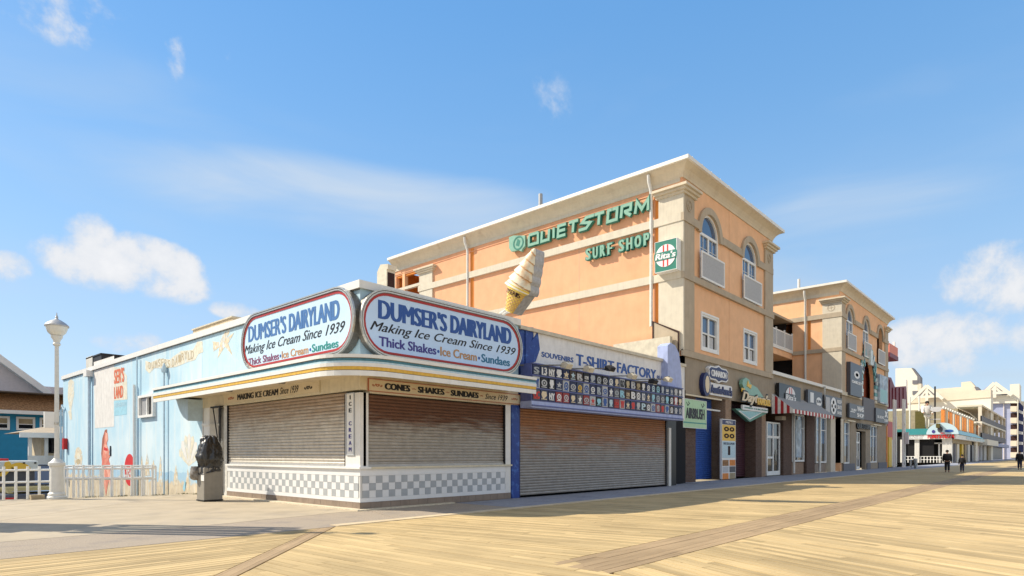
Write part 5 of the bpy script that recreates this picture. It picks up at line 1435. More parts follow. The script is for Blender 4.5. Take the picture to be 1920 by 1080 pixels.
# pretzel shop's lettering with its round figure badge
t = thing('letter_sign', "white lettering Auntie Anne's on a navy backing with an oval pretzel badge", 'sign', SG.P(32.5, 5.2, 0))
c0, c1 = SG.u(1328), SG.u(1367.5); zc = (SG.at(1328, 728)[1] + SG.at(1367, 737)[1]) / 2
MB().prism(SG, rrect(c0 - .1, c1 + .1, zc - .32, zc + .34, .12), 0, .12).build('backing', 'letter_white', t)
text(SG, "AuntieAnne's", (c0, c1, zc - .22, zc + .25), .125, 'navy', t, bold=.06, depth=.04)
cu, cv = SG.at(1318, 721); MB().prism(SG, disc(cu, cv, .45, .62, 20), 0, .22).build('oval_badge', 'navy', t); MB().prism(SG, disc(cu + .05, cv, .25, .45, 16), .221, .235).build('pretzel_figure', 'letter_cream', t)
# fried chicken shop's flamboyant sign
DG = QF.off(.3)
t = thing('script_sign', "teal and mint arrow shaped sign reading Dayton's in looping script", 'sign', DG.P(38, 3.9, 0))
D_ = lambda *pp: [DG.at(*p) for p in pp]
MB().prism(DG, D_((1379, 766), (1441, 768), (1437, 776), (1407, 791), (1403, 788)), -.25, -.02).build('arrow_board', 'mint_side', t)
MB().prism(DG, D_((1384, 770), (1434, 771), (1406, 787)), -.018, .0).build('arrow_face', 'letter_white', t)
MB().prism(DG, D_((1388, 771), (1430, 772), (1406, 784.5)), .001, .01).build('arrow_inset', 'teal_light', t)
MB().prism(DG, D_((1392, 720), (1393, 712), (1399, 708), (1405, 712), (1408, 720), (1420, 727), (1432, 745), (1418, 757), (1404, 752)), -.2, .0).build('mint_shape', 'mint', t)
MB().prism(DG, D_((1402, 713), (1404, 720), (1409, 722), (1407, 729), (1400, 724)), .001, .03).build('star', 'letter_gold', t)
MB().prism(DG, D_((1390, 727), (1396, 729), (1396, 736), (1390, 734)), .001, .03).build('star', 'letter_gold', t)
c0, c1 = DG.u(1389), DG.u(1440); za, zb = DG.at(1390, 757)[1] , DG.at(1390, 733)[1]
text(DG, "Dayton's", (c0 - .05, c1 + .1, za - .12, zb + .1), .03, 'letter_black', t, bold=.085, shear=.35, depth=.04)
text(DG, "Dayton's", (c0, c1, za, zb), .08, 'letter_cream', t, bold=.03, shear=.35, depth=.02)
c0, c1 = DG.u(1417), DG.u(1440); za, zb = DG.at(1418, 759)[1], DG.at(1418, 747)[1]
text(DG, 'FAMOUS', (c0, c1, za, zb), .12, 'letter_gold', t, bold=.06, depth=.03)
c0, c1 = DG.u(1391), DG.u(1438); za, zb = DG.at(1392, 768)[1], DG.at(1392, 759)[1]
MB().prism(DG, [(c0, za), (c1, za), (c1, zb), (c0, zb)], -.05, .05).build('lower_band', 'letter_white', t)
text(DG, 'FRIED CHICKEN', (c0 + .3, c1 - .1, za + .1, zb - .1), .06, 'sign_green', t, bold=.04)
# airbrush banner hanging from the soffit
AG = QF.off(.15); bx = (AG.u(1279), AG.u(1322.5), (AG.at(1279, 803)[1] + AG.at(1322, 804)[1]) / 2 + .03, (AG.at(1279, 751)[1] + AG.at(1322, 757)[1]) / 2 + .1)
t = board('banner', 'pale green hanging banner reading AIRBRUSH beside the souvenir shop', 'sign', AG, bx, .05, 'pale_green', 'letter_white')
text(AG, 'AIRBRUSH', (bx[0] + .3, bx[1] - .25, bx[2] + .45, bx[3] - .42), .06, 'letter_black', t, bold=.05)
for u in (bx[0] + .5, bx[1] - .45):
    b = MB(); add_ribbon(b, AG, [(u - .15, bx[3] - .15), (u, bx[3] - .32), (u + .18, bx[3] - .2), (u + .05, bx[3] - .12)], .05, .056, .06); b.build('flourish', 'letter_black', t)
fb('lower_strip', AG, bx[0], bx[1], bx[2] + .22, bx[2] + .28, .056, .06, 'letter_green', t)
# menu poster board on the narrow pier
MG = QF.off(.05); u0, u1 = MG.u(1349.5), MG.u(1375.5); z1 = (MG.at(1349, 787)[1] + MG.at(1375, 786)[1]) / 2
t = thing('menu_board', 'tall menu board with pretzel and drink pictures on the narrow brick pier', 'sign', MG.P((u0 + u1) / 2, 0, 0))
fb('panel', MG, u0, u1, .05, z1, 0, .12, 'white_trim', t)
fb('header', MG, u0 + .05, u1 - .05, z1 - .3, z1 - .04, .12, .13, 'navy', t)
fb('food_picture', MG, u0 + .05, u1 - .05, z1 - 1.2, z1 - .32, .12, .13, 'letter_gold', t)
for k in range(4):
    cu = u0 + .6 + (k % 2) * .75; cv = z1 - .55 - (k // 2) * .38
    MB().ring(MG, disc(cu, cv, .34, .13, 12), disc(cu, cv, .15, .05, 12), .131, .14).build('pretzel', 'dark_brown', t)
fb('drink_picture', MG, u0 + .05, u1 - .05, z1 - 2.15, z1 - 1.24, .12, .13, 'light_blue_stripe', t)
fb('drink_cup', MG, u0 + .8, u0 + 1.1, z1 - 2.0, z1 - 1.5, .131, .14, 'dark_brown', t)
text(MG, 'PRETZELS & MORE', (u0 + .2, u1 - .2, z1 - 1.42, z1 - 1.3), .14, 'navy', t, bold=.02)
text(MG, 'MENU', (u0 + .5, u1 - .5, z1 - .24, z1 - .1), .14, 'letter_white', t, bold=.02)
for k in range(6):
    a = u0 + .08 + (k % 2) * (u1 - u0) / 2; c_ = z1 - 2.6 - (k // 2) * .37
    fb('snack_picture', MG, a, a + (u1 - u0) / 2 - .14, c_, c_ + .33, .12, .13, ['shingle_brown', 'orange_paint', 'curtain', 'sign_charcoal', 'orange_paint', 'deck_tan'][k], t)
# striped awning
AX = 41.3; AWy = 13.0; zA, zB, zC = Side(AX).at(1446, 738)[1], Side(AX).at(1446, 776)[1], Side(AX).at(1484, 766)[1]
print('awn', zA, zB, zC)
t = thing('awning', "red and white striped shop awning under the black Rita's sign", 'awning', (AX, QY, zB))
x1 = 50.6
MB().add([(AX, QY, zA), (AX, AWy, zC), (x1, AWy, zC), (x1, QY, zA), (AX, QY, zA - .03), (AX, AWy, zC - .03), (x1, AWy, zC - .03), (x1, QY, zA - .03)], [(0, 1, 2, 3), (7, 6, 5, 4), (0, 4, 5, 1), (1, 5, 6, 2)]).build('canvas', 'grey_fabric', t)
ns_ = 7
for k in range(ns_):
    ya = QY - (QY - AWy) * k / ns_; yb = QY - (QY - AWy) * (k + 1) / ns_
    za_ = zA + (zC - zA) * k / ns_; zb_ = zA + (zC - zA) * (k + 1) / ns_
    MB().add([(AX - .01, ya, zB), (AX - .01, yb, zB), (AX - .01, yb, zb_), (AX - .01, ya, za_), (AX + .02, ya, zB), (AX + .02, yb, zB), (AX + .02, yb, zb_), (AX + .02, ya, za_)], [(0, 1, 2, 3), (7, 6, 5, 4), (0, 4, 5, 1), (1, 5, 6, 2), (2, 6, 7, 3)]).build('stripe', ['awning_white', 'awning_red'][k % 2], t)
n_ = 26
for k in range(n_):
    a = AX + (x1 - AX) * k / n_; c_ = AX + (x1 - AX) * (k + 1) / n_
    MB().box(a, c_ - .002, AWy - .02, AWy + .01, zB, zC - .03).build('stripe', ['awning_white', 'awning_red'][k % 2] if k % 2 else 'awning_white', t)
# black sign board with roundel on the fascia above the awning
KG = QF.off(.5); bx = (KG.u(1467), KG.u(1507), (KG.at(1467, 766)[1] + KG.at(1507, 772)[1]) / 2, (KG.at(1467, 717)[1] + KG.at(1507, 727)[1]) / 2)
t = board('box_sign', "black box sign with a white Rita's roundel above the striped awning", 'sign', KG, bx, .2, 'sign_black', w0=-.4)
ritas(KG, (bx[0] + bx[1]) / 2, (bx[2] + bx[3]) / 2, .72, -.19, t, 'letter_white', 'sign_black', 1.45)
def fsign(pa, pb, label, m, items, depth=.18, F=None, edge=None):
    F = F or QF.off(.1)
    u0, v1a = F.at(*pa[0]); u1, v1b = F.at(*pa[1]); v0a = F.at(*pb[0])[1]; v0b = F.at(*pb[1])[1]
    bx = (u0, u1, (v0a + v0b) / 2, (v1a + v1b) / 2)
    t = board('fascia_sign', label, 'sign', F, bx, depth, m, edge)
    for it in items:
        a, c, d, e = it[1]; x0, x1_ = u0 + (u1 - u0) * a, u0 + (u1 - u0) * c; y0, y1 = bx[2] + (bx[3] - bx[2]) * d, bx[2] + (bx[3] - bx[2]) * e
        if it[0] == 'disc': MB().prism(F, disc((x0 + x1_) / 2, (y0 + y1) / 2, (x1_ - x0) / 2, (y1 - y0) / 2, 20), depth + .005, depth + .015).build('emblem', it[2], t)
        elif it[0] == 'box': fb('emblem', F, x0, x1_, y0, y1, depth + .005, depth + .015, it[2], t)
        else: text(F, it[0], (x0, x1_, y0, y1), depth + .022, it[2], t, bold=it[3] if len(it) > 3 else .03)
    return t
fsign(((1510, 730), (1537, 737)), ((1510, 773), (1537, 777)), 'charcoal fascia sign with a shirt mark reading Ripcurl, beside the black roundel sign', 'sign_charcoal', [('Ripcurl', (.08, .45, .12, .3), 'letter_white'), ('box', (.15, .38, .45, .9), 'letter_white'), ('disc', (.55, .95, .35, .75), 'letter_white'), ('SURF', (.58, .92, .5, .62), 'sign_charcoal'), ('CAMPS', (.6, .95, .15, .3), 'letter_white')])
fsign(((1543, 741), (1574, 747)), ((1543, 778), (1574, 782)), 'charcoal fascia sign with a white film reel disc', 'sign_charcoal', [('box', (.02, .25, .1, .9), 'curtain'), ('disc', (.3, .65, .08, .95), 'letter_white'), ('disc', (.42, .52, .6, .8), 'sign_charcoal'), ('disc', (.42, .52, .2, .4), 'sign_charcoal'), ('disc', (.34, .42, .4, .6), 'sign_charcoal'), ('disc', (.53, .61, .4, .6), 'sign_charcoal'), ('REEF', (.7, .97, .7, .88), 'letter_white'), ('SKATE', (.7, .97, .4, .6), 'letter_white'), ('SHOES', (.7, .97, .12, .28), 'letter_white')])

# ------------------------------------------------------------------ the second stucco building
q = thing('arcade_building', 'lower orange stucco building further along with three arched windows and a mosaic archway', 'building', (57.7, 14.3, 0))
BX, BR = 57.7, 76.0
BS = Side(BX)
wall(MB(), BS, -18.2, -QY, 0, 15.25, [], -.3, 0).build('side_wall', 'stucco_front', q)
wall(MB(), BS, -36, -18.2, 13.1, 15.25, [], -.3, 0).build('side_wall', 'stucco_front', q)
W1 = (59.5, 61.8, 10.62, 13.15, 'arch'); W2 = (65.4, 67.7, 10.62, 13.15, 'arch'); W3 = (71.2, 73.6, 10.62, 13.15, 'arch')
AR = (65.0, 69.7, 6.8, 8.3, 'arch')
wall(MB(), QF, BX + .3, BR, 6.5, 15.25, [W1, W2, W3, AR], -.3, 0).build('front_wall', 'stucco_front', q)
wall(MB(), QF, BX, BR, 4.45, 6.5, [], -.3, 0).build('fascia_wall', 'fascia_taupe', q)
MB().box(58.1, BR - .1, 16.4, 40, 0, 10).build('building_core', 'dark_void', q)
MB().box(58.1, 70.5, 15.4, 17, 10, 15).build('building_core', 'dark_void', q)
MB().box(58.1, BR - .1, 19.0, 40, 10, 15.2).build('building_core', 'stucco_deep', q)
MB().box(BR - .3, BR, QY + .3, 40, 0, 15.25).build('end_wall', 'stucco_front', q)
MB().box(64, 71, 15.0, 15.2, 6.5, 10.8).build('arch_back_wall', 'arch_red', q)
cornice(BX, BR, QY, 40, 15.25, 16.0, q)
MB().add([(BX - .5, QY - .5, 15.97), (BR + .5, QY - .5, 15.97), (BR + .5, 40, 15.97), (BX - .5, 40, 15.97), (63, 20, 17.2), (71, 20, 17.2), (71, 33, 17.2), (63, 33, 17.2)], [(0, 1, 5, 4), (1, 2, 6, 5), (2, 3, 7, 6), (3, 0, 4, 7), (4, 5, 6, 7)]).build('roof', 'roof_brown', q)
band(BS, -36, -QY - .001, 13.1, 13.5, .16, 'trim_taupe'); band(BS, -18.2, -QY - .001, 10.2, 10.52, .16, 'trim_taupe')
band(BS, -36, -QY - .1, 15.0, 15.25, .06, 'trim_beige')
for a, c in ((BX - .16, 59.14), (62.16, 65.04), (68.06, 70.84), (73.96, BR)): fb('string_course', QF, a, c, 13.1, 13.5, .001, .162, 'trim_taupe', q)
fb('string_course', QF, BX - .16, 65.2 - .6, 10.2, 10.52, .001, .162, 'trim_taupe', q); fb('string_course', QF, 64.6, BR, 10.2, 10.52, .001, .159, 'trim_taupe', q)
fb('string_course', QF, BX - .1, 64.6, 6.5, 6.8, .001, .12, 'trim_beige', q); fb('string_course', QF, 69.9, BR, 6.5, 6.8, .001, .12, 'trim_beige', q)
for h in (W1, W2, W3): arch(QF, h, .34, .13, 'trim_taupe', q)
fb('pilaster', BS, -15.7, -QY + .12, 6.6, 14.6, .001, .12, 'trim_beige', q)
fb('pilaster', QF, BX, 58.9, 6.81, 14.6, .001, .10, 'trim_taupe', q); fb('pilaster', QF, 74.6, BR, 6.81, 14.6, .001, .10, 'trim_taupe', q)
capital(QF, 74.65, BR, 14.4, 'cornice_cream')
for i, e in enumerate((.20, .32, .44)): MB().box(BX - e, 58.95 + e * .4, QY - e, 15.75 + e * .4, 14.35 + i * .13, 14.35 + i * .13 + .125).build('capital', 'cornice_cream', q)
rosette(BS, -15.0, 13.95, q)
sash(QF, W1, q, True); sash(QF, W2, q, True)
MB().box(71.2, 73.6, 16.6, 16.8, 10.5, 14.6).build('loggia_back', 'shingle_brown', q)
for h in (W1, W2, W3): balconette(QF, h[0] - .2, h[1] + .35, 10.6, 12.05, q)
u = BS.u(1511)
MB().tube([BS.P(u, 15.7, .45), BS.P(u, 15.3, .4), BS.P(u, 15.0, .16), BS.P(u, 7.0, .16)], .10, 10).build('downpipe', 'pipe_white', q, smooth=True)
fb('deep_orange_strip', BS, u + .18, u + .4, 10.6, 13.05, .001, .015, 'stucco_deep', q)
rv = MB().tube([(59.5, 18.2, 15.9), (59.5, 18.2, 17.4)], .12, 8).build('roof_vent', 'white_paint', None, smooth=True)
tag(rv, 'small white vent pipe on the brown roof of the lower orange building', 'vent')
# balcony gallery in the gap between the buildings
g_ = MB(); g_.box(41.3, BX, 18.2, 22, 9.85, 10.45); g_ = g_.build('balcony', 'stucco_front', q)
MB().box(41.3, BX, 22, 22.2, 6.5, 15.2).build('gallery_back', 'dark_brown', q)
MB().box(41.3, BX, 18.2, 22, 13.1, 13.3).build('gallery_ceiling', 'trim_taupe', q)
MB().box(41.3, BX, 18.1, 18.2, 10.35, 10.5).build('balcony_edge', 'white_trim', g_)
BFc = Front(18.2); n = 8; s = (BX - 41.4) / n
for k in range(n):
    a = 41.4 + k * s
    fb('railing_post', BFc, a + s - .13, a + s - .01, 10.5, 12.15, -.05, .06, 'white_trim', g_)
    MB().fbox(BFc, a, a + s - .13, 11.9, 12.0, -.03, .03).fbox(BFc, a, a + s - .13, 10.55, 10.65, -.03, .03).build('handrail', 'white_trim', g_)
    b = MB()
    for i in range(11): b.fbox(BFc, a + i * (s - .13) / 11 + .02, a + (i + 1) * (s - .13) / 11 - .04, 10.65, 11.9, -.02, .02)
    struct(b.build('balusters', 'curtain', g_), 'stuff')
MB().box(57.25, 57.35, 18.6, 21.8, 10.45, 13.05).build('glass_screen', 'glass_dark', g_)
# archway with mosaic surround
ARC = MB(); r_ = 2.35; cu = 67.35
for k in range(26):
    a0, a1 = k * 180 / 26 + .5, (k + 1) * 180 / 26 - .5
    for j, (ra, rb) in enumerate(((2.36, 2.85), (2.88, 3.35))):
        o = disc(cu, 8.3, rb, rb * 1.06, 2, a0, a1); i = disc(cu, 8.3, ra, ra, 2, a0, a1)
        MB().ring(QF, o, i, .02, random.uniform(.10, .22), closed=False).build('mosaic_piece', random.choice(['mosaic_teal', 'mosaic_white', 'mosaic_teal', 'sign_charcoal']), q)
for sd, m in ((64.0, 0), (69.71, 1)):
    for k in range(4): fb('mosaic_piece', QF, sd, sd + .98, 6.85 + k * .36, 7.15 + k * .36 + .03, .02, random.uniform(.1, .2), random.choice(['mosaic_teal', 'mosaic_white', 'sign_charcoal']), q)
MB().fbox(QF, 66.9, 67.8, 10.0, 11.4, .13, .35).build('keystone', 'mosaic_white', q)
fb('grey_panel', QF, 65.1, 69.6, 4.7, 6.8, .01, .12, 'deck_grey', q)
# shopfront of this building
MB().box(BX, 58.4, QY - .05, 15.6, .7, 4.45).build('pilaster', 'trim_beige', q)
gfw = MB(); wall(gfw, QF, 58.4, 75.5, 0, 4.45, [(58.9, 60.9, .6, 4.3), (63.0, 66.5, 0, 3.6), (68.4, 71.6, .6, 4.3)], -.35, 0); gfw.build('shopfront_wall', 'fascia_taupe', q)
for a, c in ((58.4, 62.2), (66.8, 68.2), (71.6, 75.5)): fb('plinth', QF, a, c, 0, .62, .001, .08, 'deck_grey', q)
shopwin(QF.off(-.2), 58.9, 60.9, .62, 4.3, q, 1); shopwin(QF.off(-.2), 68.4, 71.6, .62, 4.3, q)
MB().box(62.9, 66.6, 15.2, 15.4, 0, 3.7).build('doorway_back', 'dark_void', q)
door(QF.off(-.25), 63.05, 64.9, 3.5, q)
MB().box(50.5, 51.2, 14.6, 15.5, 0, 4.4).build('side_pier', 'dark_brown', q)
fb('window_lamp', QF, 58.9, 61.4, 4.3, 4.4, .02, .3, 'sign_cream', q); fb('window_lamp', QF, 68.6, 71.8, 4.3, 4.4, .02, .3, 'sign_cream', q)
fb('orange_end_post', QF, 75.5, 76.0, 0, 4.45, -.3, .05, 'orange_paint', q)
O = QF.off(.02)
t = fsign(((1587, 676), (1609, 690)), ((1587, 742), (1609, 745)), 'tall black box sign with a white oval reading OAKLEY beside the archway', 'sign_charcoal', [('disc', (.3, .78, .55, .78), 'letter_white'), ('disc', (.42, .66, .61, .72), 'sign_charcoal'), ('OAKLEY', (.1, .95, .38, .47), 'letter_white', .05)], .32, O)
t = fsign(((1643, 702), (1658, 708)), ((1643, 756), (1658, 759)), 'tall box sign with a pale blue wave picture beyond the archway', 'print_panel', [('box', (.05, .9, .05, .5), 'teal_light')], .32, O)
fsign(((1588.5, 755), (1616, 763)), ((1588.5, 783), (1616, 787)), 'charcoal fascia sign with stacked white words left of the grey panel', 'sign_charcoal', [('SURF', (.1, .45, .5, .65), 'letter_white'), ('VANS', (.5, .95, .55, .9), 'letter_white', .05), ('SHOP', (.5, .95, .12, .4), 'letter_white', .05), ('box', (.05, .35, .4, .46), 'letter_white')])
fsign(((1638.5, 763), (1662, 772)), ((1638.5, 791), (1662, 795)), 'charcoal fascia sign nearest the far end of the lower orange building', 'sign_charcoal', [('BILLABONG', (.1, .6, .3, .5), 'letter_white'), ('X', (.68, .92, .45, .92), 'letter_white', .06), ('SURF', (.65, .95, .12, .32), 'letter_white')])
t = thing('letter_sign', 'small dark lettering QUIETSTORM over the open shop door', 'sign', QF.P(65, 3.8, 0))
text(QF, 'QUIETSTORM', (62.8, 67.8, 3.72, 4.3), .02, 'letter_black', t, bold=.07, depth=.12)

# ------------------------------------------------------------------ beyond the side street
# amusement front with maroon metal roof
t = thing('kiosk_tower', 'narrow amusement kiosk with maroon ribbed metal roof and red lantern mast, behind the orange building', 'kiosk', (80, 15, 0))
KX = Side(79.0); KF = Front(15.6)
MB().box(79.5, 84, 15.8, 24, 0, 7).build('wall', 'hotel_white', t)
kp = [KF.at(*p) for p in ((1661, 706), (1671, 708), (1678, 726), (1699, 724), (1702, 766), (1661, 768))]
MB().prism(KF, kp, -3.0, 0).build('roof', 'roof_maroon', t)
for px in (1667, 1673, 1679, 1686, 1693):
    u = KF.u(px); zt2 = KF.at(px, 712 if px < 1672 else 727)[1]; fb('roof_seam', KF, u - .05, u + .05, KF.at(px, 765)[1], zt2, .0, .1, 'roof_maroon', t)
m0 = KF.u(1671); MB().box(m0 - .15, m0 + .15, 16, 16.3, 9, 16.5).build('mast', 'pipe_white', t)
MB().box(KF.u(1664), KF.u(1680), 15.4, 17.2, KF.at(1670, 664)[1], KF.at(1670, 647)[1]).build('lantern', 'salmon', t)
MB().box(KF.u(1664), KF.u(1680), 15.35, 17.25, KF.at(1670, 672)[1], KF.at(1670, 664)[1] - .01).build('lantern_base', 'roof_maroon', t)
MB().box(KF.u(1677.5), KF.u(1679), 15.6, 15.8, KF.at(1670, 647)[1], KF.at(1670, 636)[1]).build('aerial', 'white_trim', t)
for i, (a, c, z0, z1, m) in enumerate([(1662, 1675, 1.5, 5.0, 'salmon'), (1664, 1672, 0, 3.2, 'hotel_white'), (1674, 1679, 0, 6, 'hotel_white')]): fb('panel', KF, KF.u(a), KF.u(c), z0, z1, .0, .1 + .03 * i, m, t)
fb('red_sign', KF, KF.u(1655), KF.u(1664), 3.4, 5.2, .12, .5, 'bright_red', t); fb('mustard_post', KF, KF.u(1657), KF.u(1663), 0, 3.4, .12, .5, 'yellow_paint', t)
# lattice pylon
py = gnd(1686, 876); px_, py_ = py.x, py.y
t = thing('lattice_pylon', 'white lattice steel pylon with a grey meter box at the side street corner', 'pylon', (px_, py_, 0))
for dx, dy in ((-.45, -.45), (.45, -.45), (-.45, .45), (.45, .45)): MB().box(px_ + dx - .09, px_ + dx + .09, py_ + dy - .09, py_ + dy + .09, 0, 7.6).build('leg', 'white_trim', t)
for k in range(5):
    z = .2 + k * 1.45
    MB().tube([(px_ - .45, py_ - .46, z), (px_ + .45, py_ - .46, z + 1.4)], .05, 6).build('brace', 'pipe_white', t); MB().tube([(px_ + .45, py_ - .47, z), (px_ - .45, py_ - .47, z + 1.4)], .05, 6).build('brace', 'pipe_white', t)
MB().box(px_ - .35, px_ + .25, py_ - .9, py_ - .6, 2.6, 3.9).build('meter_box', 'siding_grey', t)
# black board sign on the deck
p = gnd(1714, 878)
t = thing('sandwich_board', 'black sandwich board with a white edge standing before the pizza restaurant', 'sign', (p.x, p.y, 0))
GFs = Front(p.y)
b = MB(); b.add([GFs.P(p.x - .42, 0, .25), GFs.P(p.x + .42, 0, .25), GFs.P(p.x + .42, .95, .02), GFs.P(p.x - .42, .95, .02), GFs.P(p.x - .42, 0, .21), GFs.P(p.x + .42, 0, .21), GFs.P(p.x + .42, .95, -.02), GFs.P(p.x - .42, .95, -.02)], [(0, 1, 2, 3), (7, 6, 5, 4), (0, 4, 5, 1), (1, 5, 6, 2), (2, 6, 7, 3), (3, 7, 4, 0)]); b.build('front_leaf', 'sign_black', t)
fb('top_rail', GFs, p.x - .46, p.x + .46, .95, 1.03, -.1, .1, 'white_trim', t); fb('rear_leaf', GFs, p.x - .4, p.x + .4, 0, .9, -.3, -.26, 'white_trim', t); fb('side_rail', GFs, p.x + .42, p.x + .5, 0, 1.0, -.1, .22, 'white_trim', t)

# pizza restaurant
TX, TY = 129.0, 14.3
TS, TF = Side(TX), Front(TY)
t = thing('pizza_restaurant', "teal roofed corner restaurant with red Tony's Pizza lettering and an orange arcaded terrace", 'restaurant', (TX, TY, 0)); tony = t
MB().box(TX + .4, 174, TY + 3, 60, 0, 4.6).build('building_core', 'dark_void', t)
yl = -TS.u(1692)
z1, z0 = TS.at(1740, 815)[1], TS.at(1740, 823.5)[1]; print('tony', yl, z0, z1)
fb('fascia', TS, -yl, -TY, z0, z1, -.3, .3, 'white_trim', t); fb('fascia', TF, TX - .3, 174, z0, z1, -.3, .3, 'white_trim', t)
zr = TS.at(1740, 803)[1]
MB().add([(TX - .4, yl, z1), (TX - .4, TY - .4, z1), (174, TY - .4, z1), (TX + 1.2, yl, zr), (TX + 1.2, TY + 1.2, zr), (174, TY + 1.2, zr), (TX + 6, yl, zr), (174, 60, zr), (TX + 6, 60, zr)], [(0, 1, 4, 3), (1, 2, 5, 4)]).build('awning_roof', 'teal_roof', t)
MB().box(TX + 1.2, 174, TY + 1.2, 60, zr - .5, zr - .02).build('terrace_deck', 'teal_roof', t)
MB().add([(TX + 3, TY - .45, z1 + .02), (174, TY - .45, z1 + .02), (174, TY + 1.1, zr + .02), (TX + 4, TY + 1.1, zr + .02)], [(0, 1, 2, 3)]).build('awning_sun_sheet', 'teal_light', t)  # lighter sheet over the awning, sunlight put into its colour
for k in range(6): fb('fascia_panel', TF, TX + 14 + k * 6, TX + 19 + k * 6, z0 + .15, z1 - .1, .31, .36, 'light_blue_stripe', t)
LG = TS.off(.5)
cu = LG.u(1767); MB().prism(LG, [(cu - 2.1, z1)] + disc(cu, z1, 2.1, 2.1, 18, 180, 0)[0:0] + disc(cu, z1, 2.3, 2.0, 18, 0, 180)[::-1], 0, .2).build('half_round_sign', 'light_blue_stripe', t)
for k, (a, c_, d, e) in enumerate([(-1.5, -1.0, .2, .8), (-.7, .1, .3, 1.4), (.3, 1.6, .3, .8), (-.3, .4, .1, .3)]): MB().prism(LG, disc(cu + (a + c_) / 2, z1 + (d + e) / 2, (c_ - a) / 2, (e - d) / 2, 10), .2, .25).build('painted_figure', ['letter_indigo', 'sign_charcoal', 'letter_blue', 'bright_red'][k], t)
za, zb = z0 + .1, z1 - .05
text(LG, "TONY'S PIZZA", (LG.u(1738), LG.u(1789.5), za, zb + .15), .02, 'bright_red', t, bold=.06, depth=.08)
text(LG, 'CATERING AND FINE ITALIAN', (LG.u(1694), LG.u(1732), (za + zb) / 2 + .05, zb), -.15, 'deck_grey', t, bold=.01)
text(LG, 'BOARDWALK PIZZA SHOP', (LG.u(1694), LG.u(1730), za, (za + zb) / 2 - .05), -.15, 'deck_grey', t, bold=.01)
# restaurant front below: posts, door frames, dark interior and railings
MB().box(TX + 4, TX + 4.2, TY + 3, yl, 0, z0).build('inner_wall', 'print_brown', t)
for px in (1692, 1719, 1771, 1780): u = TS.u(px); fb('post', TS, u - .35, u + .35, 0, z0, -.6, -.1, 'weathered_white', t)
for px in (1733, 1746, 1759, 1766): u = TS.u(px); fb('door_post', TS, u - .12, u + .12, 0, 3.4, -1.3, -1.1, 'white_trim', t)
fb('door_head', TS, TS.u(1733), TS.u(1766), 3.3, 3.5, -1.3, -1.1, 'white_trim', t)
for z in (.9, 1.9): fb('railing', TS, TS.u(1695), TS.u(1765), z * .55, z * .55 + .09, -.35, -.27, 'white_trim', t)
for px in range(1696, 1766, 6): u = TS.u(px); fb('rail_post', TS, u - .06, u + .06, 0, 1.1, -.36, -.26, 'white_trim', t)
for i, (a, c_, m) in enumerate([(1791, 1795, 'weathered_white'), (1796.5, 1799, 'deck_grey'), (1801, 1805, 'hotel_white'), (1809, 1812, 'yellow_paint'), (1814, 1817, 'deck_tan'), (1819, 1823, 'weathered_white'), (1826, 1829, 'sign_charcoal'), (1832, 1836, 'hotel_white')]):
    fb('shop_panel', TF, TF.u(a), TF.u(c_), 0, z0, -1.0, -.6 + .05 * i, m, t)
fb('shop_header', TF, TX + 1, 174, 3.4, z0, -1, -.3, 'deck_tan', t)
# orange arcade on the terrace
AG2 = Front(15.7)
for k in range(15):
    px = 1771 + k * 4.4; u = AG2.u(px); w = (AG2.u(px + 2.2) - u)
    fb('arcade_column', AG2, u, u + w, zr, zr + 3.2 - .02 * k, -.5, 0, ['orange_paint', 'hotel_cream', 'orange_paint'][k % 3], t)
    MB().prism(AG2, disc(u + w * .5, zr + 3.4, w * .7, .35, 10), -.3, -.1).build('arcade_finial', 'hotel_white', t)
MB().fbox(AG2, AG2.u(1768), AG2.u(1838), zr, zr + .7, -1, -.5).build('arcade_wall', 'olive', t)
for px, w, z in ((1719, 12, 3.2), (1764, 7, 3.4)):
    u = TS.u(px); fb('wooden_bin', TS, u - w * .055, u + w * .07, zr - .4, zr + z, -4, -2.6, 'olive' if px < 1750 else 'deck_tan', t)
fb('terrace_rail', TS, TS.u(1735), TS.u(1765), zr + 1.6, zr + 1.75, -3, -2.9, 'curtain', t); fb('terrace_rail', TS, TS.u(1735), TS.u(1765), zr + .8, zr + .95, -3, -2.9, 'curtain', t)
for k, px in enumerate((1700, 1718, 1748)):
    u = TS.u(px); o = MB().tube([TS.P(u, zr, -3), TS.P(u, TS.at(px, (742, 740, 722)[k])[1], -3)], .13, 6).build('flag_pole', 'dark_steel' if k == 2 else 'pipe_white', None)
    tag(o, ['thin pale mast on the restaurant terrace nearest the lattice pylon', 'thin pale mast just behind the chef statue', 'tall dark mast beside the chef statue paddle'][k], 'mast')
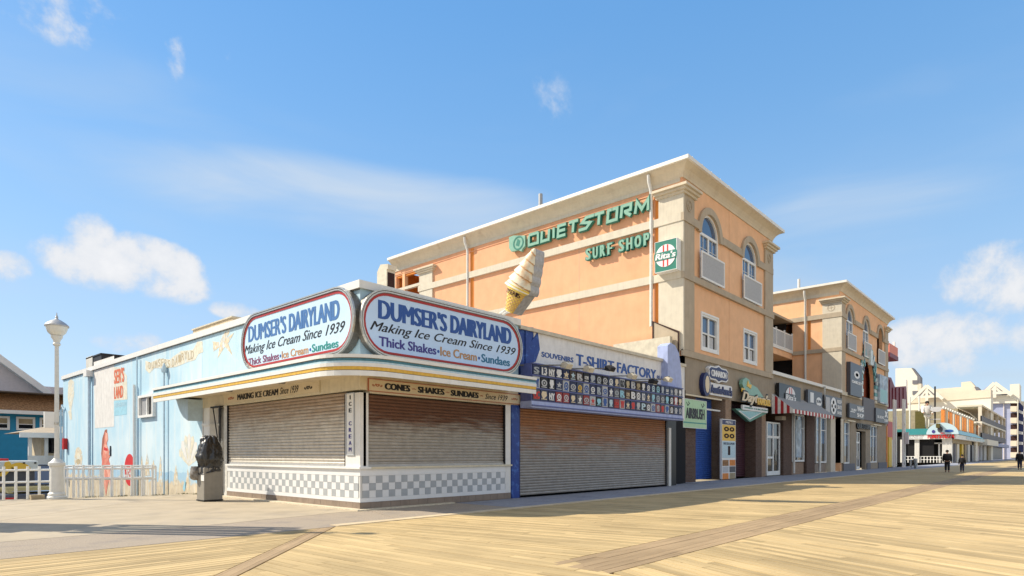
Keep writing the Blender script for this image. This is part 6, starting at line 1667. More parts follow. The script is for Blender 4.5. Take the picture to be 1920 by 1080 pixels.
# giant chef figure holding a pizza paddle
cx, cz = TS.u(1734), zr
ch = thing('chef_statue', 'giant white clad chef statue holding a round paddle on the restaurant roof', 'statue', TS.P(cx, zr, -3))
sc2 = TS.t(1734) / FOC
def skinned(name, joints, edges, m, parent, sub=1, root=0):
    me = bpy.data.meshes.new(name); off = ploc(parent)
    me.from_pydata([tuple(Vector(j[0]) - off) for j in joints], edges, [])
    o = bpy.data.objects.new(name, me); COL.objects.link(o); o.parent = parent
    sk = o.modifiers.new('skin', 'SKIN'); 
    for i, j in enumerate(joints):
        v = me.skin_vertices[0].data[i] if me.skin_vertices else None
    if not me.skin_vertices:
        bpy.context.view_layer.objects.active = o; o.select_set(True); bpy.ops.mesh.customdata_skin_add(); o.select_set(False)
    for i, j in enumerate(joints):
        r_ = j[1]; me.skin_vertices[0].data[i].radius = (r_, r_) if not isinstance(r_, tuple) else r_
        me.skin_vertices[0].data[i].use_root = (i == root)
    sk.use_smooth_shade = True
    sb = o.modifiers.new('subd', 'SUBSURF'); sb.levels = sub; sb.render_levels = sub
    dg = bpy.context.evaluated_depsgraph_get(); me2 = bpy.data.meshes.new_from_object(o.evaluated_get(dg))
    o.modifiers.clear(); o.data = me2; me2.materials.clear(); me2.materials.append(MATS[m]); return o
def person(label, loc, h, heading, walk=.12, coat='cloth_black', trouser='cloth_navy', bulk=1.0, head='hair', parent=None, name='person', cat='person', long=0., arms=None, group=None, hood=False):
    """Standing or striding figure; heading is the way it faces. Body one skinned mesh, clothes over it."""
    f = Vector((math.cos(heading), math.sin(heading), 0)); s = Vector((-f.y, f.x, 0)); L0 = Vector(loc); up = Vector((0, 0, 1))
    P = lambda a, b_, c_: L0 + f * (a * h) + s * (b_ * h) + up * (c_ * h)
    t = thing(name, label, cat, loc, group)
    k = h
    hip = P(0, 0, .53)
    J = [(hip, .075 * k), (P(0, 0, .64), .07 * k), (P(0, 0, .76), .082 * k), (P(.0, 0, .83), .035 * k), (P(.01, 0, .87), .032 * k), (P(.015, 0, .93), (.056 * k, .05 * k)), (P(.01, 0, .985), .03 * k)]
    E = [(0, 1), (1, 2), (2, 3), (3, 4), (4, 5), (5, 6)]
    hands = arms or [((.02, .135, .62), (.06, .15, .47)), ((-.01, -.135, .62), (.0, -.15, .46))]
    for sg, (el, hd) in zip((1, -1), hands):
        i0 = len(J); J += [(P(0, sg * .105, .79), .036 * k), (P(*el), .027 * k), (P(*hd), .02 * k), (P(hd[0] + .01, hd[1], hd[2] - .045), .017 * k)]
        E += [(2, i0), (i0, i0 + 1), (i0 + 1, i0 + 2), (i0 + 2, i0 + 3)]
    for sg in (1, -1):
        a = walk * sg; i0 = len(J)
        J += [(P(0, sg * .05, .48), .055 * k), (P(a * .45 + .01, sg * .052, .27), .037 * k), (P(a * .8, sg * .052, .05), .024 * k), (P(a * .8 + .075, sg * .056, .018), .018 * k)]
        E += [(0, i0), (i0, i0 + 1), (i0 + 1, i0 + 2), (i0 + 2, i0 + 3)]
    skinned('body', J, E, 'skin', t)
    # trousers
    T = [(hip, .088 * k)]; TE = []
    for i0 in (15, 19):
        a = len(T); T += [(J[i0][0], .068 * k), (J[i0 + 1][0], .05 * k), (J[i0 + 2][0] + up * .02 * k, .04 * k)]; TE += [(0, a), (a, a + 1), (a + 1, a + 2)]
    skinned('trousers', T, TE, trouser, t)
    for i0 in (17, 21):
        skinned('shoe', [(J[i0][0] - up * .012 * k, .032 * k), (J[i0 + 1][0] + f * .01 * k, .026 * k)], [(0, 1)], 'rubber', t)
    C = [(P(0, 0, .50 - long), .095 * k * bulk), (P(0, 0, .6), .095 * k * bulk), (P(0, 0, .75), .102 * k * bulk), (P(0, 0, .82), .05 * k)]; CE = [(0, 1), (1, 2), (2, 3)]
    for i0 in (7, 11):
        a = len(C); C += [(J[i0][0], .05 * k * bulk), (J[i0 + 1][0], .041 * k * bulk), (J[i0 + 2][0], .032 * k)]; CE += [(2, a), (a, a + 1), (a + 1, a + 2)]
    skinned('jacket', C, CE, coat, t)
    hp = P(-.004, 0, .945)
    b = MB(); rr = .062 * k if not hood else .07 * k
    b.lathe(hp, [(rr * .9, -.03 * k), (rr * 1.02, 0), (rr * .95, rr * .5), (rr * .6, rr * .92), (.001, rr * 1.1)], 14)
    o = b.build('hair' if not hood else 'hood', head, t, smooth=True)
    # face: eyes, nose, mouth, ears
    fc = P(.015, 0, .925)
    for sg in (1, -1):
        e = P(.064, sg * .02, .927); MB().lathe(e, [(.001, -.006 * k), (.007 * k, 0), (.001, .006 * k)], 8).build('eye', 'letter_black', t)
        e = P(.01, sg * .056, .915); MB().lathe(e, [(.001, -.018 * k), (.012 * k, 0), (.001, .018 * k)], 8).build('ear', 'skin', t)
    MB().lathe(P(.068, 0, .905), [(.011 * k, -.008 * k), (.003 * k, .022 * k)], 8).build('nose', 'skin', t)
    MB().lathe(P(.062, 0, .888), [(.001, -.004 * k), (.016 * k, 0), (.001, .004 * k)], 8).build('mouth', 'paint_rose', t)
    return t
P3 = TS.P(TS.u(1733), zr - .2, -3)
H3 = (832 - 749) / FOC * 0 + TS.at(1733, 750)[1] - (zr - .2)
cs = person('giant white clad chef statue holding a round paddle on the restaurant roof', P3, H3, math.pi * 1.12, walk=.0, coat='weathered_white', trouser='hotel_white', bulk=1.35, head='hair', name='chef_statue', cat='statue', arms=[((.05, .16, .62), (.13, .12, .56)), ((.06, -.15, .62), (.16, -.14, .6))])
bpy.data.objects.remove(ch)
pc3 = TS.P(TS.u(1752), TS.at(1752, 766)[1], -2.6)
MB().tube([TS.P(TS.u(1738), TS.at(1738, 770)[1], -2.8), pc3], .1, 6).build('paddle_handle', 'deck_tan', cs)
MB().prism(Side(TX + 2.6), disc(TS.u(1752), TS.at(1752, 766)[1], .95, .45, 18), -.1, .1).build('paddle_blade', 'curtain', cs)

# people on the boardwalk
g1, g2, g3 = gnd(1776, 885.5), gnd(1804, 885.5), gnd(1912, 880.5)
away = math.radians(8)
person('heavy set person in a bulky black jacket walking away along the boardwalk', (g1.x, g1.y, 0), 1.78, away, .10, 'cloth_black', 'cloth_black', 1.45)
person('shorter person all in black walking beside the one in the bulky jacket', (g2.x, g2.y, 0), 1.42, away, .03, 'cloth_black', 'cloth_navy', 1.15, long=.06)
person('person in a dark coat with bare lower legs standing far down the boardwalk', (g3.x, g3.y, 0), 1.78, math.pi, .06, 'cloth_black', 'cloth_navy', 1.15, long=.1)

# decked grey building past the restaurant
t = thing('decked_building', 'grey building with two open timber decks beyond the pizza restaurant', 'building', (176, 14.3, 0))
DF_ = Front(14.3)
MB().box(177, 248, 19, 60, 0, 12.2).build('building_core', 'deck_tan', t)
for nm, a, c_, m in (('deck_roof', 12.35, 12.75, 'hotel_cream'), ('deck_parapet', 8.95, 10.2, 'deck_grey'), ('deck_edge', 8.55, 8.94, 'hotel_white'), ('deck_parapet', 4.95, 6.4, 'deck_grey')):
    MB().box(175, 248, 14.3, 14.6 if 'parapet' in nm else 19, a, c_).build(nm, m, t)
MB().box(175, 248, 14.7, 19, 4.9, 5.0).build('deck_floor', 'deck_tan', t)
MB().box(175, 248, 14.7, 19, 8.96, 9.0).build('deck_floor', 'deck_tan', t)
for k in range(16): MB().box(176 + k * 4.5, 176.3 + k * 4.5, 14.7, 19, 12.05, 12.34).build('rafter', 'hotel_cream', t); MB().box(176 + k * 4.5, 176.3 + k * 4.5, 14.7, 19, 8.25, 8.54).build('rafter', 'hotel_cream', t)
for x in (175, 190, 205, 220, 235, 247):
    for a, c_ in ((4.95, 8.5), (8.95, 12.3)): MB().box(x, x + .7, 14.35, 15.0, a, c_).build('deck_post', 'hotel_cream', t)
for x in (232, 236, 240, 244):
    for a, c_ in ((6.4, 8.5), (10.2, 12.3)): MB().box(x, x + 2.4, 17, 17.2, a, c_).build('deck_window', 'light_blue_stripe', t)
for i, (a, c_, m) in enumerate([(176, 181, 'siding_grey'), (182.5, 187, 'curtain'), (190, 196, 'weathered_white'), (198, 208, 'deck_tan'), (210, 244, 'sign_charcoal')]): fb('shop_panel', DF_, a, c_, 0, 3.6, -3, -1 + i * .1, m, t)
MB().box(176, 248, 17.2, 19, 0, 4.9).build('shop_back', 'dark_brown', t)
fb('awning_canopy', DF_, 176, 206, 3.6, 4.9, -2, .9, 'hotel_white', t); fb('awning_canopy', DF_, 208, 250, 3.5, 4.4, -2, .7, 'hotel_lilac', t)
# white hotel with roof trusses, facing back towards the camera
HX = Side(200.0)
t = thing('hotel', 'long white hotel with two exposed timber roof trusses behind the pizza restaurant', 'hotel', (200, 30, 0))
def hq(*pp): return [HX.at(*p) for p in pp]
MB().prism(HX, hq((1681, 758), (1858, 745), (1858, 870), (1681, 872)), -6, 0).build('wall', 'hotel_white', t)
MB().prism(HX, hq((1730, 742), (1858, 730), (1858, 745), (1700, 757)), -5, .2).build('upper_wall', 'hotel_cream', t)
MB().prism(HX, hq((1748, 726), (1797, 722), (1797, 713), (1815, 711), (1830, 728), (1830, 745), (1748, 745)), -12, -6).build('roof_block', 'hotel_cream', t)
MB().prism(HX, hq((1822, 722), (1829, 722), (1841, 737), (1831, 738)), -12, -5.8).build('roof_slope', 'deck_grey', t)
def truss(F, a, pk, c_, yb, wd, w0, parent):
    (ax_, az), (px2, pz), (cx2, cz2) = F.at(*a), F.at(*pk), F.at(*c_)
    zb = F.at(pk[0], yb)[1]; 
    def bar(p, q_, nm='truss_bar'): b = MB(); add_ribbon(b, F, [p, q_], wd, w0, w0 + .7); b.build(nm, 'hotel_white', parent)
    bar((ax_, az), (px2, pz)); b = MB(); add_ribbon(b, F, [(px2, pz), (cx2, cz2)], wd, w0 + .02, w0 + .72); b.build('truss_bar', 'hotel_white', parent)
    la = ((ax_ * .35 + px2 * .65), zb); lc = ((cx2 * .35 + px2 * .65), zb)
    k = (zb - az) / (pz - az) if pz != az else .4; kl = (ax_ + (px2 - ax_) * k, zb); k2 = (zb - cz2) / (pz - cz2); kr = (cx2 + (px2 - cx2) * k2, zb)
    b = MB(); add_ribbon(b, F, [kl, kr], wd * .8, w0 + .04, w0 + .66); b.build('truss_tie', 'hotel_white', parent)
    b = MB(); add_ribbon(b, F, [(px2, pz), (px2, zb - (pz - zb) * .45)], wd * .8, w0 + .06, w0 + .64); b.build('king_post', 'hotel_white', parent)
    for e in (kl, kr):
        b = MB(); add_ribbon(b, F, [((e[0] + px2) / 2, zb), (px2, zb + (pz - zb) * .62)], wd * .6, w0 + .08, w0 + .6); b.build('truss_strut', 'hotel_white', parent)
    MB().prism(F, [(ax_, az), (px2, pz), (cx2, cz2)], w0 - 4, w0 - 2.2).build('gable', 'deck_grey', parent)
truss(HX, (1707, 756), (1740, 724), (1770, 749), 745, .75, 1.5, t)
HX2 = Side(290.0)
t2 = thing('hotel_wing', 'lilac and white hotel wing with one large roof truss and stacked balconies', 'hotel', (262, 25, 0))
def h2(*pp): return [HX2.at(*p) for p in pp]
MB().prism(HX2, h2((1838, 753), (1912, 752), (1912, 868), (1838, 868)), -5, 0).build('wall', 'hotel_lilac', t2)
MB().prism(HX2, h2((1832, 749), (1846, 742), (1900, 741), (1911, 750), (1911, 756), (1832, 757)), -5, 1.0).build('eave_band', 'hotel_white', t2)
truss(HX2, (1832, 750), (1866, 719), (1898, 742), 738, 1.2, 2.0, t2)
MB().prism(HX2, h2((1894, 721), (1912, 720), (1912, 752), (1894, 746)), -10, 1.2).build('stair_tower', 'hotel_white', t2)
for k in range(5):
    y = 762 + k * 21.5
    MB().prism(HX2, h2((1895, y), (1907, y), (1907, y + 10), (1895, y + 10)), .0, 1.6).build('balcony', 'hotel_cream', t2)
    MB().prism(HX2, h2((1895, y - 9), (1907, y - 9), (1907, y - .5), (1895, y - .5)), .0, .2).build('balcony_recess', 'dark_brown', t2)
MB().prism(HX2, h2((1908, 750), (1909.5, 750), (1909.5, 850), (1908, 850)), 0, 1.7).build('column', 'hotel_white', t2)
MB().prism(HX2, h2((1910, 753), (1919, 762), (1919, 850), (1910, 850)), 0, .6).build('bay_shade_sheet', 'navy', t2)  # navy sheet, the shade of the bays put into its colour
for k in range(5): MB().prism(HX2, h2((1910, 768 + k * 20), (1918, 772 + k * 19), (1918, 777 + k * 19), (1910, 774 + k * 20)), .6, 1.0).build('bay_rail', 'curtain', t2)
for px in (1851, 1881): MB().prism(HX2, h2((px, 757), (px + 2, 757), (px + 2, 868), (px, 868)), 0, .5).build('column', 'siding_grey', t2)
MB().prism(Side(345), [Side(345).at(*p) for p in ((1838, 735), (1850, 725), (1858, 724), (1858, 745), (1838, 745))], -8, 0).build('blue_roof', 'hotel_lilac', t2)
MB().prism(Side(300), [Side(300).at(*p) for p in ((1912, 752), (1960, 756), (1960, 858), (1912, 858))], -8, 0).build('far_wing', 'hotel_white', t2)
HX3 = Side(330.0)
t3 = thing('apartment_tower', 'tall cream apartment block with a sloping dark parapet behind the maroon roofed kiosk', 'building', (150, 40, 0))
def h3(*pp): return [HX3.at(*p) for p in pp]
MB().prism(HX3, h3((1679, 691), (1709, 690), (1720, 705), (1720, 870), (1679, 870)), -5, 0).build('wall', 'hotel_white', t3)
MB().prism(HX3, h3((1709, 690), (1712, 690), (1726, 707), (1726, 719), (1720, 719), (1720, 706)), -5, .2).build('sloping_parapet', 'deck_grey', t3)
MB().prism(HX3, h3((1720, 719), (1727, 719), (1727, 870), (1720, 870)), -5, .1).build('balcony_stack', 'hotel_cream', t3)
for k in range(3): MB().prism(HX3, h3((1711, 713 + k * 20), (1721, 713 + k * 20), (1721, 720 + k * 20), (1711, 720 + k * 20)), .0, .3).build('window', 'deck_grey', t3)
MB().prism(HX3, h3((1698, 712), (1700, 712), (1700, 776), (1698, 776)), .0, .2).build('wall_groove', 'siding_grey', t3)
# rows of shops closing the far end of the boardwalk
t4 = thing('distant_shop_row', 'distant low shops and signs along the end of the boardwalk', 'shops', (300, 14, 0))
MB().box(300, 420, 14.5, 40, 0, 7).build('wall', 'hotel_white', t4); MB().box(300, 420, 13.5, 14.5, 3.6, 5.0).build('awning', 'teal_light', t4)
for k in range(8): MB().box(304 + k * 12, 310 + k * 12, 14.3, 14.6, 0, 3.4).build('shopfront', 'deck_grey', t4)

# ------------------------------------------------------------------ lamp post
lp = gnd(106.5, 935.5); lx_, ly_ = lp.x, lp.y
t = thing('lamp_post', 'white fluted lamp post with a flared base and acorn globe at the plaza edge', 'lamp post', (lx_, ly_, 0))
MB().lathe((lx_, ly_, 0), [(.27, 0), (.27, .07), (.235, .10), (.235, .17), (.19, .22), (.172, .9), (.175, 1.02), (.225, 1.06), (.23, 1.14), (.15, 1.2), (.09, 1.28)], 28).build('base', 'lamp_white', t, smooth=True)
sh = MB(); n = 16
prof_ = [(.085, 1.26), (.066, 1.5), (.058, 4.6), (.056, 4.9)]
vs = []
for r_, z in prof_:
    for k in range(n * 2): rr = r_ * (1 if k % 2 == 0 else .9); vs.append((lx_ + rr * math.cos(k * math.pi / n), ly_ + rr * math.sin(k * math.pi / n), z))
sh.add(vs, [(i * 2 * n + k, i * 2 * n + (k + 1) % (2 * n), (i + 1) * 2 * n + (k + 1) % (2 * n), (i + 1) * 2 * n + k) for i in range(3) for k in range(2 * n)]).build('shaft', 'lamp_white', t)
MB().lathe((lx_, ly_, 0), [(.085, 4.85), (.11, 4.9), (.085, 4.95), (.10, 5.02), (.15, 5.1), (.16, 5.16)], 24).build('collar', 'lamp_white', t, smooth=True)
MB().lathe((lx_, ly_, 0), [(.15, 5.17), (.24, 5.26), (.29, 5.40), (.30, 5.46)], 28).build('globe', 'lamp_glass', t, smooth=True)
MB().lathe((lx_, ly_, 0), [(.325, 5.45), (.325, 5.49), (.25, 5.57), (.13, 5.65), (.05, 5.69), (.03, 5.73), (.045, 5.76), (.02, 5.80), (.008, 5.9)], 28).build('cap', 'galvanised', t, smooth=True)
MB().lathe((lx_, ly_, 0), [(.064, 2.35), (.07, 2.36), (.07, 2.42), (.064, 2.43)], 16).build('strap', 'chrome', t)
bx_ = gnd(90, 935); 
MB().box(lx_ - .32, lx_ - .06, ly_ - .0, ly_ + .1, 2.25, 2.75).build('notice_plate', 'white_trim', t)
o = MB().box(lx_ - .62, lx_ - .28, ly_ + .15, ly_ + .5, 0, .14).build('concrete_block', 'deck_tan', None); tag(o, 'small brown concrete block at the foot of the lamp post', 'block')

# covered refuse bin
bp = gnd(396, 939.5); bx0, by0 = bp.x, bp.y
t = thing('litter_bin', 'grey litter bin under a crumpled black tarpaulin hood beside the side shutter', 'bin', (bx0, by0, 0))
hw = .275; by1 = by0 + .1
bv = MB().box(bx0 - hw, bx0 + hw, by1 - hw, by1 + hw, .0, 1.02); bv = bv.build('bin_body', 'bin_grey', t, bevel=.03)
MB().box(bx0 - hw - .012, bx0 - hw, by1 - .28, by1 - .08, .62, .80).build('notice', 'white_trim', t)
MB().box(bx0 - hw - .01, bx0 + hw + .01, by1 - hw - .01, by1 + hw + .01, .01, .05).build('foot_rim', 'rubber', t)
# crumpled hood: folded cloth pulled over a frame, gathered at the rim
K, M_ = 72, 46; vs = []
from mathutils import noise
for i in range(M_ + 1):
    s = i / M_
    z = .90 + s * 1.08
    if s < .22: w = .315 - .02 * math.sin(s / .22 * math.pi)
    elif s < .5: w = .32 + .02 * math.sin((s - .22) / .28 * math.pi)
    else: w = .32 - .15 * ((s - .5) / .5) ** 1.4
    if s > .95: w *= 1 - (s - .95) / .05 * .35
    for k in range(K):
        a_ = 2 * math.pi * k / K; c_, s_ = math.cos(a_), math.sin(a_); sq = 1 / (abs(c_) ** 3.2 + abs(s_) ** 3.2) ** (1 / 3.2)
        p = Vector((c_ * 2.4, s_ * 2.4, z * 3.2)); cr = noise.fractal(p, 1.0, 2.2, 4) * .06
        cr += .028 * abs(math.sin(a_ * 7 + z * 11 + noise.noise(p * .8) * 5)) * (1 if s < .5 else .6)
        if .12 < s < .3: cr -= .03 * (1 + math.sin(a_ * 23 + s * 40)) * .5
        r_ = w * sq * .93 + cr
        lean = .06 * max(0, s - .4) - (.0)
        vs.append((bx0 + c_ * r_ + lean, by1 + s_ * r_ + .10 * max(0, s - .4) * 1.6, z + .02 * noise.noise(p * 2) - (.10 * max(0, -c_) * (1 if s < .1 else 0))))
fs = [(i * K + k, i * K + (k + 1) % K, (i + 1) * K + (k + 1) % K, (i + 1) * K + k) for i in range(M_) for k in range(K)] + [tuple(range(M_ * K, (M_ + 1) * K))]
hood = MB().add(vs, fs).build('tarpaulin_hood', 'tarp', t, smooth=False)
for p_ in hood.data.polygons: p_.use_smooth = True
# knotted tail of the tarpaulin hanging at the corner
vs = []; K2 = 16
for i in range(13):
    s = i / 12; z = 1.05 - s * .42; w = .10 + .045 * math.sin(s * math.pi)
    if i == 12: w = .05
    for k in range(K2):
        a_ = 2 * math.pi * k / K2; r_ = w * (1 + .35 * noise.noise(Vector((math.cos(a_) * 2, math.sin(a_) * 2, z * 9))))
        vs.append((bx0 - hw - .04 + math.cos(a_) * r_, by1 + .28 + math.sin(a_) * r_, z))
MB().add(vs, [(i * K2 + k, i * K2 + (k + 1) % K2, (i + 1) * K2 + (k + 1) % K2, (i + 1) * K2 + k) for i in range(12) for k in range(K2)] + [tuple(range(K2))[::-1], tuple(range(12 * K2, 13 * K2))]).build('knotted_corner', 'tarp_pale', hood, smooth=True)

# pipe railings along the raised edge
def railing(label, pts, top, posts, m='white_trim', low=.42, r_=.035, z0=-.02, gap=None):
    t = thing('railing', label, 'railing', (pts[0][0], pts[0][1], z0), 'white pipe railings at the edge of the plaza')
    for z in (z0 + top, z0 + low): MB().tube([(x, y, z) for x, y in pts], r_, 8).build('rail', m, t, smooth=True)
    # posts evenly along the line
    segs = [(Vector(a), Vector(b_)) for a, b_ in zip(pts, pts[1:])]; L_ = sum((b_ - a).length for a, b_ in segs)
    for k in range(posts + 1):
        d_ = L_ * k / posts
        for a, b_ in segs:
            l = (b_ - a).length
            if d_ <= l + 1e-6: p = a + (b_ - a) * (d_ / l); break
            d_ -= l
        MB().tube([(p.x, p.y, z0 - .3), (p.x, p.y, z0 + top + (.12 if r_ > .03 else .0))], r_ * 1.15, 8).build('post', m, t, smooth=True)
    return t
pL = [tuple(gnd(px, pyy)[:2]) for px, pyy in ((-160, 941), (0, 937), (95, 933))]
railing('white pipe railing with closely set square posts in front of the parked vehicles', pL, .93, 11, r_=.034, low=.55)
pR = [(gnd(120, 930).x, gnd(120, 930).y), (7.0, 23.9), (7.75, 23.8)]
railing('thin white pipe railing in front of the painted bather and surfboard', pR, .95, 9, r_=.035, low=.62)
pR2 = [(gnd(118, 929).x, gnd(118, 929).y + .9), (7.6, 24.9), (8.15, 24.7)]
t = railing('second pipe railing behind, ending in a round return by the downpipe', pR2, 1.02, 9, r_=.03, low=.55)
for i in range(9):
    px = random.choice([176, 215, 262, 270, 330, 290, 350, 205, 240]); y = random.uniform(23.7, 24.2)
    pass
b = MB()
for i in range(420):
    c_ = random.choice([(7.9, 23.62), (8.6, 23.4), (9.0, 23.2), (6.8, 23.7), (5.9, 23.95), (9.0, 22.9)]); x, y = c_[0] + random.gauss(0, .14), c_[1] + random.gauss(0, .06); h = random.uniform(.03, .09); a_ = random.uniform(0, 6.3)
    b.add([(x, y, -.02), (x + .012, y, -.02), (x + h * .5 * math.cos(a_), y + h * .5 * math.sin(a_), h - .02)], [(0, 1, 2)])
struct(b.build('weeds', 'grass'), 'stuff')

# ------------------------------------------------------------------ street behind: motel, cottage, van, cars
MF = Front(60)
t = thing('motel', 'bright blue motel with brown shingled upper band, white windows and a grey gable', 'building', (0, 60, -1))
def mz(px, pyy): return MF.at(px, pyy)[1]
zA, zB_, zC_, zD = mz(50, 775), mz(50, 738.5), mz(50, 782), mz(50, 807)
MB().box(-25, 17, 60, 78, -1, zA).build('wall', 'motel_blue', t)
MB().add([(-25, 59.2, zA + .15), (17, 59.2, zA + .15), (17, 60.6, zB_), (-25, 60.6, zB_), (17, 78, zB_), (17, 78, zA + .15)], [(0, 1, 2, 3), (1, 5, 4, 2)]).build('shingled_band', 'shingle_brown', t)
MB().box(-25, 17.1, 59.0, 59.4, zA - .12, zA + .15).build('fascia', 'white_paint', t)
MB().box(-25, 17.1, 59.3, 61, zB_, zB_ + .08).build('flashing', 'roof_brown', t)
gp = [MF.off(-2).at(*p) for p in ((-120, 600), (0, 676), (88, 741), (92, 752), (-120, 752))]
MB().prism(MF.off(-2), gp, -12, 0).build('gable_wall', 'siding_grey', t)
b = MB(); add_ribbon(b, MF.off(-2), [MF.off(-2).at(*p) for p in ((-60, 630), (0, 675), (90, 740))], .45, .02, .7); b.build('bargeboard', 'white_trim', t)
MB().box(12.1, 17, 62.5, 76, zB_, zB_ + .9).build('rear_roof', 'siding_grey', t)
for a, c_ in ((-32, 18), (30, 65.5), (74, 96)):
    u0, u1 = MF.u(a), MF.u(c_); b = MB(); b.ring(MF, [(u0, zD), (u1, zD), (u1, zC_), (u0, zC_)], [(u0 + .15, zD + .15), (u1 - .15, zD + .15), (u1 - .15, zC_ - .15), (u0 + .15, zC_ - .15)], .0, .1)
    w = b.build('window', 'white_trim', t); zm = (zD + zC_) / 2 - .05
    fb('pane', MF, u0 + .15, u1 - .15, zm, zC_ - .15, .01, .03, 'deck_tan', w); fb('pane', MF, u0 + .15, u1 - .15, zD + .15, zm, .01, .03, 'glass_dark', w); fb('meeting_rail', MF, u0 + .15, u1 - .15, zm - .03, zm + .03, .035, .07, 'white_trim', w)
# small white cottage with a porch
CF = Front(44); cu0, cu1 = CF.u(62), CF.u(108)
t = thing('cottage', 'little white cottage with a grey hipped roof and porch before the blue motel', 'cottage', (cu0, 44, -1))
zr1, zr0 = CF.at(70, 800)[1], CF.at(70, 812)[1]
MB().box(cu0 + .5, cu1 + 3, 44.6, 47.2, -1, zr0).build('wall', 'soffit_cream', t)
MB().add([(cu0 - .8, 43.2, zr0), (cu1 + 4, 43.2, zr0), (cu1 + 4, 47.4, zr0), (cu0 - .8, 47.4, zr0), (cu0 + 1.0, 45.4, zr1 + .1), (cu1 + 3, 45.4, zr1 + .1)], [(0, 1, 5, 4), (0, 4, 3), (1, 2, 5), (2, 3, 4, 5), (3, 2, 1, 0)]).build('roof', 'trim_taupe', t)
MB().box(cu0 - .75, cu1 + 4, 43.1, 43.25, zr0 - .28, zr0).build('fascia', 'white_trim', t)
for k in range(5): x = cu0 - .3 + k * .75; MB().box(x, x + .16, 43.5, 43.66, -1, zr0 - .2).build('porch_post', 'white_trim', t)
MB().box(cu0 - .3, cu1 + 3, 43.52, 43.6, -.2, 1.35).build('porch_railing', 'white_trim', t)
for k in range(3): fb('window', CF.off(-.6), cu0 + .7 + k * .8, cu0 + 1.1 + k * .8, 1.5, 2.6, .0, .06, 'glass_dark', t)
# white van painted with yellow and orange shapes
VF = Front(31.0); vu1 = VF.u(72); vz1 = VF.at(36, 864)[1]; vzb = VF.at(36, 884)[1]
t = thing('ice_cream_van', 'white van with painted yellow and orange shapes behind the railing', 'van', (vu1 - 2, 31, -1))
MB().fbox(VF, vu1 - 5.2, vu1, vzb, vz1, -2.2, 0).build('body', 'van_white', t, bevel=.05)
MB().fbox(VF, vu1 - 5.1, vu1 - .1, -.55, vzb, -2.0, -.12).build('lower_body', 'sign_charcoal', t)
MB().prism(VF, [VF.at(*p) for p in ((-4, 893), (6, 880), (9, 867), (17, 864.5), (21, 870), (19, 882), (9, 893))], .0, .02).build('painted_shape', 'letter_gold', t)
MB().prism(VF, disc(VF.u(36), VF.at(36, 883)[1], .38, .33, 16, 0, 180), .0, .012).build('painted_shape', 'letter_gold', t)
MB().prism(VF, [VF.at(*p) for p in ((20, 884), (22, 875), (27, 880), (27, 884))], .0, .012).build('painted_shape', 'orange_paint', t)
MB().fbox(VF, vu1 - 5.0, vu1 - .9, vz1, vz1 + .09, -1.9, -.3).build('roof_cap', 'bright_red', t)
for px in (43, 64): fb('marker_lamp', VF, VF.u(px), VF.u(px + 4), vz1 - .12, vz1 - .06, .0, .03, 'rubber', t)
for x in (vu1 - .8, vu1 - 3.6):
    w = MB().prism(VF, disc(x, -.64, .36, .36, 20), -.25, .02).build('wheel', 'rubber', t); MB().prism(VF, disc(x, -.64, .2, .2, 14), .02, .04).build('rim', 'chrome', w)
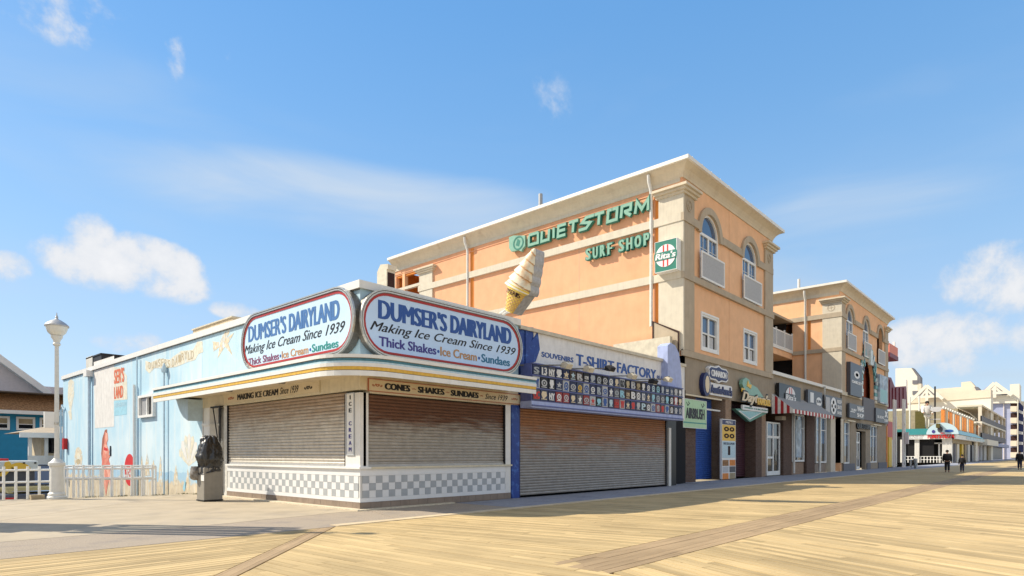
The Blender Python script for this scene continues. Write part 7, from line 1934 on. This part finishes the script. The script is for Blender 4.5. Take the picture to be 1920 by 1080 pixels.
def car(label, xl, y, m, H_=1.5, W_=1.75, top='car_black'):
    """A car parked with its tail towards the plaza."""
    S = Side(xl); F = Front(y); L_ = 4.4; z = -1; a = -(y + L_); e = -y
    t = thing('parked_car', label, 'car', (xl + W_ / 2, y + L_ / 2, -1), 'cars parked below the plaza edge')
    MB().prism(S, [(a, z + .35), (a, z + .75), (a + 1.2, z + .98), (e - .1, z + 1.02), (e, z + .9), (e, z + .35)], -W_, 0).build('body', m, t, bevel=.07)
    c_ = MB().prism(S, [(a + 1.1, z + 1.0), (a + 1.9, z + H_ - .04), (a + 2.3, z + H_), (e - .75, z + H_), (e - .12, z + 1.03)], -W_ + .12, -.12).build('cabin', top, t, bevel=.06)
    MB().add([(xl + .28, y + .14, z + 1.08), (xl + W_ - .28, y + .14, z + 1.08), (xl + W_ - .32, y + .66, z + H_ - .07), (xl + .32, y + .66, z + H_ - .07)], [(0, 1, 2, 3)]).build('rear_window', 'glass_sky', c_)
    fb('bumper', F, xl + .06, xl + W_ - .06, z + .32, z + .58, 0, .09, 'rubber' , t)
    for x in (xl + .04, xl + W_ - .34): fb('rear_lamp', F, x, x + .3, z + .72, z + .9, .0, .03, 'bright_red', t)
    fb('number_plate', F, xl + W_ / 2 - .25, xl + W_ / 2 + .25, z + .66, z + .8, 0, .02, 'white_trim', t)
    for yy in (y + .8, y + L_ - .85):
        for xx in (0, -W_ + .24):
            w = MB().prism(S, disc(-yy, z + .34, .34, .34, 20), xx - .24, xx + .02).build('wheel', 'rubber', t); MB().prism(S, disc(-yy, z + .34, .2, .2, 14), xx + .021, xx + .03).build('rim', 'chrome', w)
    return t
cf = Front(28.5)
car('silver car with a black roof parked between the van and the lamp post', Front(34).u(121) - 1.75, 34, 'van_white', 1.95)
car('dark parked car low behind the railing, in front of the van', Front(27.5).u(6), 27.5, 'sign_charcoal', 1.2, top='olive')

# ------------------------------------------------------------------ unseen slatted post, added and shaped to cast the shadow across the plaza
bx1, by1_ = 1.05, 17.25
t = thing('slatted_shadow_caster', 'unseen slatted timber post added beside the plaza to cast a shadow', 'shadow caster', (bx1, by1_, 0))
nx_, ny_ = Vector((-0.68, 1.0, 0)).normalized()[:2]
sx_, sy_ = ny_, -nx_          # across the sun
def tb(name, a0, a1, z0, z1, d0=-.03, d1=.03, m='wood_tan'):
    vs = [(bx1 + sx_ * a + nx_ * d, by1_ + sy_ * a + ny_ * d, z) for a in (a0, a1) for d in (d0, d1) for z in (z0, z1)]
    return MB().add(vs, [(0, 1, 3, 2), (4, 6, 7, 5), (0, 4, 5, 1), (2, 3, 7, 6), (0, 2, 6, 4), (1, 5, 7, 3)]).build(name, m, t)
tb('post', -.09, .09, 0, 8.0)
tb('panel', -.75, -.1, .7, 2.9); tb('panel', -.1, .68, .5, 3.4); tb('panel', -.5, -.1, 2.9, 3.6)
for a, w_ in ((-.66, .20), (-.40, .22), (-.12, .30), (.24, .18), (.48, .22)): tb('slat', a, a + w_, 3.7, 6.9 + .25 * (a > 0))
tb('crossbar', -.62, .7, 4.0, 4.12, .03, .08); tb('crossbar', -.62, .7, 6.7, 6.82, .03, .08); tb('crossbar', -.3, .4, 7.1, 7.5, .03, .08)
tb('panel', -.2, .3, 3.3, 3.9)
# finial shaped for the round end of the shadow
MB().lathe((bx1, by1_, 8.0), [(.02, 0), (.02, .35), (.14, .42), (.14, .6), (.02, .68)], 12).build('finial', 'wood_tan', t)
